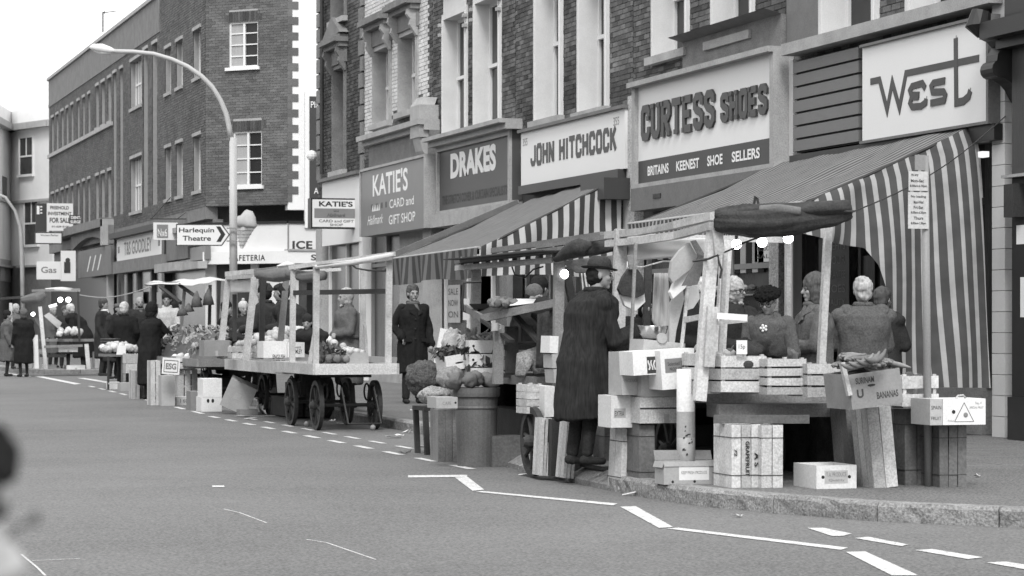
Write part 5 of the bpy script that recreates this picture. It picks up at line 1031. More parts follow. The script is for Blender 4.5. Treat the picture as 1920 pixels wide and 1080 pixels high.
# paper bags strung from the roof rail
def bag(label, pts, m, d, par=None, th=.05, name='paper_bag_bundle', cat=None):
    o = MB().prism([P(x, y, d) for x, y in pts][::-1], (0, -1, 0), th).build(name, m, par, label=label, cat=cat); return o
bg_ = thing('paper_bag_bundle', 'sheaf of pale paper bags strung from the near stall roof rail', 'paper bags', P(1290, 530, 18.6))
bag(None, [(1293, 455), (1311, 487), (1298, 502), (1262, 530), (1256, 520), (1260, 490), (1275, 470)], 'card_grey', 18.7, bg_, name='bag'); bag(None, [(1295, 500), (1268, 522), (1257, 548), (1262, 560), (1285, 540), (1300, 512)], 'paper', 18.75, bg_, name='bag'); bag(None, [(1268, 545), (1280, 541), (1283, 560), (1268, 620), (1262, 668), (1254, 665), (1256, 570)], 'card_grey', 18.9, bg_, .02, name='bag')
bag(None, [(1296, 452), (1312, 484), (1322, 478), (1305, 450)], 'wood_weathered', 18.65, bg_, .02, name='string_loop'); bag(None, [(1314, 478), (1325, 484), (1308, 534), (1282, 536)], 'canvas_mid', 18.6, bg_, name='bag'); bag(None, [(1290, 537), (1309, 535), (1312, 560), (1300, 578), (1287, 582), (1286, 556)], 'paper', 18.9, bg_, .03, name='bag')
bg2 = thing('carrier_bag_bundle', 'dark and white bags hanging in a bunch behind the thin stall pole', 'paper bags', P(1190, 580, 19.8)); bag(None, [(1180, 503), (1196, 505), (1206, 520), (1208, 552), (1196, 558), (1165, 552), (1160, 542), (1168, 520)], 'canvas_dark', 19.9, bg2, name='bag'); bag(None, [(1163, 549), (1208, 549), (1210, 566), (1192, 583), (1172, 573)], 'paper', 19.95, bg2, name='bag'); bag(None, [(1176, 478), (1188, 478), (1190, 505), (1181, 505)], 'wood_weathered', 19.85, bg2, .02, name='string_loop')
cable([(1192, 500, 19.6), (1205, 501, 19.6), (1225, 495, 19.5), (1243, 490, 19.5), (1258, 490, 19.3)], .006, 'pale string sagging across the back of the near stall', 'wood_pale')
sheet('hanging_cloth', 'curtain', None, [(1226, 512), (1252, 512), (1262, 668), (1222, 600)], [21.2] * 4, 'tall pale cloth hanging behind the paper bags of the near stall', 'cloth', amp=.03, seed=4); seg(1215, 500, 1212, 610, 21.5, 21.5, .06, .04, 'post', 'wood_dark', A)
sheet('hanging_cloth', 'stucco', None, [(1180, 452), (1200, 455), (1172, 530), (1148, 560)], [20.9] * 4, 'pale cloth draped at the far corner post of the near stall', 'cloth', amp=.04, seed=7)

# ------------------------------------------------------------------ boxes and crates round stall A
def box_at(label, xl, xr, yb, yt, L, m='card_white', h0=PH, d=None, **k):
    b = fb(xl, xr, yb, yt, L, h0 if d is None else None, d); o = card_box(label, b, m, **k); return o, b
o, b = box_at('open cardboard carton with label, on the pavement corner in front of the near stall', 1245, 1353, 909, 866, .19, 'card_grey', open_=True, flaps=(('b', .075, 25, 'card_brown'), ('f', .04, 170, None), ('l', .05, 160, None)), holes=[(.15, .85, .01, .01), (.53, .85, .01, .01), (.92, .85, .01, .01), (.15, .12, .01, .01), (.53, .12, .01, .01), (.92, .12, .01, .01)])
on(o, b, None, .26, .78, .18, .84, 'paper'); on(o, b, 'KEEP FRESH PRODUCE', .30, .74, .45, .58, 'ink_grey', d=.003)
b = fb(1372, 1426, 915, 797, .36, PH); o = slat_crate('upright slatted crate stencilled GRAPEFRUIT AS 72 under the near stall', b, 3, m='wood_pale', vertical=True, gap=.006, wires=True); W_ = b[1] - b[0]; H_ = b[5] - b[4]
frv = Frame((b[0], b[2] - .004, b[4]), (0, 0, -1), (0, -1, 0))
def vtext(body, u, w_, v0, v1, par, m='ink'):       # lettering running down the crate: s runs downwards, z is replaced by sideways
    key = (body, .03, 0.0, 1.0)
    if key not in TXT: me = text_mesh(body, .03, 0.0, 1.0); TXT[key] = ([v.co.copy() for v in me.vertices], [tuple(p.vertices) for p in me.polygons])
    vs, fs = TXT[key]; x0 = min(v.x for v in vs); x1 = max(v.x for v in vs); y0 = min(v.y for v in vs); y1 = max(v.y for v in vs); mb = MB()
    mb.v = [(b[0] + W_ * (u + w_ * (v.y - y0) / (y1 - y0)), b[2] - .005, b[4] + H_ * (v1 - (v1 - v0) * (v.x - x0) / (x1 - x0))) for v in vs]; mb.f = list(fs); mb.build('lettering', m, par)
vtext('GRAPEFRUIT', .47, .14, .18, .74, o); vtext('A S', .78, .16, .33, .56, o); vtext('72', .08, .1, .5, .62, o)
b = fb(1428, 1468, 915, 798, .34, PH); slat_crate('plain upright crate beside the GRAPEFRUIT crate', b, 2, m='wood_crate', vertical=True, gap=.005, wires=True)
o, b = box_at('low white carton with two round holes on the pavement under the near stall', 1531, 1606, 917, 873, .40, open_=True, holes=[(.16, .5, .012, .012), (.82, .5, .012, .012)]); on(o, b, None, .2, .78, .22, .78, 'card_grey'); on(o, b, 'T.A. PRODUCE', .24, .74, .52, .7, 'ink_grey', d=.003); on(o, b, 'Quality', .3, .7, .3, .42, 'ink_grey', d=.003)
for o_c in [c_ for c_ in o.children if c_.name.startswith('carton')]: pass
# white cylinder
q = G(1286, 858, PH); q = P(1286, 872, 18.40); zb_ = PH; zt_ = P(1286, 692, 18.40).z; q.z = zb_
tb = thing('paper_roll', 'tall white paper roll standing among the boxes left of the near stall', 'paper roll', (q.x, q.y, zb_)); MB().lathe([(.068, 0), (.068, zt_ - zb_)], 20, (q.x, q.y, zb_)).build('roll', 'card_white', tb, smooth=True); MB().lathe([(.0685, .33), (.0685, .34), (.0685, .52)], 20, (q.x, q.y, zb_), bot=False, top=False).build('printed_band', 'card_grey', tb)
# box stack left of the frame post
o, b = box_at('upright veneer crate with wire bands under the stack of boxes', 1163, 1196, 918, 805, .30, 'wood_pale', h0=.06) if False else (None, None)
def upright(label, xl, xr, yb, yt, L, h0, n=2, m='wood_crate', rot=None, wires=True, nd=2): b = fb(xl, xr, yb, yt, L, h0); return slat_crate(label, b, n, m=m, vertical=True, gap=.006, wires=wires, rot=rot, nd=nd, group='empty crates stood on end'), b
o, _ = upright('narrow pale crate stood on end, wired twice, right of the man in the hat', 1163, 1197, 919, 806, .30, .02, 3, 'wood_pale', rot=(0, R(2.5), 0)); o, _ = upright('crate stood on end just behind the wired crate right of the man in the hat', 1199, 1228, 908, 796, .30, .08, 1, 'wood_brown_shaded'); o, _ = upright('knotty crate stood on end left of the white paper roll', 1230, 1262, 880, 794, .34, .12, 2, 'wood_pale'); o, _ = upright('grey crate stood on end beside the legs of the man in the hat', 1134, 1160, 885, 802, .3, .08, 2, 'wood_weathered')  # the darker crate carries the shaded face of the wired one in its colour
o, b = box_at('pale printed carton lowest in the stack right of the man in the hat', 1146, 1200, 802, 742, .30, d=18.9); on(o, b, None, .1, .5, .3, .6, 'card_grey'); on(o, b, 'EXTRA', .12, .44, .36, .52, 'ink_dark', d=.003)
o, b = box_at('slatted flat box under the white cartons left of the near stall', 1200, 1300, 794, 745, .34, 'wood_crate', d=18.75); MB().box(b[0], b[1], b[2] - .004, b[2] - .0005, b[4] + (b[5] - b[4]) * .55, b[4] + (b[5] - b[4]) * .6).build('joint', 'wood_dark', o)
o, b = box_at('creased carton in the middle of the stack left of the near stall', 1203, 1268, 744, 702, .34, 'card_grey', d=18.75)
o, b = box_at('tall carton with faint lettering in the stack right of the man in the hat', 1166, 1201, 741, 660, .30, 'card_grey', d=18.8); on(o, b, 'PRODUCE', .15, .85, .3, .38, 'ink_grey')
o, b = box_at('white carton with a dark picture panel topmost in the stack left of the stall', 1188, 1240, 703, 658, .30, 'card_white', d=18.55, rot=(0, R(-3), 0)); on(o, b, None, .50, .98, .05, .75, 'ink_dark')
for k, u in enumerate((.56, .66, .76)): MB().tube([(b[0] + (b[1] - b[0]) * (u + .03 * math.sin(a * 1.3 + k)), b[2] - .006, b[4] + (b[5] - b[4]) * (.2 + .4 * a / 4)) for a in range(5)], .006, 5).build('emblem_stroke', 'card_white', o)
o, b = box_at('large white carton with a grey printed label against the stall post', 1242, 1306, 729, 655, .30, 'card_white', d=18.50, rot=(0, R(-4), 0)); on(o, b, None, .12, .86, .42, .78, 'ink_grey'); on(o, b, 'Selected Fruit', .2, .78, .6, .7, 'ink_dark', d=.003); on(o, b, 'PRODUCE', .25, .6, .47, .55, 'ink_dark', d=.003)
o, b = box_at('carton lid lying open on the boxes under the scale', 1205, 1283, 664, 640, .3, 'card_grey', d=18.8, rot=(0, R(6), 0)); o, b = box_at('crumpled carton corner beyond the hand of the man in the hat', 1152, 1186, 676, 662, .25, 'card_white', d=20.3)
heap('onion', 'pale onion in the crate by the stall corner post', 'vegetable', 'fruit_pale', [P(1150, 655, 19.5).x, P(1200, 655, 19.5).x, 19.1 - 1.2, 19.4 - 1.2, .98, .03], .035, 8, 'pale onions on the near stall', seed=15)
# right-hand side: banana box on leaning crates, crates behind, white box on crates
o, b = box_at('tilted brown banana box full of bananas on two leaning crates', 1598, 1694, 762, 696, .42, 'card_brown', d=17.3, open_=True, rot=(0, R(-7), 0), holes=[(.42, .62, .03, .009)]); on(o, b, 'SURINAM', .12, .48, .70, .88, 'ink_dark', bold=.02); on(o, b, 'BANANAS', .5, .92, .2, .4, 'ink_dark', bold=.02); on(o, b, 'U', .12, .25, .3, .55, 'ink_dark', bold=.04)
MB().beam((b[0] - .01, b[2] + .0, b[4] + .1), (b[0] - .03, b[2] + .02, b[5] + .09), .03, .04).build('end_batten', 'wood_pale', o)
BAN = {}
def banana_mesh():
    pts = []; rr = []
    for i in range(8): a = R(-50 + 100 * i / 7); pts.append((.11 * math.sin(a), 0, .11 * (1 - math.cos(a)))); rr.append([.006, .012, .018, .019, .019, .017, .011, .005][i])
    return MB().tube(pts, rr, 7).mesh('banana', 'banana', smooth=True)
bm_ = banana_mesh(); rnd = random.Random(11)
for k in range(60):
    u, v = rnd.random(), rnd.random(); q = Vector((b[0] + .03 + (b[1] - b[0] - .06) * u, b[2] + .03 + .34 * v, b[5] + .055 * u * .6 + rnd.uniform(-.03, .05) + (.05 if u < .4 else 0)))
    inst('banana', bm_, q, (rnd.uniform(1.1, 1.9), rnd.uniform(-.25, .25), rnd.gauss(.3, .5)), (1.15, 1.0, 1.0), label='banana lying in the tilted brown banana box', cat='banana', group='bananas in the tilted box')
for k in range(4): inst('banana', bm_, P(1605 + k * 13, 687 - k * 4, 17.2), (0, -.3, .1 * k), (1.2, 1.2, 1.2), label='banana lying in the tilted brown banana box', cat='banana', group='bananas in the tilted box')
b = fb(1598, 1642, 908, 764, .30, PH); o = slat_crate('dark plank crate stood on end leaning left under the banana box', b, 2, m='wood_weathered', vertical=True, gap=.006, rot=(0, R(-5), 0), group='empty crates stood on end'); b = fb(1640, 1684, 915, 762, .30, PH); o = slat_crate('pale plank crate leaning under the front of the banana box', b, 2, m='wood_crate', vertical=True, gap=.005, rot=(0, R(-6), 0), group='empty crates stood on end')
b = fb(1692, 1760, 762, 705, .35, d=17.9); slat_crate('open slatted crate between the banana box and the sign post', b, 2, m='wood_pale', gap=.04); heap('cucumber', 'dark vegetable lying in the slatted crate by the sign post', 'vegetable', 'leaf_dark', [b[0] + .05, b[1] - .05, b[2] + .05, b[3] - .05, b[5] - .08, .03], .04, 10, 'dark vegetables by the sign post', jit=.1)
o, _ = upright('tall veneer crate stood on end left of the parking sign post', 1697, 1742, 910, 768, .34, PH, 2, 'wood_brown_shaded'); o, _ = upright('broad weathered crate stood on end under the white triangle box', 1762, 1812, 914, 798, .34, PH, 3, 'wood_brown_shaded', nd=3); o, _ = upright('second weathered crate beside the foot of the sign post', 1745, 1761, 910, 800, .3, PH, 1, 'wood_brown_shaded')
o, b = box_at('white carton with a triangle emblem standing on weathered crates', 1768, 1848, 797, 748, .30, 'card_white', d=17.65, holes=[(.25, .5, .014, .014)])
tri = [(.27 + .0, .12), (.72, .12), (.495, .85)]; W_ = b[1] - b[0]; H_ = b[5] - b[4]; frb = ffr(b)
for k in range(3): mb = MB(); ribbon(mb, frb, [tri[k], tri[(k + 1) % 3]], .004, .001 + k * .0006, .001, lambda u, v: (u * W_, v * H_)); mb.build('triangle_side', 'ink_dark', o)
MB().ball(frb.p(W_ * .53, H_ * .38, .002), .018, 8, 5, sy=.15).build('emblem', 'ink_grey', o); on(o, b, 'No. 4', .76, .9, .78, .88, 'ink_grey'); on(o, b, 'SPECIAL FRUIT', .62, .95, .62, .70, 'ink_grey'); on(o, b, 'Produce', .12, .25, .12, .2, 'ink_grey')
b2 = fb(1750, 1769, 797, 748, .30, d=17.66); b2 = [b[0] - .10, b[0] - .004, b[2] + .0, b[3], b[4], b[5]]; o = card_box('printed end of a second carton behind the triangle box', b2, 'card_grey'); on(o, b2, 'SPAIN', .1, .9, .6, .74); on(o, b2, 'FRUIT', .1, .9, .2, .32)
cable([(1790, 750, 17.7), (1796, 742, 17.72), (1806, 741, 17.75), (1812, 748, 17.8)], .008, 'short loop of pale rope on the triangle box', 'wood_pale')

# ------------------------------------------------------------------ parking sign post
sp = thing('parking_sign_post', 'thin grey post with two no-loading plates on the pavement', 'sign post', G(1741, 912, PH)); q = G(1741, 912, PH); D_ = dof(q); zt_ = P(1734, 292, D_).z
MB().cyl(q, Vector((q.x - .03, q.y, zt_)), .028, 14).build('post', 'steel_grey', sp, smooth=True)
FN = Frame((0, q.y - .04, 0), (1, 0, 0), (0, -1, 0))
a, b_, z0, z1 = prect(FN, 1704, 321, 1740, 358); pl = fbox(FN, 'plate', 'plate_grey', sp, a, b_, z0, z1, -.006, 0)
for wd, u0, u1, y0, y1 in (('Mon-Sat', 1708, 1732, 336, 342), ('8.00am-6.30pm', 1706, 1738, 346, 352), ('At any', 1708, 1722, 325, 331)): s0_, s1_, c0_, c1_ = prect(FN, u0, y0, u1, y1); text(FN, wd, s0_, s1_, c0_, c1_, .002, 'ink_dark', sp, bold=.02)
a, b_, z0, z1 = prect(FN, 1703, 360, 1741, 429); fbox(FN, 'plate', 'plate_grey', sp, a, b_, z0, z1, -.006, 0)
for k, wd in enumerate(('No loading', 'Mon-Wed', 'Fri-Sat', '8.00am-6.30pm', 'Thurs', '8.00am-1.30pm')): wl_ = 14 if len(wd) > 8 else 9; s0_, s1_, c0_, c1_ = prect(FN, 1722 - wl_, 366 + k * 10, 1722 + wl_, 372 + k * 10); text(FN, wd, s0_, s1_, c0_, c1_, .002, 'ink_dark', sp, bold=.02)
a, b_, z0, z1 = prect(FN, 1716, 290, 1735, 319); fbox(FN, 'cap_bracket', 'steel_grey', sp, a, b_, z0, z1, -.01, -.001)

# ------------------------------------------------------------------ shop awnings
def awning(label, Yl, Yr, Xf, Zl, Zr, ZFl, ZFr, topm, chm, valm, cheek, val=.32, cheek_amp=.03, sag=.04, ph=0, pull=0.0):
    o = thing('shop_awning', label, 'awning', (12.3, (Yl + Yr) / 2, ZFl - .5)); W_ = Yl - Yr
    def top(u, v): q = Vector((12.35, Yl - W_ * u, Zl + (Zr - Zl) * u)).lerp(Vector((Xf, Yl - W_ * u, ZFl + (ZFr - ZFl) * u)), v); q.z -= sag * math.sin(math.pi * v) * (1 + .5 * math.sin(u * 20)) + .03 * noise.noise(Vector((u * 9, v * 4, ph))); return q
    MB().grid(top, 60, 8, lambda u, v: (u * W_, v)).build('canopy', topm, o, smooth=True)
    MB().tube([(Xf, Yl + .05, ZFl), (Xf, Yr - .05, ZFr)], .022, 8).build('front_bar', 'stone_weathered', o)
    def vl(u, v): q = Vector((Xf - .02 + .05 * math.sin(u * W_ * 5) * v, Yl - W_ * u, ZFl + (ZFr - ZFl) * u - val * v * (1 + .05 * math.sin(u * 9)))); return q
    MB().grid(vl, 90, 5, lambda u, v: (u * W_, v)).build('valance', valm, o, smooth=True)
    L_ = 12.35 - Xf
    def ck(u, v):      # u from the front bar to the wall
        x = Xf + L_ * u; zt = ZFr + (Zr - ZFr) * u - sag * math.sin(math.pi * u); zb = cheek(x, u); z = zt + (zb - zt) * v
        return Vector((x, Yr - .02 + cheek_amp * (math.sin(x * 9 + v * 2 + ph) * (.3 + v) + .7 * noise.noise(Vector((x * 2.5, v * 2, ph)))) - pull * u * math.sqrt(v), z))
    MB().grid(ck, 90, 16, lambda u, v: (Xf + L_ * u + .01 * math.sin(v * 5 + u * 7), v)).build('side_curtain', chm, o, smooth=True)
    MB().tube([(12.35, Yl, Zl - .04), (Xf, Yl, ZFl - .03)], .02, 6).build('arm', 'iron', o); MB().tube([(12.35, Yr, Zr - .04), (Xf, Yr, ZFr - .03)], .02, 6).build('arm', 'iron', o)
    return o
# HITCHCOCK awning: lower edge of the side curtain read off the photograph
Yl, Yr = 39.4, 34.45
awning('bold striped awning let down over the pavement from JOHN HITCHCOCK', Yl, Yr, 10.2, 3.27, 3.46, 2.34, 2.38, 'awning_top', 'awning_bold', 'awning_valance_shaded', lambda x, u: 1.98 + .02 * math.sin(x * 3), val=.42, cheek_amp=.035)
mb = MB(); mb.beam((12.4, 39.6, 3.3), (10.15, 39.6, 2.36), .06, .09); mb.build('blind_arm', 'lead', bpy.data.objects['shop_awning'])
def wcheek(x, u):
    px = 1500 + (1862 - 1500) * u; pts = [(1490, 437), (1560, 455), (1620, 466), (1642, 500), (1660, 560), (1678, 640), (1692, 700), (1704, 724), (1870, 727)]
    for (x0, y0), (x1, y1) in zip(pts, pts[1:]):
        if x0 <= px <= x1: y = y0 + (y1 - y0) * (px - x0) / (x1 - x0); break
    else: y = 437
    return CAMH + (HOR - y) / 181.5
o = awning('wide striped awning with a long torn side curtain below the WEST sign', 28.7, 23.62, 10.42, 3.27, 3.36, 2.50, 2.52, 'awning_top', 'awning_wide', 'awning_wide', wcheek, val=.30, cheek_amp=.06, ph=2, pull=.5)
MB().tube([(12.35, 23.55, 3.4), (12.42, 23.55, 3.0), (12.45, 23.55, 2.6)], .02, 6).build('cord', 'canvas_pale', o)

# ------------------------------------------------------------------ STALL B: the greengrocer stall behind the man in the hat
Bs = thing('market_stall', 'second stall with a slatted roof rack, sloping shelf and barrow wheel', 'market stall', (7.3, 22.8, PH))
bx0, bx1, by0, by1 = 6.75, 7.85, 20.9, 23.3
deck(Bs, bx0, bx1, by0, by1, .80, m='wood_weathered', lip=.06); spoked_wheel(Bs, tuple(P(1000, 829, 20.9)[:2]) + (.30,), .29); spoked_wheel(Bs, (7.7, 21.0, .42), .29); MB().box(6.98, 7.72, 20.95, 21.05, .39, .44).build('axle', 'iron', Bs)
for px, py0, py1, d in ((893, 505, 650, 24.2), (1048, 492, 740, 21.6), (935, 610, 720, 22.2)): seg(px, py0, px - 2, py1, d, d, .085, .06, 'post', 'wood_weathered', Bs, up=(0, 1, 0))
seg(1052, 640, 1050, 880, 21.7, 21.7, .08, .06, 'post', 'wood_dark', Bs, up=(0, 1, 0)); seg(1060, 500, 1100, 700, 22.5, 22.5, .07, .05, 'post', 'wood_dark', Bs)
# roof rack
def pr(px, py, d): return P(px, py, d)
for (y0, y1, w_, m_) in ((490, 467, .07, 'wood_weathered'), (503, 486, .055, 'wood_pale')): MB().beam(pr(858, y0, 24.6), pr(1052, y1, 21.4), w_, .05, jit=.004).build('roof_rail', m_, Bs)
for k in range(8): t = k / 7.3; MB().beam(pr(866 + 180 * t, 484 - 20 * t, 24.5 - 3 * t), pr(866 + 180 * t, 506 - 18 * t, 24.4 - 3 * t), .035, .03, up=(0, 1, 0)).build('roof_slat', 'wood_weathered', Bs)
MB().beam(pr(868, 487, 24.4), pr(1060, 470, 21.4), .4, .01).build('roof_board', 'wood_dark', Bs); MB().beam(pr(925, 470, 24.2), pr(1130, 440, 21.2), .05, .05).beam(pr(1010, 462, 22), pr(1142, 444, 21), .06, .04).build('roof_pole', 'wood_weathered', Bs, kind='stuff')
roll('rolled_tarpaulin', 'canvas_dark', None, [(1040, 488, 21.4), (1070, 470, 21.3), (1090, 463, 21.2), (1110, 458, 21.2)], [.02, .07, .075, .02], label='dark tarpaulin bundled on the roof of the second stall', cat='tarpaulin', seed=5)
roll('rolled_tarpaulin', 'canvas_dark', None, [(1085, 472, 21.5), (1115, 466, 21.5), (1152, 460, 21.5)], [.05, .055, .05], label='dark cloth roll beside the far corner post of the near stall', cat='tarpaulin', seed=8)
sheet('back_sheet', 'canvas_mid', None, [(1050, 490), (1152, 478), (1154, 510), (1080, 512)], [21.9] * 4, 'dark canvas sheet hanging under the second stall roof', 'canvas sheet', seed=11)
bulb(1057, 514, 21.6, r=.036, label='large lit bulb under the roof of the second stall', big=1.15)
cable([(960, 500, 23), (965, 515, 23), (985, 520, 23), (1000, 505, 22.8), (1018, 500, 22.6)], .008, 'cable looping under the slatted roof of the second stall')
# sloping shelf
c_ = [P(872, 577, 23.4), P(905, 597, 22.6), P(1050, 566, 21.6), P(1020, 556, 22.8)]
mb = MB(); mb.prism(c_[::-1] if (c_[1] - c_[0]).cross(c_[2] - c_[0]).z < 0 else c_, (0, 0, 1), .02); mb.build('shelf', 'wood_dark', Bs)
MB().beam(c_[1], c_[2], .03, .07).build('shelf_edge', 'wood_weathered', Bs); MB().beam(c_[0], c_[1], .03, .06).build('shelf_edge', 'wood_weathered', Bs)
MB().tube([P(903, 528, 23.3), P(870, 530, 23.3), P(867, 560, 23.3), P(868, 583, 23.3), P(878, 586, 23.3)], .014, 6).build('hook_rail', 'iron', Bs)
for (x0, y0, x1, y1) in ((905, 600, 960, 640), (1000, 590, 1048, 640), (965, 590, 1010, 640)): seg(x0, y0, x1, y1, 22.6, 22.0, .05, .03, 'brace', 'wood_dark', Bs)
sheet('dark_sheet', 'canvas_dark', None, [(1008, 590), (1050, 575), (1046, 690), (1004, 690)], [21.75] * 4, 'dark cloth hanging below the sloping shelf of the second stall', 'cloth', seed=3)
heap('turnip', 'pale rounded root in the basket on the sloping shelf', 'vegetable', 'root_veg', [P(885, 572, 23).x, P(950, 572, 22.8).x, 21.2, 21.6, P(900, 577, 23).z - .02, .05], .036, 26, 'roots on the sloping shelf', jit=.16, seed=21)
bk = thing('basket', 'shallow dark basket of roots on the sloping shelf', 'basket', P(915, 582, 23)); q = P(915, 580, 23); MB().lathe([(.12, 0), (.17, .05), (.18, .05), (.13, 0)], 18, q, sx=1.0, sy=.8).build('bowl', 'wood_dark', bk)
MB().prism([P(965, 560, 22.3), P(1005, 560, 22.1), P(1000, 568, 22.0), P(955, 573, 22.2)], (0, -.3, 1), .004).build('paper_sheet', 'paper', None, label='white paper lying on the sloping shelf of the second stall', cat='paper')
# rack of boxes of greens
for k, (x0, x1, yb, yt, d, lb, m_) in enumerate(((880, 945, 662, 638, 23.0, 'topmost white fruit tray with greens left of the mug post', 'card_white'), (880, 940, 688, 664, 22.9, 'second white fruit tray down, left of the mug post', 'card_white'), (838, 880, 693, 665, 22.95, 'tilted white tray with a long hand slot left of the tray stack', 'card_white'), (884, 940, 712, 690, 22.85, 'lowest white fruit tray left of the mug post', 'card_white'), (838, 878, 712, 698, 23.05, 'flattened tray edge behind the net sack', 'card_grey'))):
    o, b = box_at(lb, x0, x1, yb, yt, .35, m_, d=d, open_=True, holes=[(.12, .55, .012, .012), (.85, .55, .012, .012)] if k != 2 else [(.6, .45, .04, .008)], rot=(0, R(-9), 0) if k == 2 else None)
    if k < 4: leaf_heap('greens', 'leafy greens spilling over tray number ' + lb.split()[0] if False else ('leafy greens lying over the ' + ' '.join(lb.split()[:4])), 'greens', 'leaf_dark' if k else 'leaf_pale', [b[0] - .05, b[1], b[2] + .02, b[3], b[5] - .02, .10], 60, .06, k)
for k, (x0, x1, y0, y1) in enumerate(((950, 972, 612, 700), (980, 1000, 610, 640), (945, 1040, 646, 656), (945, 1040, 700, 708))): b = fb(x0, x1, y1, y0, .05, d=22.6); MB().box(*b).build('rack_board', 'wood_dark', Bs)
for k in range(5): o, b = box_at(('first', 'second', 'third', 'fourth', 'fifth')[k] + ' small pale tray in the shaded rack of the second stall', 950 + (k % 3) * 24, 970 + (k % 3) * 24, 668 + (k // 3) * 26, 650 + (k // 3) * 26, .3, 'card_grey', d=22.9)
mug = thing('enamel_mug', 'patterned mug standing on top of the post in the second stall', 'mug', P(928, 620, 22.1)); q = P(928, 620, 22.1); MB().lathe([(.032, 0), (.032, .07), (.028, .07), (.028, .01)], 16, q).build('cup', 'card_grey', mug); MB().tube([q + Vector((.032, 0, .06)), q + Vector((.055, 0, .05)), q + Vector((.055, 0, .02)), q + Vector((.032, 0, .012))], .005, 6).build('handle', 'card_grey', mug)
MB().tube([P(975, 705, 22.2), P(985, 670, 22.3), P(1005, 660, 22.3), P(1012, 700, 22.3)], [.05, .1, .12, .05], 10, sy=.5).build('net_bag', 'sack_pale', None, smooth=True, label='pale net bag slumped in the second stall rack', cat='net bag')
# right boxes by the man's back
for k, (x0, x1, yb, yt, d, lb) in enumerate(((1030, 1046, 662, 630, 21.3, 'small white carton uppermost behind the man in the hat'), (1036, 1048, 690, 664, 21.3, 'small printed carton under the uppermost one behind the man'), (1040, 1050, 718, 692, 21.3, 'third small carton down behind the man in the hat'))): box_at(lb, x0, x1, yb, yt, .25, 'card_grey' if k else 'card_white', d=d, rot=(0, R(3 - 4 * k), 0))
b = fb(988, 1019, 776, 722, .3, d=20.9); slat_crate('pale slatted crate over the barrow wheel of the second stall', b, 4, m='wood_pale', gap=.006); b = fb(1021, 1040, 782, 724, .28, d=20.8); card_box('white carton end beside the crate over the barrow wheel', b, 'card_white')
# bins, boxes, crates below
q = G(905, 876, 0); D_ = dof(q); bn = thing('dustbin', 'large dark ribbed dustbin with potatoes on its rim board', 'dustbin', (q.x, q.y + .2, 0)); r0 = 41 / pxm(D_); zt_ = P(905, 742, D_).z
MB().lathe([(r0 * .88, 0), (r0 * .93, .2), (r0 * .98, zt_ - .02), (r0 * 1.08, zt_ - .01), (r0 * 1.1, zt_ + .02), (r0 * 1.1, zt_ + .07), (r0 * .9, zt_ + .07)], 28, (q.x, q.y + r0, 0)).build('bin_body', 'galvanised', bn, smooth=False)
MB().lathe([(r0 * 1.0, 0), (r0 * 1.02, .012), (r0 * 1.0, .024)], 28, (q.x, q.y + r0, zt_ - .12), bot=False, top=False).build('rib', 'galvanised', bn)
heap('potato', 'large net-wrapped root heaped on the dustbin', 'vegetable', 'root_veg', [q.x - .26, q.x + .12, q.y + .05, q.y + .3, zt_ + .04, .06], .075, 14, 'large roots heaped on the dustbin', jit=.08, seed=8)
b = fb(935, 986, 876, 818, .3, 0); b[0] -= .06; o = card_box('low brown wooden box with hand slot at the foot of the dustbin', b, 'wood_brown_shaded', holes=[(.72, .16, .035, .011)], tape=False)
b = fb(822, 861, 866, 768, .3, 0); slat_crate('crate stood on end left of the dustbin', b, 3, m='wood_weathered', vertical=True, gap=.006, group='empty crates stood on end'); o, b = box_at('small white tray on the crate left of the dustbin', 818, 858, 766, 745, .3, 'card_grey', d=22.1, holes=[(.9, .5, .01, .01)]); on(o, b, 'CAPE', .3, .7, .3, .6, 'ink_grey')
# leaning crates between the wheel and the man
for k, (x0, x1, yb, yt, lb, tilt, m_) in enumerate(((1012, 1030, 892, 784, 'striped veneer crate stood on end right of the barrow wheel', 3, 'wood_pale'), (1034, 1054, 893, 786, 'dark crate side behind the striped veneer crate', 1, 'wood_dark'), (1056, 1076, 897, 788, 'warped pale crate stood on end left of the man in the hat', 5, 'wood_pale'), (1078, 1096, 893, 786, 'dark grained crate against the warped pale crate', 0, 'wood_brown_shaded'))):  # the two dark woods paint the shaded sides of the pale crates
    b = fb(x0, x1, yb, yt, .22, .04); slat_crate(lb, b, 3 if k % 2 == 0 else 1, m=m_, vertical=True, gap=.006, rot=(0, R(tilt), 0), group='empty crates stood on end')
# pallet under the man
pa = thing('pallet', 'low dark wooden pallet under the feet of the man in the hat', 'pallet', G(1115, 905, 0)); p0 = G(1073, 896, .0); p1 = G(1158, 912, 0)
for k in range(5): MB().box(6.56, 7.10, 18.74 + .115 * k, 18.74 + .115 * k + .10, PH + .035, PH + .05).build('board', 'wood_weathered', pa)
for x_ in (6.57, 6.80, 7.04): MB().box(x_, x_ + .05, 18.74, 19.3, PH + .002, PH + .034).build('runner', 'wood_dark', pa)
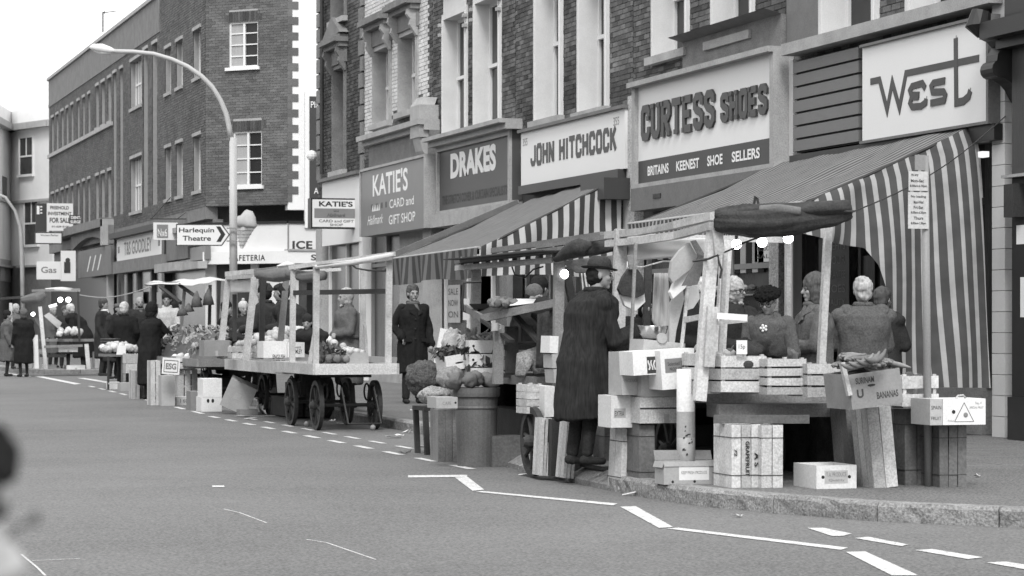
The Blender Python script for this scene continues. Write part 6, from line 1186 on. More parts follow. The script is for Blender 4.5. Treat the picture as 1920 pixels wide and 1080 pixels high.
# sacks on a stool, by the standing man
st = thing('stool', 'dark four-legged trestle stool carrying the net sacks', 'stool', G(812, 852, 0)); q = G(805, 852, 0)
x0, x1, y0, y1 = q.x - .05, q.x + .35, q.y - .1, q.y + .35; zt_ = P(805, 760, 25).z
MB().box(x0 - .03, x1, y0, y1, zt_ - .04, zt_).build('seat', 'wood_dark', st)
for xx, yy in ((x0, y0 + .03), (x1 - .06, y0 + .03), (x0, y1 - .06), (x1 - .06, y1 - .06)): MB().beam((xx + .01, yy, 0), (xx - .01, yy, zt_ - .04), .05, .05).build('leg', 'wood_dark', st)
def sack(label, c, rx, ry, rz_, m, seed=0, lumps=.13):
    mb = MB().ball(c, 1, 48, 32, sx=rx, sy=ry, sz=rz_); cc = Vector(c)
    for i, v in enumerate(mb.v): dv = Vector(v) - cc; k = 1 + 1.6 * lumps * noise.noise(Vector(v) * 7 + Vector((seed, 0, 0))) + lumps * 1.3 * abs(noise.noise(Vector(v) * 17)) + lumps * .6 * noise.noise(Vector(v) * 38); mb.v[i] = tuple(cc + dv * k)
    return mb.build('net_sack', m, None, smooth=True, label=label, cat='sack')
sack('bulging dark net sack of greens behind the pale sack on the stool', P(797, 708, 24.6), .19, .2, .17, 'sacking', 2); sack('pale crumpled net sack slumped on the stool', P(813, 741, 24.0), .15, .15, .085, 'sack_pale', 5); sack('net bag of large roots beside the dustbin rim', P(845, 708, 22.6), .11, .12, .10, 'root_veg', 9, .2)
sack('tall pale bag of greens standing behind the net sacks', P(850, 655, 24.4), .12, .1, .20, 'leaf_pale', 12, .2)
bp = MB(); MB().beam(P(832, 690, 25.2), P(845, 620, 25.3), .22, .02, up=(0, 1, 0)).build('leaning_board', 'card_white', None, label='pale spattered board leaning behind the white trays', cat='board')
for k, (x, y, ln, w_, m_, lb) in enumerate(((492, 781, .35, .06, 'wood_pale', 'broken crate slat lying by the collapsed veneer box'), (470, 786, .22, .05, 'wood_crate', 'short crate slat on the road left of the collapsed box'), (548, 778, .25, .10, 'card_white', 'torn white carton flap behind the front wheel'), (455, 781, .2, .12, 'card_grey', 'flattened grey carton flap beside the tipped carton'), (645, 796, .18, .06, 'paper', 'strip of white paper under the stand of the empty barrow'), (738, 822, .2, .05, 'wood_crate', 'splinter of crate wood in the gutter left of the stool'), (790, 838, .16, .1, 'card_brown', 'brown carton scrap by the stool legs'), (985, 892, .14, .05, 'paper', 'thin paper strip before the low brown box'), (1180, 930, .1, .04, 'paper', 'paper scrap at the start of the kerb'))):
    q = G(x, y, 0); a = .7 * k; d_ = Vector((math.cos(a), math.sin(a), 0)) * ln / 2; MB().beam(q - d_ + Vector((0, 0, .008)), q + d_ + Vector((0, 0, .012 + .01 * (k % 3))), w_, .006, jit=.003).build('scrap', m_, None, label=lb, cat='litter')
# litter
rnd = random.Random(2)
for k, (x, y, s, m_, lb) in enumerate(((766, 812, .05, 'paper', 'crumpled white paper in the gutter by the stool'), (752, 818, .04, 'paper', 'flat torn paper scrap in the gutter'), (757, 851, .045, 'leaf_dark', 'dark trampled leaves on the road left of the stool'), (812, 850, .06, 'leaf_dark', 'dark leaf litter at the foot of the stool'), (575, 800, .035, 'fruit_mid', 'fallen fruit beside the front barrow wheel'), (699, 807, .035, 'fruit_mid', 'fallen fruit under the empty barrow'), (622, 790, .03, 'paper', 'scrap of white paper under the empty barrow'), (770, 770, .02, 'paper', 'white scrap on the pavement behind the sacks'), (1830, 895, .03, 'wood_pale', 'bit of pale wood beside the weathered crate'), (1382, 970, .03, 'paper', 'flattened white scrap on the road below the kerb'), (1890, 815, .04, 'paper', 'white scrap on the pavement by the dark column'))):
    q = G(x, y, 0 if (k < 7 or k == 9) else PH); mb = MB()
    if 'fruit' in lb: mb.ball(q + Vector((0, 0, s)), s, 10, 7)
    else:
        for j in range(6): c = q + Vector((rnd.uniform(-s, s), rnd.uniform(-s, s), .006 + rnd.random() * s * .4)); a = Vector((rnd.gauss(0, 1), rnd.gauss(0, 1), rnd.gauss(0, .3))).normalized() * s; b_ = Vector((rnd.gauss(0, 1), rnd.gauss(0, 1), rnd.gauss(0, .3))).normalized() * s * .6; mb.quad(*[tuple(Vector((v.x, v.y, max(v.z, q.z + .006)))) for v in (c - a, c - b_, c + a, c + b_)])
    mb.build('fallen_fruit' if 'fruit' in lb else 'litter', m_, None, label=lb, cat='fruit' if 'fruit' in lb else 'litter')
# ------------------------------------------------------------------ BARROW 3: the empty barrow
B3 = thing('market_barrow', 'nearly empty four-wheeled barrow with bare pale posts in the middle of the row', 'barrow', (7.1, 30.3, 0))
b3 = (6.62, 7.58, 29.15, 31.5, .79); deck(B3, *b3, lip=.11, m='wood_pale'); undercart(B3, *b3, r=.30, ws=(29.65, 31.1))
MB().tube([(6.95, 29.25, .52), (6.95, 28.9, .1), (7.35, 28.9, .1), (7.35, 29.25, .52)], .012, 6).build('stand', 'iron', B3)
for (x0, y0, x1, y1, d, w_) in ((593, 500, 592, 684, 30.25, .07), (730, 486, 728, 692, 30.3, .075), (550, 506, 548, 684, 31.4, .07), (681, 505, 679, 690, 31.6, .07), (601, 560, 580, 686, 30.6, .04), (684, 610, 689, 688, 31.2, .03)): seg(x0, y0, x1, y1, d, d, w_, .05, 'post', 'wood_pale', B3, up=(0, 1, 0), jit=.003)
seg(545, 502, 738, 476, 31.4, 30.2, .07, .05, 'roof_rail', 'wood_pale', B3, jit=.004); seg(595, 500, 736, 484, 30.2, 30.2, .05, .05, 'roof_rail', 'wood_weathered', B3); seg(548, 511, 640, 505, 31.5, 31.4, .05, .04, 'roof_rail', 'wood_pale', B3); seg(550, 549, 725, 546, 31.4, 30.4, .04, .06, 'cross_rail', 'wood_dark', B3)
roll('rolled_canvas', 'canvas_mid', B3, [(540, 512, 31.6), (575, 520, 31.3), (606, 516, 31.0)], [.05, .07, .06], seed=4); roll('rolled_canvas', 'canvas_pale', B3, [(590, 501, 30.2), (660, 492, 30.2), (738, 478, 30.2)], [.025, .03, .03], seed=5)
cable([(655, 492, 31), (668, 503, 31), (690, 507, 30.6), (722, 508, 30.3), (728, 500, 30.3)], .012, 'black branch-like cable bent under the empty barrow roof')
b = (P(640, 690, 31).x, P(680, 690, 31).x + .1, 30.3, 30.8, .79, .93); card_box('shallow tray of small onions at the back of the empty barrow', (b[0], b[1], b[2], b[3], b[4], b[5]), 'card_grey', open_=True)
heap('onion', 'small pale onion in the tray on the empty barrow', 'vegetable', 'fruit_pale', [b[0] + .02, b[1] - .02, b[2], b[3], .88, .06], .035, 30, 'onions on the empty barrow', seed=31); leaf_heap('greens', 'heap of leafy greens on the empty barrow left of the onions', 'greens', 'leaf_dark', [P(595, 690, 30.8).x, b[0], 29.9, 30.7, .79, .24], 160, .07, 6); heap('fallen_root', 'root lying among the greens on the empty barrow', 'vegetable', 'root_veg', [P(600, 690, 30.8).x, b[0], 29.8, 30.3, .79, .05], .05, 12, 'roots on the empty barrow', jit=.1, seed=33)
# ------------------------------------------------------------------ BARROW 4: fruit pile
B4 = thing('market_barrow', 'long barrow heaped with round pale fruit behind the empty barrow', 'barrow', (7.1, 33.9, 0))
b4 = (6.85, 7.9, 31.9, 35.9, .76); deck(B4, *b4, lip=.13, m='wood_pale'); undercart(B4, 7.1, 7.85, 31.9, 35.9, .76, r=.28, ws=(33.3, 35.2))
for (x0, y0, x1, y1, d, w_, m_) in ((478, 520, 461, 676, 32.4, .085, 'wood_pale'), (428, 522, 413, 672, 35.6, .08, 'wood_pale'), (493, 515, 491, 640, 33, .07, 'wood_dark'), (538, 510, 525, 650, 33.5, .08, 'wood_weathered'), (440, 552, 440, 640, 35.6, .05, 'wood_dark')): seg(x0, y0, x1, y1, d, d, w_, .05, 'post', m_, B4, up=(0, 1, 0), jit=.003)
seg(426, 514, 552, 502, 35.7, 31.8, .07, .06, 'roof_rail', 'wood_pale', B4, jit=.005); seg(426, 521, 478, 518, 35.7, 32.4, .05, .05, 'roof_rail', 'wood_pale', B4); seg(478, 512, 560, 502, 32.2, 31.8, .04, .1, 'roof_rail', 'wood_weathered', B4)
sheet('back_board', 'canvas_pale', B4, [(432, 526), (474, 524), (473, 548), (431, 549)], [35.5, 33, 33, 35.5], amp=.01, seed=5)
roll('canvas_bundle', 'canvas_mid', B4, [(484, 514, 32.2), (520, 516, 32), (552, 512, 31.8)], [.06, .09, .07], seed=14); roll('canvas_bundle', 'canvas_pale', B4, [(520, 503, 32), (540, 499, 32), (562, 502, 31.9)], [.03, .06, .02], seed=17)
for k in range(3): MB().prism([P(505 + 20 * k, 530, 33), P(516 + 20 * k, 545, 33), P(500 + 20 * k, 545, 33)][::-1], (0, -1, 0), .03).build('pennant', 'canvas_dark', B4)
cr4 = []
for k, (x0, x1, yb, yt, d, lb, m_) in enumerate(((494, 539, 671, 640, 32.1, 'white ENGLISH APPLES carton at the near end of the fruit barrow', 'card_white'), (540, 571, 670, 642, 32.1, 'second white carton printed BRAMLEY beside the ENGLISH APPLES carton', 'card_white'), (383, 430, 668, 638, 35.3, 'large brown carton at the left end of the fruit barrow', 'card_brown'))):
    o, b = box_at(lb, x0, x1, yb, yt, .4, m_, d=d); b[4] = .77
    if k == 0: on(o, b, 'ENGLISH', .38, .9, .22, .42, 'ink_dark', bold=.02); on(o, b, 'APPLES', .38, .9, .02, .18, 'ink_dark', bold=.02)
    if k == 1: on(o, b, 'Finest', .2, .8, .72, .84, 'ink_dark'); on(o, b, 'BRAMLEY', .15, .85, .48, .68, 'ink_dark', bold=.02)
for k, (x0, x1, yb, yt, d) in enumerate(((436, 470, 672, 650, 33.6), (472, 494, 672, 655, 32.6))): b = fb(x0, x1, yb, yt, .35, d=d); slat_crate(('slatted crate showing fruit on the side of the fruit barrow', 'tilted slatted crate beside the ENGLISH APPLES carton')[k], b, 2, gap=.02, rot=(0, R(8 * k), 0))
x0_, x1_ = 6.6, 7.5
heap('grapefruit', 'round pale fruit in the heap on the fruit barrow', 'fruit', 'fruit_pale', [6.9, 7.8, 32.5, 35.6, .80, lambda u, v: .10 + .26 * (1 - (2 * u - 1) ** 2 * .8) * (1 - abs(2 * v - 1) ** 3 * .7)], .052, 130, 'round fruit heaped on the fruit barrow', seed=41)
mound('fruit_mid', (6.9, 7.8, 32.3, 35.7, .77, .34), 3, 'fruit_bed', 'darker bed of produce under the round fruit', 'produce'); leaf_heap('greens', 'leafy bunches between the crates on the fruit barrow', 'greens', 'leaf_pale', [6.86, 7.3, 33.0, 35.6, .85, .16], 220, .07, 9)
# ------------------------------------------------------------------ boxes on the road by the barrows
def rb(label, xl, xr, yb, yt, L, m='card_white', **k): b = fb(xl, xr, yb, yt, L, 0); return card_box(label, b, m, **k), b
o, b = rb('brown carton standing on the road left of the white cartons', 358, 378, 769, 734, .4, 'card_brown'); o, b = rb('carton on top of the brown carton left of the white cartons', 360, 377, 733, 712, .35, 'card_grey'); o.location.z = .0 + 0
b = fb(360, 377, 768, 712, .35, 0); bpy.data.objects.remove  # (kept simple)
o, b = rb('lower of the two stacked white cartons on the road', 378, 416, 772, 745, .45, 'card_white', holes=[(.32, .75, .02, .03), (.55, .75, .02, .03)]); zt2 = b[5]
b2 = list(b); b2[0] += .02; b2[4] = zt2 + .003; b2[5] = P(380, 710, dof(Vector((b[0], b[2], 0)))).z; card_box('upper of the two stacked white cartons on the road', b2, 'card_white')
b = fb(410, 462, 776, 722, .36, 0); o = card_box('brown carton tipped on its corner against the white cartons', b, 'card_grey', rot=(R(8), R(24), R(-12)), tape=False); on(o, b, None, .30, .62, .36, .66, 'card_grey'); on(o, b, None, .34, .58, .4, .62, 'card_grey', d=.003); o.location.z += .08; o.location.y -= .25
o, b = rb('squashed dark carton lying on the road beside the tipped carton', 450, 484, 778, 768, .3, 'card_brown'); b = fb(502, 540, 776, 752, .35, 0); o = card_box('collapsed veneer box on the road in front of the barrow wheel', b, 'card_grey', rot=(0, R(-6), R(10)), open_=True, flaps=(('b', .2, 30, 'card_white'), ('l', .1, 50, None)))
MB().prism([G(478, 772) + Vector((0, 0, .02)), G(500, 778) + Vector((0, 0, .01)), P(494, 756, 35.8), P(482, 758, 36)], (0, -1, .2), .004).build('paper_sheet', 'paper', None, label='sheet of white paper leaning by the collapsed veneer box', cat='paper')
# ------------------------------------------------------------------ STALL E with white canopy
E = thing('market_stall', 'stall with a sagging white canopy beyond the fruit barrow', 'market stall', P(345, 660, 43))
e_ = sheet('canopy', 'canvas_pale', E, [(270, 531), (398, 520), (430, 524), (346, 537)], [44, 46.5, 42.5, 41.5], amp=.03, seed=2)
for (x0, y0, x1, y1, d0, d1, m_) in ((300, 537, 339, 568, 43, 42, 'iron'), (336, 534, 376, 562, 42, 41.5, 'iron'), (394, 534, 392, 640, 42, 42, 'wood_dark'), (346, 540, 338, 640, 42, 42, 'wood_weathered'), (418, 526, 414, 600, 42, 42, 'wood_weathered'), (272, 533, 345, 530, 44, 43.5, 'wood_weathered')): seg(x0, y0, x1, y1, d0, d1, .05, .05, 'post', m_, E, up=(0, 1, 0))
Ez = .72; ex0, ex1, ey0, ey1 = 6.9, 8.0, 38.5, 43.5; deck(E, ex0, ex1, ey0, ey1, Ez, m='wood_weathered', lip=.1); undercart(E, ex0, ex1, ey0, ey1, Ez, r=.28)
mound('leaf_dark', (ex0 + .05, ex1 - .05, ey0 + .3, ey1 - .2, Ez, .38), 8, 'vegetable_bank', 'dark bank of vegetables on the white canopy stall', 'vegetables', .5); leaf_heap('greens', 'leafy vegetables banked up on the white canopy stall', 'greens', 'leaf_pale', [ex0, ex1, ey0 + .2, ey1, Ez + .1, .45], 420, .07, 22)
heap('cabbage', 'pale round vegetable banked on the white canopy stall', 'vegetable', 'fruit_mid', [ex0 + .1, ex1 - .1, ey0 + .2, ey1 - .3, Ez + .05, .3], .07, 40, 'round vegetables on the white canopy stall', jit=.08, seed=55)
for k, (x0, x1, yy0, yy1, d) in enumerate(((348, 360, 568, 585, 41.5), (362, 376, 545, 576, 41.5), (384, 398, 540, 572, 41.8), (338, 346, 576, 592, 41.3))): MB().tube([P((x0 + x1) / 2, yy1, d), P((x0 + x1) / 2 - 1, (yy0 + yy1) / 2, d), P((x0 + x1) / 2, yy0, d)], [.10, .07, .01], 8).build('hanging_bunch', 'leaf_dark', None, smooth=True, label=('first', 'second', 'third', 'fourth')[k] + ' dark bunch hanging below the white canopy, counted from the right post' if False else 'dark bunch hanging under the white canopy', cat='bunch', group='bunches hung under the white canopy')
# foreground of stall E
b = fb(330, 388, 691, 668, .5, d=40.0); slat_crate('broad slatted crate of pale apples beside the woman in black', b, 2, m='wood_crate', gap=.02); ab = b
heap('apple', 'pale apple in the broad slatted crate beside the woman in black', 'fruit', 'fruit_pale', [b[0] + .05, b[1] - .05, b[2] + .05, b[3] - .05, b[5] - .09, .04], .055, 26, 'apples in the broad crate', seed=61)
b = fb(334, 370, 758, 692, .4, 0); slat_crate('tall slatted crate stood under the crate of apples', b, 3, m='wood_crate', vertical=True, gap=.02); b = fb(283, 301, 760, 676, .4, 0); slat_crate('narrow upright crate by the skirt of the woman in black', b, 2, m='wood_crate', vertical=True, gap=.01); o, b = rb('tall plain carton standing under the framed ESG card', 303, 328, 761, 704, .35, 'card_grey')
pc = thing('price_board', 'tilted white price card with a dark border reading ESG', 'price card', P(319, 702, 39)); b = fb(303, 336, 702, 671, .01, d=39); MB().box(*b).build('card', 'paper', pc); W_ = b[1] - b[0]; H_ = b[5] - b[4]; frb = Frame((b[0], b[2], b[4]), (1, 0, 0), (0, -1, 0)); mb = MB()
for (u0, u1, v0, v1) in ((.1, .9, .12, .16), (.1, .9, .82, .86), (.1, .13, .165, .815), (.87, .9, .165, .815)): frb.box(mb, u0 * W_, u1 * W_, v0 * H_, v1 * H_, .0, .003)
mb.build('border', 'ink_dark', pc); text(frb, 'ESG', .2 * W_, .8 * W_, .3 * H_, .68 * H_, .003, 'ink_grey', pc, bold=.04); pc.rotation_euler = (0, R(4), 0)
o, b = rb('small white price ticket on the road under the tall slatted crate', 331, 354, 760, 744, .3, 'card_white'); on(o, b, '1 60', .3, .9, .3, .75)
b = fb(248, 262, 748, 694, .4, 0); slat_crate('upright crate just left of the woman in black', b, 2, m='wood_crate', vertical=True, gap=.015); b = fb(262, 273, 747, 706, .4, 0); slat_crate('slatted crate side showing dark gaps behind the woman in black', b, 2, m='wood_weathered', vertical=True, gap=.03)
o, b = rb('low crate of dark goods at the elbow of the woman in black', 309, 328, 700, 660, .4, 'card_brown'); b = fb(236, 262, 700, 664, .4, d=45); slat_crate('pale crate left of the woman in black', b, 2)
# trestle display with cauliflowers
T = thing('trestle_table', 'small display trestle piled with cauliflowers left of the woman in black', 'table', P(215, 725, 49)); zt_ = P(215, 664, 49).z
c0 = P(195, 664, 49); c1 = P(258, 664, 49); MB().box(c0.x, c1.x, c0.y, c0.y + .8, zt_ - .05, zt_).build('top', 'wood_weathered', T)
for px in (203, 229): seg(px, 668, px, 735, 49, 49, .04, .04, 'leg', 'iron' if px == 203 else 'galvanised', T, up=(0, 1, 0))
seg(229, 700, 246, 690, 49, 49, .04, .02, 'brace', 'galvanised', T); seg(203, 719, 246, 718, 49, 49, .04, .03, 'rail', 'wood_pale', T)
heap('cauliflower', 'white cauliflower piled on the small display trestle', 'vegetable', 'fruit_pale', [c0.x + .05, c1.x, c0.y, c0.y + .7, zt_, .12], .07, 34, 'cauliflowers on the small trestle', jit=.14, seed=71); MB().prism([P(218, 665, 48.8), P(236, 665, 48.8), P(236, 648, 48.8), P(221, 648, 48.8)], (0, -1, 0), .01).build('sign_card', 'paper', None, label='white card hanging over the edge of the cauliflower trestle', cat='card')
pot = thing('bucket_stack', 'stack of shiny enamel bowls left of the cauliflowers', 'bowls', P(207, 656, 50))
for k in range(4): MB().lathe([(.12, 0), (.2, .07), (.2, .085), (.12, .02)], 16, P(207, 656 - k * 4.5, 50)).build('bowl', 'galvanised', pot)
o, b = rb('low white carton on the road below the cauliflower trestle', 205, 224, 730, 716, .4, 'card_white'); o, b = rb('grey carton beside the low white carton below the trestle', 226, 244, 733, 718, .4, 'card_grey')
# ------------------------------------------------------------------ STALL F far left
def far_stall():
    f = thing('market_stall', 'far stall with A-frame legs, two lit bulbs and white goods', 'market stall', P(110, 690, 62)); D = 62
    for (x0, y0, x1, y1, w_, m_) in ((75, 575, 86, 692, .09, 'wood_pale'), (146, 545, 149, 640, .05, 'wood_dark'), (162, 645, 166, 692, .1, 'wood_pale'), (184, 645, 190, 690, .09, 'wood_pale'), (83, 650, 155, 648, .06, 'wood_weathered'), (20, 568, 20, 610, .07, 'wood_pale')): seg(x0, y0, x1, y1, D, D, w_, .05, 'post', m_, f, up=(0, 1, 0))
    c = P(83, 636, D); c1 = P(190, 636, D); MB().box(c.x, c1.x, c.y, c.y + 1.2, c.z - .06, c.z).build('counter', 'wood_weathered', f); MB().box(c.x, c1.x - .8, c.y, c.y + 1, c.z - .45, c.z - .38).build('shelf', 'wood_dark', f)
    seg(60, 545, 150, 543, D, D, .08, .06, 'roof_rail', 'wood_weathered', f); seg(0, 560, 60, 556, D, D, .08, .06, 'roof_rail', 'wood_dark', f); roll('canvas_roll', 'canvas_mid', f, [(40, 562, D), (70, 558, D), (85, 550, D)], [.08, .13, .07], seed=31); roll('canvas_roll', 'canvas_pale', f, [(85, 543, D), (115, 542, D), (150, 545, D)], [.03, .05, .03], seed=32); return f
far_stall()
D = 62
for k, (x, y) in enumerate(((113, 562), (128, 562), (62, 589))): bulb(x, y, 61.5, .06 if k < 2 else .045, ('left of the two bright bulbs on the far stall', 'right of the two bright bulbs on the far stall', 'single bulb low at the left of the far stall')[k])
MB().tube([P(92, 575, 61.5), P(106, 571.5, 61.5)], .035, 8).build('strip_lamp', 'tube_lit', None, label='short bright strip lamp under the far stall roof', cat='lamp')
MB().prism([P(82, 592, 62), P(92, 586, 62), P(116, 605, 62), P(110, 617, 62)][::-1], (0, -1, 0), .02).build('sheet', 'card_grey', None, label='pale triangular sheet propped on the far stall', cat='card'); MB().prism([P(62, 594, 62.3), P(82, 600, 62.3), P(112, 630, 62.3), P(84, 632, 62.3)][::-1], (0, -1, 0), .02).build('sheet', 'canvas_mid', None, label='dark sloping sheet under the far stall roof', cat='canvas sheet')
mb = MB(); rnd = random.Random(3)
heap('cauliflower', 'white vegetable in the long pile on the far stall', 'vegetable', 'fruit_pale', [P(112, 630, 62).x, P(158, 630, 62).x, P(112, 630, 62).y, P(112, 630, 62).y + .5, P(112, 634, 62).z, .14], .085, 26, 'white vegetables on the far stall', jit=.1, seed=81); leaf_heap('greens', 'greens at the right end of the far stall', 'greens', 'leaf_dark', [P(160, 630, 62).x, P(186, 630, 62).x, 58.5, 59.2, P(112, 634, 62).z, .2], 60, .1, 33)
for k, (xl, xr, yb, yt, m_, lb) in enumerate(((83, 106, 692, 684, 'card_white', 'left low white carton on the kerb under the far stall'), (125, 160, 693, 685, 'card_white', 'right low white carton on the kerb under the far stall'), (110, 146, 660, 651, 'card_white', 'white tray on the lower shelf of the far stall'), (34, 60, 690, 664, 'card_grey', 'grey carton at the feet of the dark-coated far customer'), (178, 196, 690, 660, 'card_grey', 'pale sack-like carton right of the far stall legs'))):
    b = fb(xl, xr, yb, yt, .5, d=62.3); card_box(lb, b, m_)
seg(65, 628, 67, 692, 61, 61, .14, .12, 'pale_post', 'card_white', None, up=(0, 1, 0), **{}) if False else MB().beam(P(65, 628, 61), P(67, 691, 61), .14, .12, up=(0, 1, 0)).build('white_post', 'paint_white', None, label='short white post on the kerb left of the far stall', cat='post')
# added dark blocks that deepen the shade under the barrows
for k, (st_, x0, x1, y0, y1, zt_, lb) in enumerate(((None, 6.95, 7.8, 18.6, 19.9, .60, 'added dark blocks deepening the shade under the near stall'), (None, 6.85, 7.75, 21.6, 23.2, .68, 'added dark blocks deepening the shade under the second stall'), (None, 7.2, 7.8, 33.2, 34.6, .45, 'added dark blocks deepening the shade under the fruit barrow'), (None, 7.1, 7.9, 39.5, 43, .5, 'added dark blocks deepening the shade under the white canopy stall'))):
    o = thing('shade_filler', lb, 'shade filler', ((x0 + x1) / 2, (y0 + y1) / 2, 0)); rnd = random.Random(k + 70); n = 3; w_ = (x1 - x0) / n
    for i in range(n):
        h = zt_ * rnd.uniform(.55, 1); MB().beam((x0 + w_ * (i + .5), y0 + rnd.uniform(0, .25), PH + h / 2 - .1), (x0 + w_ * (i + .5), y1, PH + h / 2 - .1), w_ - .02, h).build('shade_block', 'wood_dark', o)
for k, (x0, x1, y0, y1, z1) in enumerate(((7.0, 7.85, 19.65, 19.75, .76), (6.95, 7.8, 23.3, 23.35, .74))): sheet_ = MB().grid(lambda u, v: (x0 + (x1 - x0) * u, y0 + .03 * math.sin(u * 20), PH + (z1 - PH) * v), 24, 4).build('light_block_sheet', 'canvas_dark', None, smooth=True, label='added dark sheet keeping light out at the back of the ' + ('near' if k == 0 else 'second') + ' stall', cat='cloth')  # added dark sheets that keep light from under the stalls
sheet_ = MB().grid(lambda u, v: (7.98 + .03 * math.sin(u * 25), 17.3 + 2.3 * u, PH + .62 * v), 30, 4).build('light_block_sheet', 'canvas_dark', None, smooth=True, label='added dark sheet keeping light out along the shop side of the near stall', cat='cloth')
sheet_ = MB().grid(lambda u, v: (7.95 + .03 * math.sin(u * 25), 20.9 + 2.4 * u, PH + .64 * v), 30, 4).build('light_block_sheet', 'canvas_dark', None, smooth=True, label='added dark sheet keeping light out along the shop side of the second stall', cat='cloth')

# ================================================================== PEOPLE
def remesh(mb, name, m, parent, vox, seed=0, fold=0.0, hem=None, smooth=2):
    me = mb.mesh(name + '_src', None); o = bpy.data.objects.new(name + '_src', me)
    md = o.modifiers.new('r', 'REMESH'); md.mode = 'VOXEL'; md.voxel_size = vox; md.use_smooth_shade = True
    sm = o.modifiers.new('s', 'SMOOTH'); sm.iterations = smooth; sm.factor = .6
    me2 = evaluated_mesh(o); bpy.data.meshes.remove(me)
    if fold:
        me2.update(); nrm = [v.normal.copy() for v in me2.vertices]
        for v, n in zip(me2.vertices, nrm):
            c = v.co; a = math.atan2(c.y, c.x); low = max(0, min(1, (1.15 - c.z) / .6))
            v.co = c + n * fold * (noise.noise(Vector((c.x * 9 + seed, c.y * 9, c.z * 5))) * .8 + low * 1.6 * noise.noise(Vector((a * 2.3 + seed, c.z * .8, seed))) + .22 * noise.noise(Vector((c.x * 22, c.y * 22 + seed, c.z * 14))))
    me2.name = name; me2.materials.clear(); me2.materials.append(M[m]); me2.polygons.foreach_set('use_smooth', [True] * len(me2.polygons)); me2.update()
    q = bpy.data.objects.new(name, me2); C.objects.link(q); q.parent = parent; return q
def cap_(mb, p0, p1, r0, r1, n=10):
    p0 = Vector(p0); p1 = Vector(p1); d = (p1 - p0); L_ = d.length; d = d / L_ if L_ else Vector((0, 0, 1)); pts = []; rr = []
    for a in (-80, -50, -20): pts.append(p0 + d * r0 * math.sin(R(a))); rr.append(r0 * math.cos(R(a)))
    for a in (20, 50, 80): pts.append(p1 + d * r1 * math.sin(R(a))); rr.append(r1 * math.cos(R(a)))
    mb.tube(pts, rr, n)
def rings(mb, rs, n=18):      # rs: (centre, rx, ry)
    b = len(mb.v)
    for c, rx, ry in rs:
        for k in range(n): a = 2 * math.pi * k / n; mb.v.append((c[0] + rx * math.cos(a), c[1] + ry * math.sin(a), c[2]))
    for i in range(len(rs) - 1):
        for k in range(n): mb.f.append((b + i * n + k, b + i * n + (k + 1) % n, b + (i + 1) * n + (k + 1) % n, b + (i + 1) * n + k))
    mb.f.append(tuple(b + k for k in range(n))[::-1]); mb.f.append(tuple(b + (len(rs) - 1) * n + k for k in range(n)))
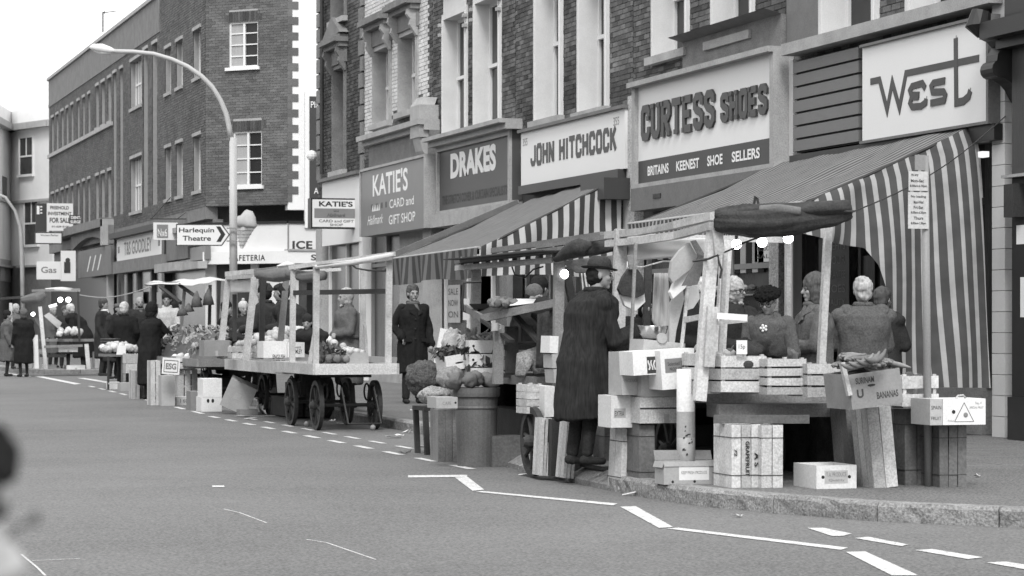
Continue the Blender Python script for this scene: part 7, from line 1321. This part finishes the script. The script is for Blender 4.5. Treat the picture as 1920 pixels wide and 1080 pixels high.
def person(label, loc, face, h=1.7, coat='coat_dark', hem=.32, coat_w=1.0, hair='hair_dark', hairstyle='short', hat=None, hatm='felt_hat', trouser='trouser', lean=0, yaw=0, nod=0, armL='down', armR='down', near=False, skirt=False, scarf=None, glasses=False, collar=True, group=None, stance=.09, stride=0, beard=False, skin='skin', belt=False, turtleneck=False):
    """local frame: faces +Y, right hand on +X; 'face' is the compass heading of the nose (0 = away from camera along the street)"""
    k = h / 1.7; T = thing('person', label, 'person', loc, -R(face), group=group); vox = .0085 if near else .014; sd = (loc[0] * 7 + loc[1]) % 9
    hip = .93 * k
    def B(p):   # bend the upper body forwards about the hips
        x, y, z = p
        if z <= hip - .1: return Vector(p)
        t = min(1, (z - hip + .1) / .25); a = R(lean) * t; dz = z - (hip - .1); return Vector((x, y + math.sin(a) * dz, hip - .1 + math.cos(a) * dz))
    sh = 1.40 * k; sw = .165 * k
    HC = B((0, .015, 1.585 * k)); RM = Matrix.Rotation(-R(yaw), 3, 'Z') @ Matrix.Rotation(-R(lean * .35 + nod), 3, 'X')
    def H(p): return HC + RM @ (Vector(p) * k)
    arms = {}
    for s, nm in ((-1, armL), (1, armR)):
        S0 = B((s * sw, 0, sh - .03 * k))
        if isinstance(nm, tuple): el, ha = nm; el = Vector((s * el[0], el[1], el[2])) * k; ha = Vector((s * ha[0], ha[1], ha[2])) * k
        elif nm == 'down': el = B((s * .235 * k, -.01, 1.10 * k)); ha = B((s * .235 * k, .06, .84 * k)); ha = Vector((s * .24 * k, ha.y * .8 + .05, min(ha.z, .86 * k)))
        elif nm == 'forward': el = B((s * .23 * k, .10, 1.10 * k)); ha = B((s * .14 * k, .36, 1.06 * k))
        elif nm == 'fold': el = B((s * .24 * k, .07, 1.09 * k)); ha = B((-s * .02 * k, .22, 1.06 * k))
        elif nm == 'pocket': el = B((s * .27 * k, -.05, 1.12 * k)); ha = B((s * .19 * k, .10, .95 * k))
        elif nm == 'reach': el = B((s * .22 * k, .20, 1.16 * k)); ha = B((s * .14 * k, .48, 1.12 * k))
        elif nm == 'up': el = B((s * .22 * k, .16, 1.2 * k)); ha = B((s * .08 * k, .25, 1.42 * k))
        arms[s] = (S0, el, ha)
    # body: head, neck, trunk, arms with hands, legs in one skin
    mb = MB()
    mb.ball(H((0, -.012, .028)), .092 * k, 16, 12, sx=.84, sy=1.04, sz=1.02, rot=RM); mb.ball(H((0, .026, -.028)), .072 * k, 14, 10, sx=.84, sy=.92, sz=1.12, rot=RM)
    cap_(mb, H((0, .05, -.078)), H((0, .062, -.088)), .03 * k, .026 * k); mb.ball(H((0, .072, .018)), .03 * k, 10, 8, sx=1.7, sy=.7, sz=.55, rot=RM)
    cap_(mb, H((0, .084, .012)), H((0, .106, -.022)), .010 * k, .015 * k, 8); cap_(mb, H((-.018, .082, -.056)), H((.018, .082, -.056)), .012 * k, .012 * k, 8)
    for s in (-1, 1): mb.ball(H((s * .078, -.005, -.005)), .028 * k, 10, 8, sx=.4, sy=.7, sz=1.1, rot=RM); mb.ball(H((s * .038, .062, -.022)), .024 * k, 8, 6, rot=RM)
    nb = B((0, -.01, 1.42 * k)); cap_(mb, nb, H((0, -.01, -.06)), .055 * k, .052 * k); cap_(mb, B((-.1 * k, 0, 1.36 * k)), B((.1 * k, 0, 1.36 * k)), .075 * k, .075 * k); cap_(mb, B((0, 0, 1.0 * k)), B((0, 0, 1.3 * k)), .12 * k, .13 * k)
    legs = {}
    for s in (-1, 1):
        y_ = s * stride; hp_ = Vector((s * .085 * k, 0, .88 * k)); kn = Vector((s * stance * k, .02 + y_ * .5, .48 * k)); an = Vector((s * stance * k, -.02 + y_, .09 * k)); legs[s] = (hp_, kn, an)
        cap_(mb, hp_, kn, .075 * k, .055 * k); cap_(mb, kn, an, .052 * k, .036 * k)
        S0, el, ha = arms[s]; cap_(mb, S0, el, .045 * k, .038 * k); cap_(mb, el, ha, .036 * k, .026 * k)
        d = (ha - el).normalized(); side = d.cross(Vector((0, 0, 1))); side = side.normalized() if side.length > .1 else Vector((1, 0, 0)); up_ = side.cross(d)
        palm = ha + d * .045 * k; cap_(mb, ha, palm, .026 * k, .03 * k); cap_(mb, ha + side * .012 * k, palm + side * .018 * k, .022 * k, .02 * k)
        for j in range(4):
            o_f = side * ((j - 1.5) * .0195 * k); ln = (.062, .074, .07, .054)[j] * k; f0 = palm + o_f; f1 = f0 + (d * .8 - up_ * .35).normalized() * ln * .55; f2 = f1 + (d * .3 - up_ * .9).normalized() * ln * .5; cap_(mb, f0, f1, .0095 * k, .0088 * k, 6); cap_(mb, f1, f2, .0088 * k, .0078 * k, 6)
        tb_ = ha + side * (-s * .0) + (side * (.03 if s < 0 else -.03)) * k + d * .015 * k; cap_(mb, ha + d * .01, tb_ + d * .03 * k, .013 * k, .011 * k, 6); cap_(mb, tb_ + d * .03 * k, tb_ + d * .06 * k - up_ * .02 * k, .011 * k, .009 * k, 6)
    remesh(mb, 'body', skin, T, vox * (.85 if near else 1), smooth=1)
    # eyes and mouth
    for s in (-1, 1): MB().ball(H((s * .032, 0.082, .0)), .009 * k, 8, 6, sx=1.4, sz=.7).build('eye', 'eye_dark', T, local=True)
    MB().ball(H((0, .092, -.056)), .013 * k, 8, 6, sx=1.2, sy=.3, sz=.28, rot=RM).build('mouth', 'lip', T, local=True)
    for s in (-1, 1): cap_me = MB(); cap_(cap_me, H((s * .018, .092, .019)), H((s * .048, .082, .021)), .0045 * k, .004 * k, 6); cap_me.build('eyebrow', 'hair_mid', T, local=True)
    if glasses:
        mb = MB()
        for s in (-1, 1): mb.tube([H((s * .036 + .026 * math.cos(a), .102, .0 + .021 * math.sin(a))) for a in [i * math.pi / 6 for i in range(12)]], .0035 * k, 5, closed=True)
        for s in (-1, 1): mb.tube([H((s * .062, .10, .005)), H((s * .08, 0, .01))], .003 * k, 5)
        mb.tube([H((-.01, .104, .004)), H((.01, .104, .004))], .003 * k, 5); mb.build('glasses', 'ink', T, local=True)
    # trousers or stockings
    mb = MB()
    for s in (-1, 1): hp_, kn, an = legs[s]; f_ = (1.2, 1.25, 1.55) if not skirt else (1.02, 1.03, 1.1); cap_(mb, hp_, kn, .08 * k * f_[0], .058 * k * f_[1]); cap_(mb, kn, an + Vector((0, 0, .02 if not skirt else 0)), .058 * k * f_[1] * .95, .036 * k * f_[2])
    remesh(mb, 'trousers' if not skirt else 'stockings', trouser, T, vox, sd, fold=.008 if not skirt else 0)
    for s in (-1, 1):
        an = legs[s][2]; mb = MB(); cap_(mb, an + Vector((0, -.03 * k, -.045 * k)), an + Vector((s * .01, .13 * k, -.055 * k)), .042 * k, .032 * k); cap_(mb, an, an + Vector((0, 0, -.05 * k)), .036 * k, .04 * k)
        zmin = an.z - .09 * k; sh_ = remesh(mb, 'shoe', 'shoe_leather', T, vox, smooth=1)
    # coat: trunk, skirt of the coat and sleeves as one garment
    mb = MB(); w_ = coat_w; zz = [hem, (hem + .8) / 2 if hem < .75 else hem + .02, .86, .98, 1.12, 1.26, 1.36, 1.42, 1.46]; bulge = [.20, .195, .19, .176, .178, .20, .205, .13, .065]; dep = [.165, .16, .16, .145, .145, .155, .135, .095, .07]
    rs = []
    for z, rx, ry in zip(zz, bulge, dep):
        if z < hem - .001 or (rs and z <= rs[-1][3]): continue
        c = B((0, 0, z * k)); rs.append(((c.x, c.y, c.z), rx * k * w_, ry * k * w_, z))
    # orient rings horizontally; strong leans add rings along the bend
    rings(mb, [(c, rx, ry * (1 + abs(math.sin(R(lean))) * .8)) for c, rx, ry, z in rs])
    sl = {}
    for s in (-1, 1):
        S0, el, ha = arms[s]; d = (ha - el).normalized(); m2 = MB() if near else mb; sl[s] = m2
        cap_(m2, S0, el, .076 * k * w_, .064 * k * w_); cap_(m2, el, ha - d * .02, .062 * k * w_, .054 * k * w_)
        if near: m2.tube([ha - d * .05, ha - d * .01], [.058 * k * w_, .06 * k * w_], 12)
        cap_(mb, B((s * .05, -.005, 1.405 * k)), B((s * .155 * w_, -.005, 1.355 * k)), .05 * k * w_, .066 * k * w_)
    ct_ = remesh(mb, 'coat', coat, T, vox * 1.15, sd, fold=.022, smooth=3)
    if near:
        for s in (-1, 1): remesh(sl[s], 'sleeve', coat, T, vox, sd + s, fold=.028, smooth=2)
        for s in (-1, 1):
            yy = .148 * k * w_; p = [B((s * x, y, z * k)) for x, y, z in ((.05, .055, 1.475), (.012, yy * .82, 1.385), (.022, yy * 1.08, 1.27), (.10, yy * 1.0, 1.315), (.085, yy * .95, 1.345), (.125, yy * .55, 1.385), (.095, .0, 1.46))]
            if s < 0: p = p[::-1]
            MB().prism(p, Vector((0, 1, .15)), .014).build('lapel', coat, T, local=True)
        if hem < .6:
            for s in (-1, 1): c = B((s * .12 * w_, .0, .92 * k)); MB().beam((c.x - .06, c.y + .158 * k * w_, c.z), (c.x + .06, c.y + .150 * k * w_, c.z), .012, .05).build('pocket_flap', coat, T, local=True)
    if collar:
        mb = MB(); cc = B((0, -.012, 1.448 * k)); rr = .076 * k
        for s in (-1, 1):
            p = [cc + Vector((rr * math.cos(a) * s, rr * math.sin(a) * .95, .012 - .03 * (math.sin(a) > .5))) for a in [R(-90 + 17 * i) for i in range(10)]]; mb.tube(p, [.014 * k, .02 * k] + [.022 * k] * 6 + [.02 * k, .012 * k], 7, sy=1.3)
        mb.build('collar', coat if not turtleneck else coat, T, local=True, smooth=True)
    if near and coat != 'wool_pale' and hem < .6:
        for z in (1.22, 1.08, .94): c = B((0.02, 0, z * k)); MB().ball((c.x, c.y + .155 * k * w_ * (1.02 if z > 1 else 1.04), c.z), .013, 8, 5, sy=.5).build('button', 'ink', T, local=True)
    if belt:
        c = B((0, 0, 1.03 * k)); MB().tube([(c.x + .188 * k * w_ * math.cos(a), c.y + .158 * k * w_ * math.sin(a), c.z) for a in [i * math.pi / 10 for i in range(20)]], .022, 6, closed=True, sx=.5).build('belt', coat, T, local=True)
    if scarf:
        mb = MB(); cc = B((0, .005, 1.45 * k)); mb.tube([cc + Vector((.075 * k * math.cos(a), .08 * k * math.sin(a), 0)) for a in [i * math.pi / 7 for i in range(14)]], .028 * k, 8, closed=True); mb.tube([cc + Vector((0, .08 * k, 0)), cc + Vector((-.02, .12 * k, -.1 * k)), cc + Vector((-.03, .13 * k, -.28 * k))], [.025, .035, .03], 8, sx=1.4, sy=.6); mb.build('scarf', scarf, T, local=True, smooth=True)
    # hair
    def hairmesh(m, parts, fold=.010, name='hair'):
        mb = MB()
        for c, r, sx, sy, sz in parts: mb.ball(H(c), r * k, 14, 10, sx=sx, sy=sy, sz=sz, rot=RM)
        q = remesh(mb, name, m, T, vox, sd, fold=0, smooth=1)
        for v in q.data.vertices: n = v.normal; v.co += n * fold * noise.noise(v.co * 34 + Vector((sd, 0, 0)))
        return q
    st = {'short': [((0, -.024, .052), .102, .90, 1.02, .96), ((0, -.055, -.01), .08, 1.04, .8, 1.05)],
          'bald': [((0, -.06, -.005), .072, 1.12, .72, .8)],
          'long': [((0, -.028, .046), .116, .95, 1.04, 1.0), ((-.07, -.02, -.05), .066, .75, 1.2, 1.9), ((.07, -.02, -.05), .066, .75, 1.2, 1.9), ((0, -.08, -.08), .085, 1.1, .7, 1.6), ((0, .035, .10), .045, 1.4, .9, .5), ((0, -.065, -.06), .075, 1.1, .7, 1.5)],
          'bun': [((0, -.026, .044), .100, .92, 1.04, .98), ((0, -.05, -.02), .078, 1.05, .8, 1.05), ((-.01, -.045, .11), .045, 1.5, 1.2, .8), ((.02, -.07, .085), .035, 1.2, 1.0, .8)],
          'curly': [((0, -.026, .044), .110, .93, 1.04, 1.0), ((0, -.05, -.02), .09, 1.1, .8, 1.0), ((-.05, .01, .06), .05, 1, 1, 1), ((.05, .01, .06), .05, 1, 1, 1)],
          'none': []}[hairstyle]
    if hat in ('fur', 'cap', 'beanie', 'bobble', 'trilby'): st = [((0, -.036, .0), .092, .93, .95, .95), ((0, -.055, -.03), .074, 1.06, .8, .9)]
    if hat in ('headscarf', 'hood'): st = []
    if st and not near: st = [(c, r_ * 1.07, sx, sy, sz) for c, r_, sx, sy, sz in st]
    if st: hairmesh(hair, st, .022 if hairstyle == 'curly' else .009)
    if beard: hairmesh(hair, [((0, .052, -.085), .05, 1.1, .8, .8)], .008, 'beard')
    if hat == 'trilby':
        T2 = H((0, -.012, .055)); mb = MB(); mb.lathe([(.090, 0), (.092, .04), (.086, .085), (.07, .105), (.03, .095)], 22, (0, 0, 0), sx=.95, sy=1.12); mb.lathe([(.088, -.004), (.118, -.006), (.138, .002), (.140, .006), (.118, .002), (.088, .006)], 26, (0, 0, 0), sx=.93, sy=1.12, top=False, bot=False)
        for i, v in enumerate(mb.v):
            x, y, z = v; z += .018 * abs(x) / .13 * (1 if (x * x + y * y) ** .5 > .1 else 0) - (.010 if y > .1 else 0)
            if z > .08: z -= .03 * math.exp(-(x / .03) ** 2)
            mb.v[i] = tuple(T2 + RM @ (Vector((x, y, z)) * k))
        ht_ = mb.build('hat', hatm, T, local=True, smooth=True); mb = MB(); mb.lathe([(.0925, .006), (.0935, .03)], 22, (0, 0, 0), sx=.96, sy=1.13, top=False, bot=False); mb.v = [tuple(T2 + RM @ (Vector(v) * k)) for v in mb.v]; mb.build('hat_band', 'ink', ht_, local=True)
    elif hat == 'fur': 
        mb = MB(); mb.ball(H((0, -.01, .085)), .085 * k, 14, 9, sx=1.15, sy=1.2, sz=.62, rot=RM); n_ = 16
        for i in range(n_): a = 2 * math.pi * i / n_; mb.ball(H((.092 * math.cos(a), -.01 + .1 * math.sin(a), .065)), .036 * k, 8, 6)
        q = remesh(mb, 'hat', 'fur_black', T, vox * .8, 0, smooth=1)
        for v in q.data.vertices: v.co += v.normal * .016 * noise.noise(v.co * 60)
    elif hat in ('beanie', 'bobble'):
        parts = [((0, -.02, .06), .1, .93, 1.08, 1.0)]; hairmesh(hatm, parts, .006, 'hat')
        if hat == 'bobble': MB().ball(H((0, -.02, .17)), .03 * k, 10, 7, jit=.1).build('bobble', hatm, T, local=True)
    elif hat == 'hood': hairmesh(hatm, [((0, -.03, .035), .12, .9, 1.02, 1.12), ((0, -.06, -.06), .09, 1.1, .9, 1.0)], .01, 'hood')
    elif hat == 'headscarf': hairmesh(hatm, [((0, -.026, .035), .108, .93, 1.05, 1.05), ((0, -.03, -.055), .078, 1.15, 1.0, .9), ((0, .06, -.115), .03, 1, 1, .8)], .012, 'headscarf')
    elif hat == 'cap': hairmesh(hatm, [((0, -.015, .075), .1, 1.0, 1.15, .6)], .004, 'hat'); MB().ball(H((0, .1, .055)), .06 * k, 10, 6, sx=1.1, sy=.9, sz=.15, rot=RM).build('peak', hatm, T, local=True)
    return T
def stand(px, d, z=PH): q = P(px, 608, d); q.z = z; return q
q = stand(1092, 19.75, .17)
person('man in a dark trilby and long dark overcoat reaching over the near stall', q, 86, 1.62, 'herringbone', hem=.38, coat_w=1.24, hat='trilby', hair='hair_dark', near=True, lean=11, yaw=20, armR=((.21, .20, 1.02), (.10, .46, 1.10)), armL=((.22, .22, 1.06), (.06, .42, 1.06)), stride=.03, stance=.085)
q = stand(1444, 20.1); person('elderly lady in a black fur hat and glasses, tweed coat with a brooch, looking down', q, -128, 1.56, 'tweed', hem=.35, coat_w=1.14, hair='hair_grey', hair_style=None, hat='fur', near=True, lean=12, nod=14, armL='fold', armR=((.2, .1, 1.04), (.1, .34, .98)), glasses=True, skirt=True, trouser='coat_mid') if False else None
lady = person('elderly lady in a black fur hat and glasses, tweed coat with a brooch, looking down', q, -150, 1.46, 'tweed', hem=.35, coat_w=1.04, hair='hair_grey', hat='fur', near=True, lean=12, nod=20, yaw=12, armL='fold', armR=((.2, .12, 1.06), (.06, .36, .98)), glasses=True, skirt=True, trouser='coat_mid')
mb = MB()
for a in range(5): mb.ball((.02 + .022 * math.cos(a * 1.257), .262, 1.13 + .022 * math.sin(a * 1.257)), .011, 7, 5)
mb.ball((.02, .265, 1.13), .012, 7, 5); mb.build('brooch', 'paper', lady, local=True)
q = stand(1528, 20.5); person('young woman with long loose hair and a scarf seen in profile', q, -84, 1.55, 'coat_mid', hem=.5, coat_w=1.08, hair='hair_mid', hairstyle='long', near=True, nod=4, armL='fold', armR='fold', scarf='coat_mid', skirt=False)
q = stand(1618, 21.1); person('blonde woman with pinned-up hair seen from behind in a broad tweed coat', q, 12, 1.54, 'tweed', hem=.35, coat_w=1.32, hair='hair_fair', hairstyle='bun', near=True, armL='fold', armR='fold', skirt=True)
q = stand(1377, 21.6); person('older woman with a pale headscarf and glasses behind the near stall', q, 165, 1.55, 'coat_dark', hem=.35, coat_w=1.2, hair='hair_grey', hat='headscarf', hatm='scarf_pale', near=True, yaw=-15, armL='fold', armR='fold', glasses=True, skirt=True)
q = stand(1318, 22.6); person('curly grey-haired shopper half hidden by the hanging paper bags', q, 200, 1.55, 'coat_black', hem=.35, coat_w=1.2, hair='hair_grey', hairstyle='curly', armL='fold', armR='fold', skirt=True)
q = stand(1200, 21.9); person('stooping shopper in black behind the scale on the near stall', q, 190, 1.50, 'coat_black', hem=.3, coat_w=1.25, hair='hair_dark', lean=28, hat='headscarf', hatm='coat_black', armL='forward', armR='forward')
q = stand(982, 25.6); person('shopper in a woolly dark hat stooping behind the sloping shelf', q, 150, 1.55, 'coat_black', hem=.3, coat_w=1.2, hat='beanie', hatm='coat_mid', lean=12, armL='fold', armR='fold')
q = stand(1012, 27.6); person('shopper in black seen between the second stall posts', q, 60, 1.66, 'coat_black', hem=.3, coat_w=1.2, hair='hair_dark', armL='fold', armR='fold')
q = stand(1655, 24.6); person('dark-haired shopper in the shadow of the WEST shop window', q, 60, 1.50, 'coat_dark', hem=.3, coat_w=1.2, hair='hair_mid', armL='fold', armR='fold')
q = stand(774, 36.6); person('man in a long black overcoat standing on the pavement with a hand in his pocket', q, 176, 1.72, 'coat_black', hem=.45, coat_w=1.12, hair='hair_mid', near=True, armL='down', armR='pocket', scarf='coat_mid', stance=.1)
q = stand(655, 34.6); person('woman in a patterned headscarf and belted tweed coat facing left', q, -100, 1.64, 'coat_mid', hem=.35, coat_w=1.15, hair='hair_grey', hat='headscarf', hatm='scarf_pale', lean=4, belt=True, armL='fold', armR='fold', skirt=True)
q = stand(566, 35.4); person('person in a dark flat cap bending left over the fruit barrow', q, -60, 1.78, 'coat_charcoal', hem=.5, coat_w=1.25, hat='cap', hatm='coat_dark', lean=22, armL='forward', armR='forward')
q = stand(590, 33.4); person('crouching figure in dark clothes behind the empty barrow', q, -150, 1.35, 'coat_dark', hem=.45, coat_w=1.3, hat='beanie', hatm='coat_dark', lean=30, armL='forward', armR='forward')
q = stand(505, 37.0); person('person with short dark hair and a dark rucksack turned away at the fruit barrow', q, -50, 1.74, 'coat_charcoal', hem=.5, coat_w=1.15, hair='hair_dark', lean=6, armL='forward', armR='forward'); ql = q
MB().ball((ql.x + .14, ql.y - .14, 1.25), .2, 14, 10, sx=.8, sy=.6, sz=1.15).build('rucksack', 'coat_dark', None, smooth=True, label='dark rucksack on the back of the dark-haired shopper', cat='rucksack')
q = stand(456, 39.5); person('small shopper in a pale knitted hat behind the round fruit', q, 170, 1.50, 'coat_dark', hem=.4, coat_w=1.15, hat='bobble', hatm='wool_pale', armL='fold', armR='fold')
q = stand(425, 41.5); person('dark-haired shopper left of the pale knitted hat', q, 120, 1.52, 'coat_black', hem=.4, coat_w=1.15, hair='hair_dark', armL='fold', armR='fold')
q = stand(281, 42.6, 0); person('woman in a long black coat and fur hood reaching to the stall', q, 60, 1.62, 'coat_black', hem=.28, coat_w=1.15, hat='hood', hatm='coat_black', near=True, armR='reach', armL='reach', lean=4, skirt=True)
q = stand(313, 47.5); person('smiling man in a pale sweater serving beside the woman in black', q, 195, 1.74, 'wool_pale', hem=.85, coat_w=1.0, hair='hair_dark', armL='forward', armR='down', trouser='trouser', collar=True)
q = stand(327, 50); person('dark-haired shopper behind the man in the pale sweater', q, 100, 1.58, 'coat_dark', hem=.4, coat_w=1.1, hair='hair_dark')
q = stand(262, 51.5); person('bald bearded man in a dark coat facing the camera', q, 180, 1.72, 'coat_dark', hem=.5, coat_w=1.2, hair='hair_dark', hairstyle='bald', beard=True, scarf='coat_mid')
q = stand(233, 50.5, 0); person('grey-haired man in a black jacket seen from behind', q, 20, 1.70, 'coat_black', hem=.62, coat_w=1.25, hair='hair_grey', armL='pocket', armR='pocket')
q = stand(213, 53); person('stooping shopper in a flat cap between two men', q, 150, 1.60, 'coat_dark', hem=.4, coat_w=1.2, hat='cap', hatm='coat_mid', lean=12)
q = stand(194, 56); person('young man in a dark coat with an open white collar', q, 120, 1.72, 'coat_dark', hem=.4, coat_w=1.2, hair='hair_mid', scarf='paper')
q = stand(156, 65); person('person in a black coat bending over the far stall', q, -70, 1.74, 'coat_black', hem=.3, coat_w=1.25, hair='hair_grey', lean=26, armL='forward', armR='forward')
q = stand(44, 60.8, .0); person('customer in a long black coat at the far left stall', q, -20, 1.64, 'coat_black', hem=.35, coat_w=1.3, hair='hair_grey', hat='headscarf', hatm='coat_mid', skirt=True)
q = stand(14, 61.5, 0); person('figure in a mid-grey coat at the left edge of the street', q, 100, 1.60, 'coat_mid', hem=.4, coat_w=1.2, hair='hair_dark', skirt=True)
q = stand(30, 65); person('pale-haired figure behind the far left customer', q, 150, 1.66, 'coat_mid', hem=.4, coat_w=1.2, hair='hair_fair')
q = stand(122, 66); person('distant shopper behind the white vegetables', q, 180, 1.62, 'coat_dark', hem=.4, coat_w=1.1, hair='hair_mid')
q = stand(100, 67); person('distant shopper left of the bright bulbs', q, 160, 1.62, 'coat_mid', hem=.4, coat_w=1.1, hair='hair_fair')
# ------------------------------------------------------------------ out-of-focus plant beside the camera
pl = thing('potted_plant', 'out-of-focus dark leaves and a white bloom at the left edge beside the camera', 'plant', P(-60, 1300, 1.5)); Dn = 1.3
MB().tube([P(-60, 1300, Dn), P(-50, 1050, Dn), P(-20, 900, Dn)], .008, 6).build('stem', 'leaf_dark', pl)
for k, (x, y, rx, rz_) in enumerate(((-8, 862, .020, .024), (12, 885, .010, .012), (-15, 835, .015, .02), (2, 958, .006, .010), (66, 971, .005, .006))): MB().ball(P(x, y, Dn), 1, 12, 8, sx=rx * .6, sy=.004, sz=rz_ * .6, rot=Matrix.Rotation(.5, 3, 'Y')).build('leaf', 'coat_black' if k < 3 else 'leaf_dark', pl)
MB().tube([P(66, 971, Dn), P(40, 985, Dn), P(-20, 1040, Dn)], .0012, 5).build('twig', 'leaf_dark', pl)
for k, (x, y, r_) in enumerate(((0, 1040, .016), (18, 1062, .014), (-14, 1010, .014), (-10, 1075, .02), (-25, 925, .018))): MB().ball(P(x, y, Dn), r_ * .6, 10, 7, sy=.4, jit=.1).build('petal', 'card_grey', pl)

sheet('striped_cloth', 'awning_bold', None, [(1086, 512), (1124, 512), (1128, 580), (1094, 580)], [24.5] * 4, 'small striped cloth hanging behind the bulb of the second stall', 'cloth', amp=.03, seed=6)
# smudged marks on the paper roll
rnd = random.Random(8); tbm = MB(); tb_ = bpy.data.objects['paper_roll']
for k in range(11):
    a = rnd.uniform(-2.2, -1.2); z = rnd.uniform(.18, .42); c = Vector((tb_.location.x + .0695 * math.cos(a), tb_.location.y + .0695 * math.sin(a), tb_.location.z + z)); t_ = Vector((-math.sin(a), math.cos(a), 0)); l_ = rnd.uniform(.004, .014)
    n_ = Vector((math.cos(a), math.sin(a), 0)) * .001; u_ = Vector((0, 0, 1)) * rnd.uniform(.004, .012)
    tbm.quad(*[tuple(v + n_) for v in (c - t_ * l_ - u_, c + t_ * l_ - u_ * .4, c + t_ * l_ + u_, c - t_ * l_ + u_ * .5)])
tbm.build('smudges', 'ink_dark', tb_, kind='stuff')
bpy.data.scenes.remove(TMP)
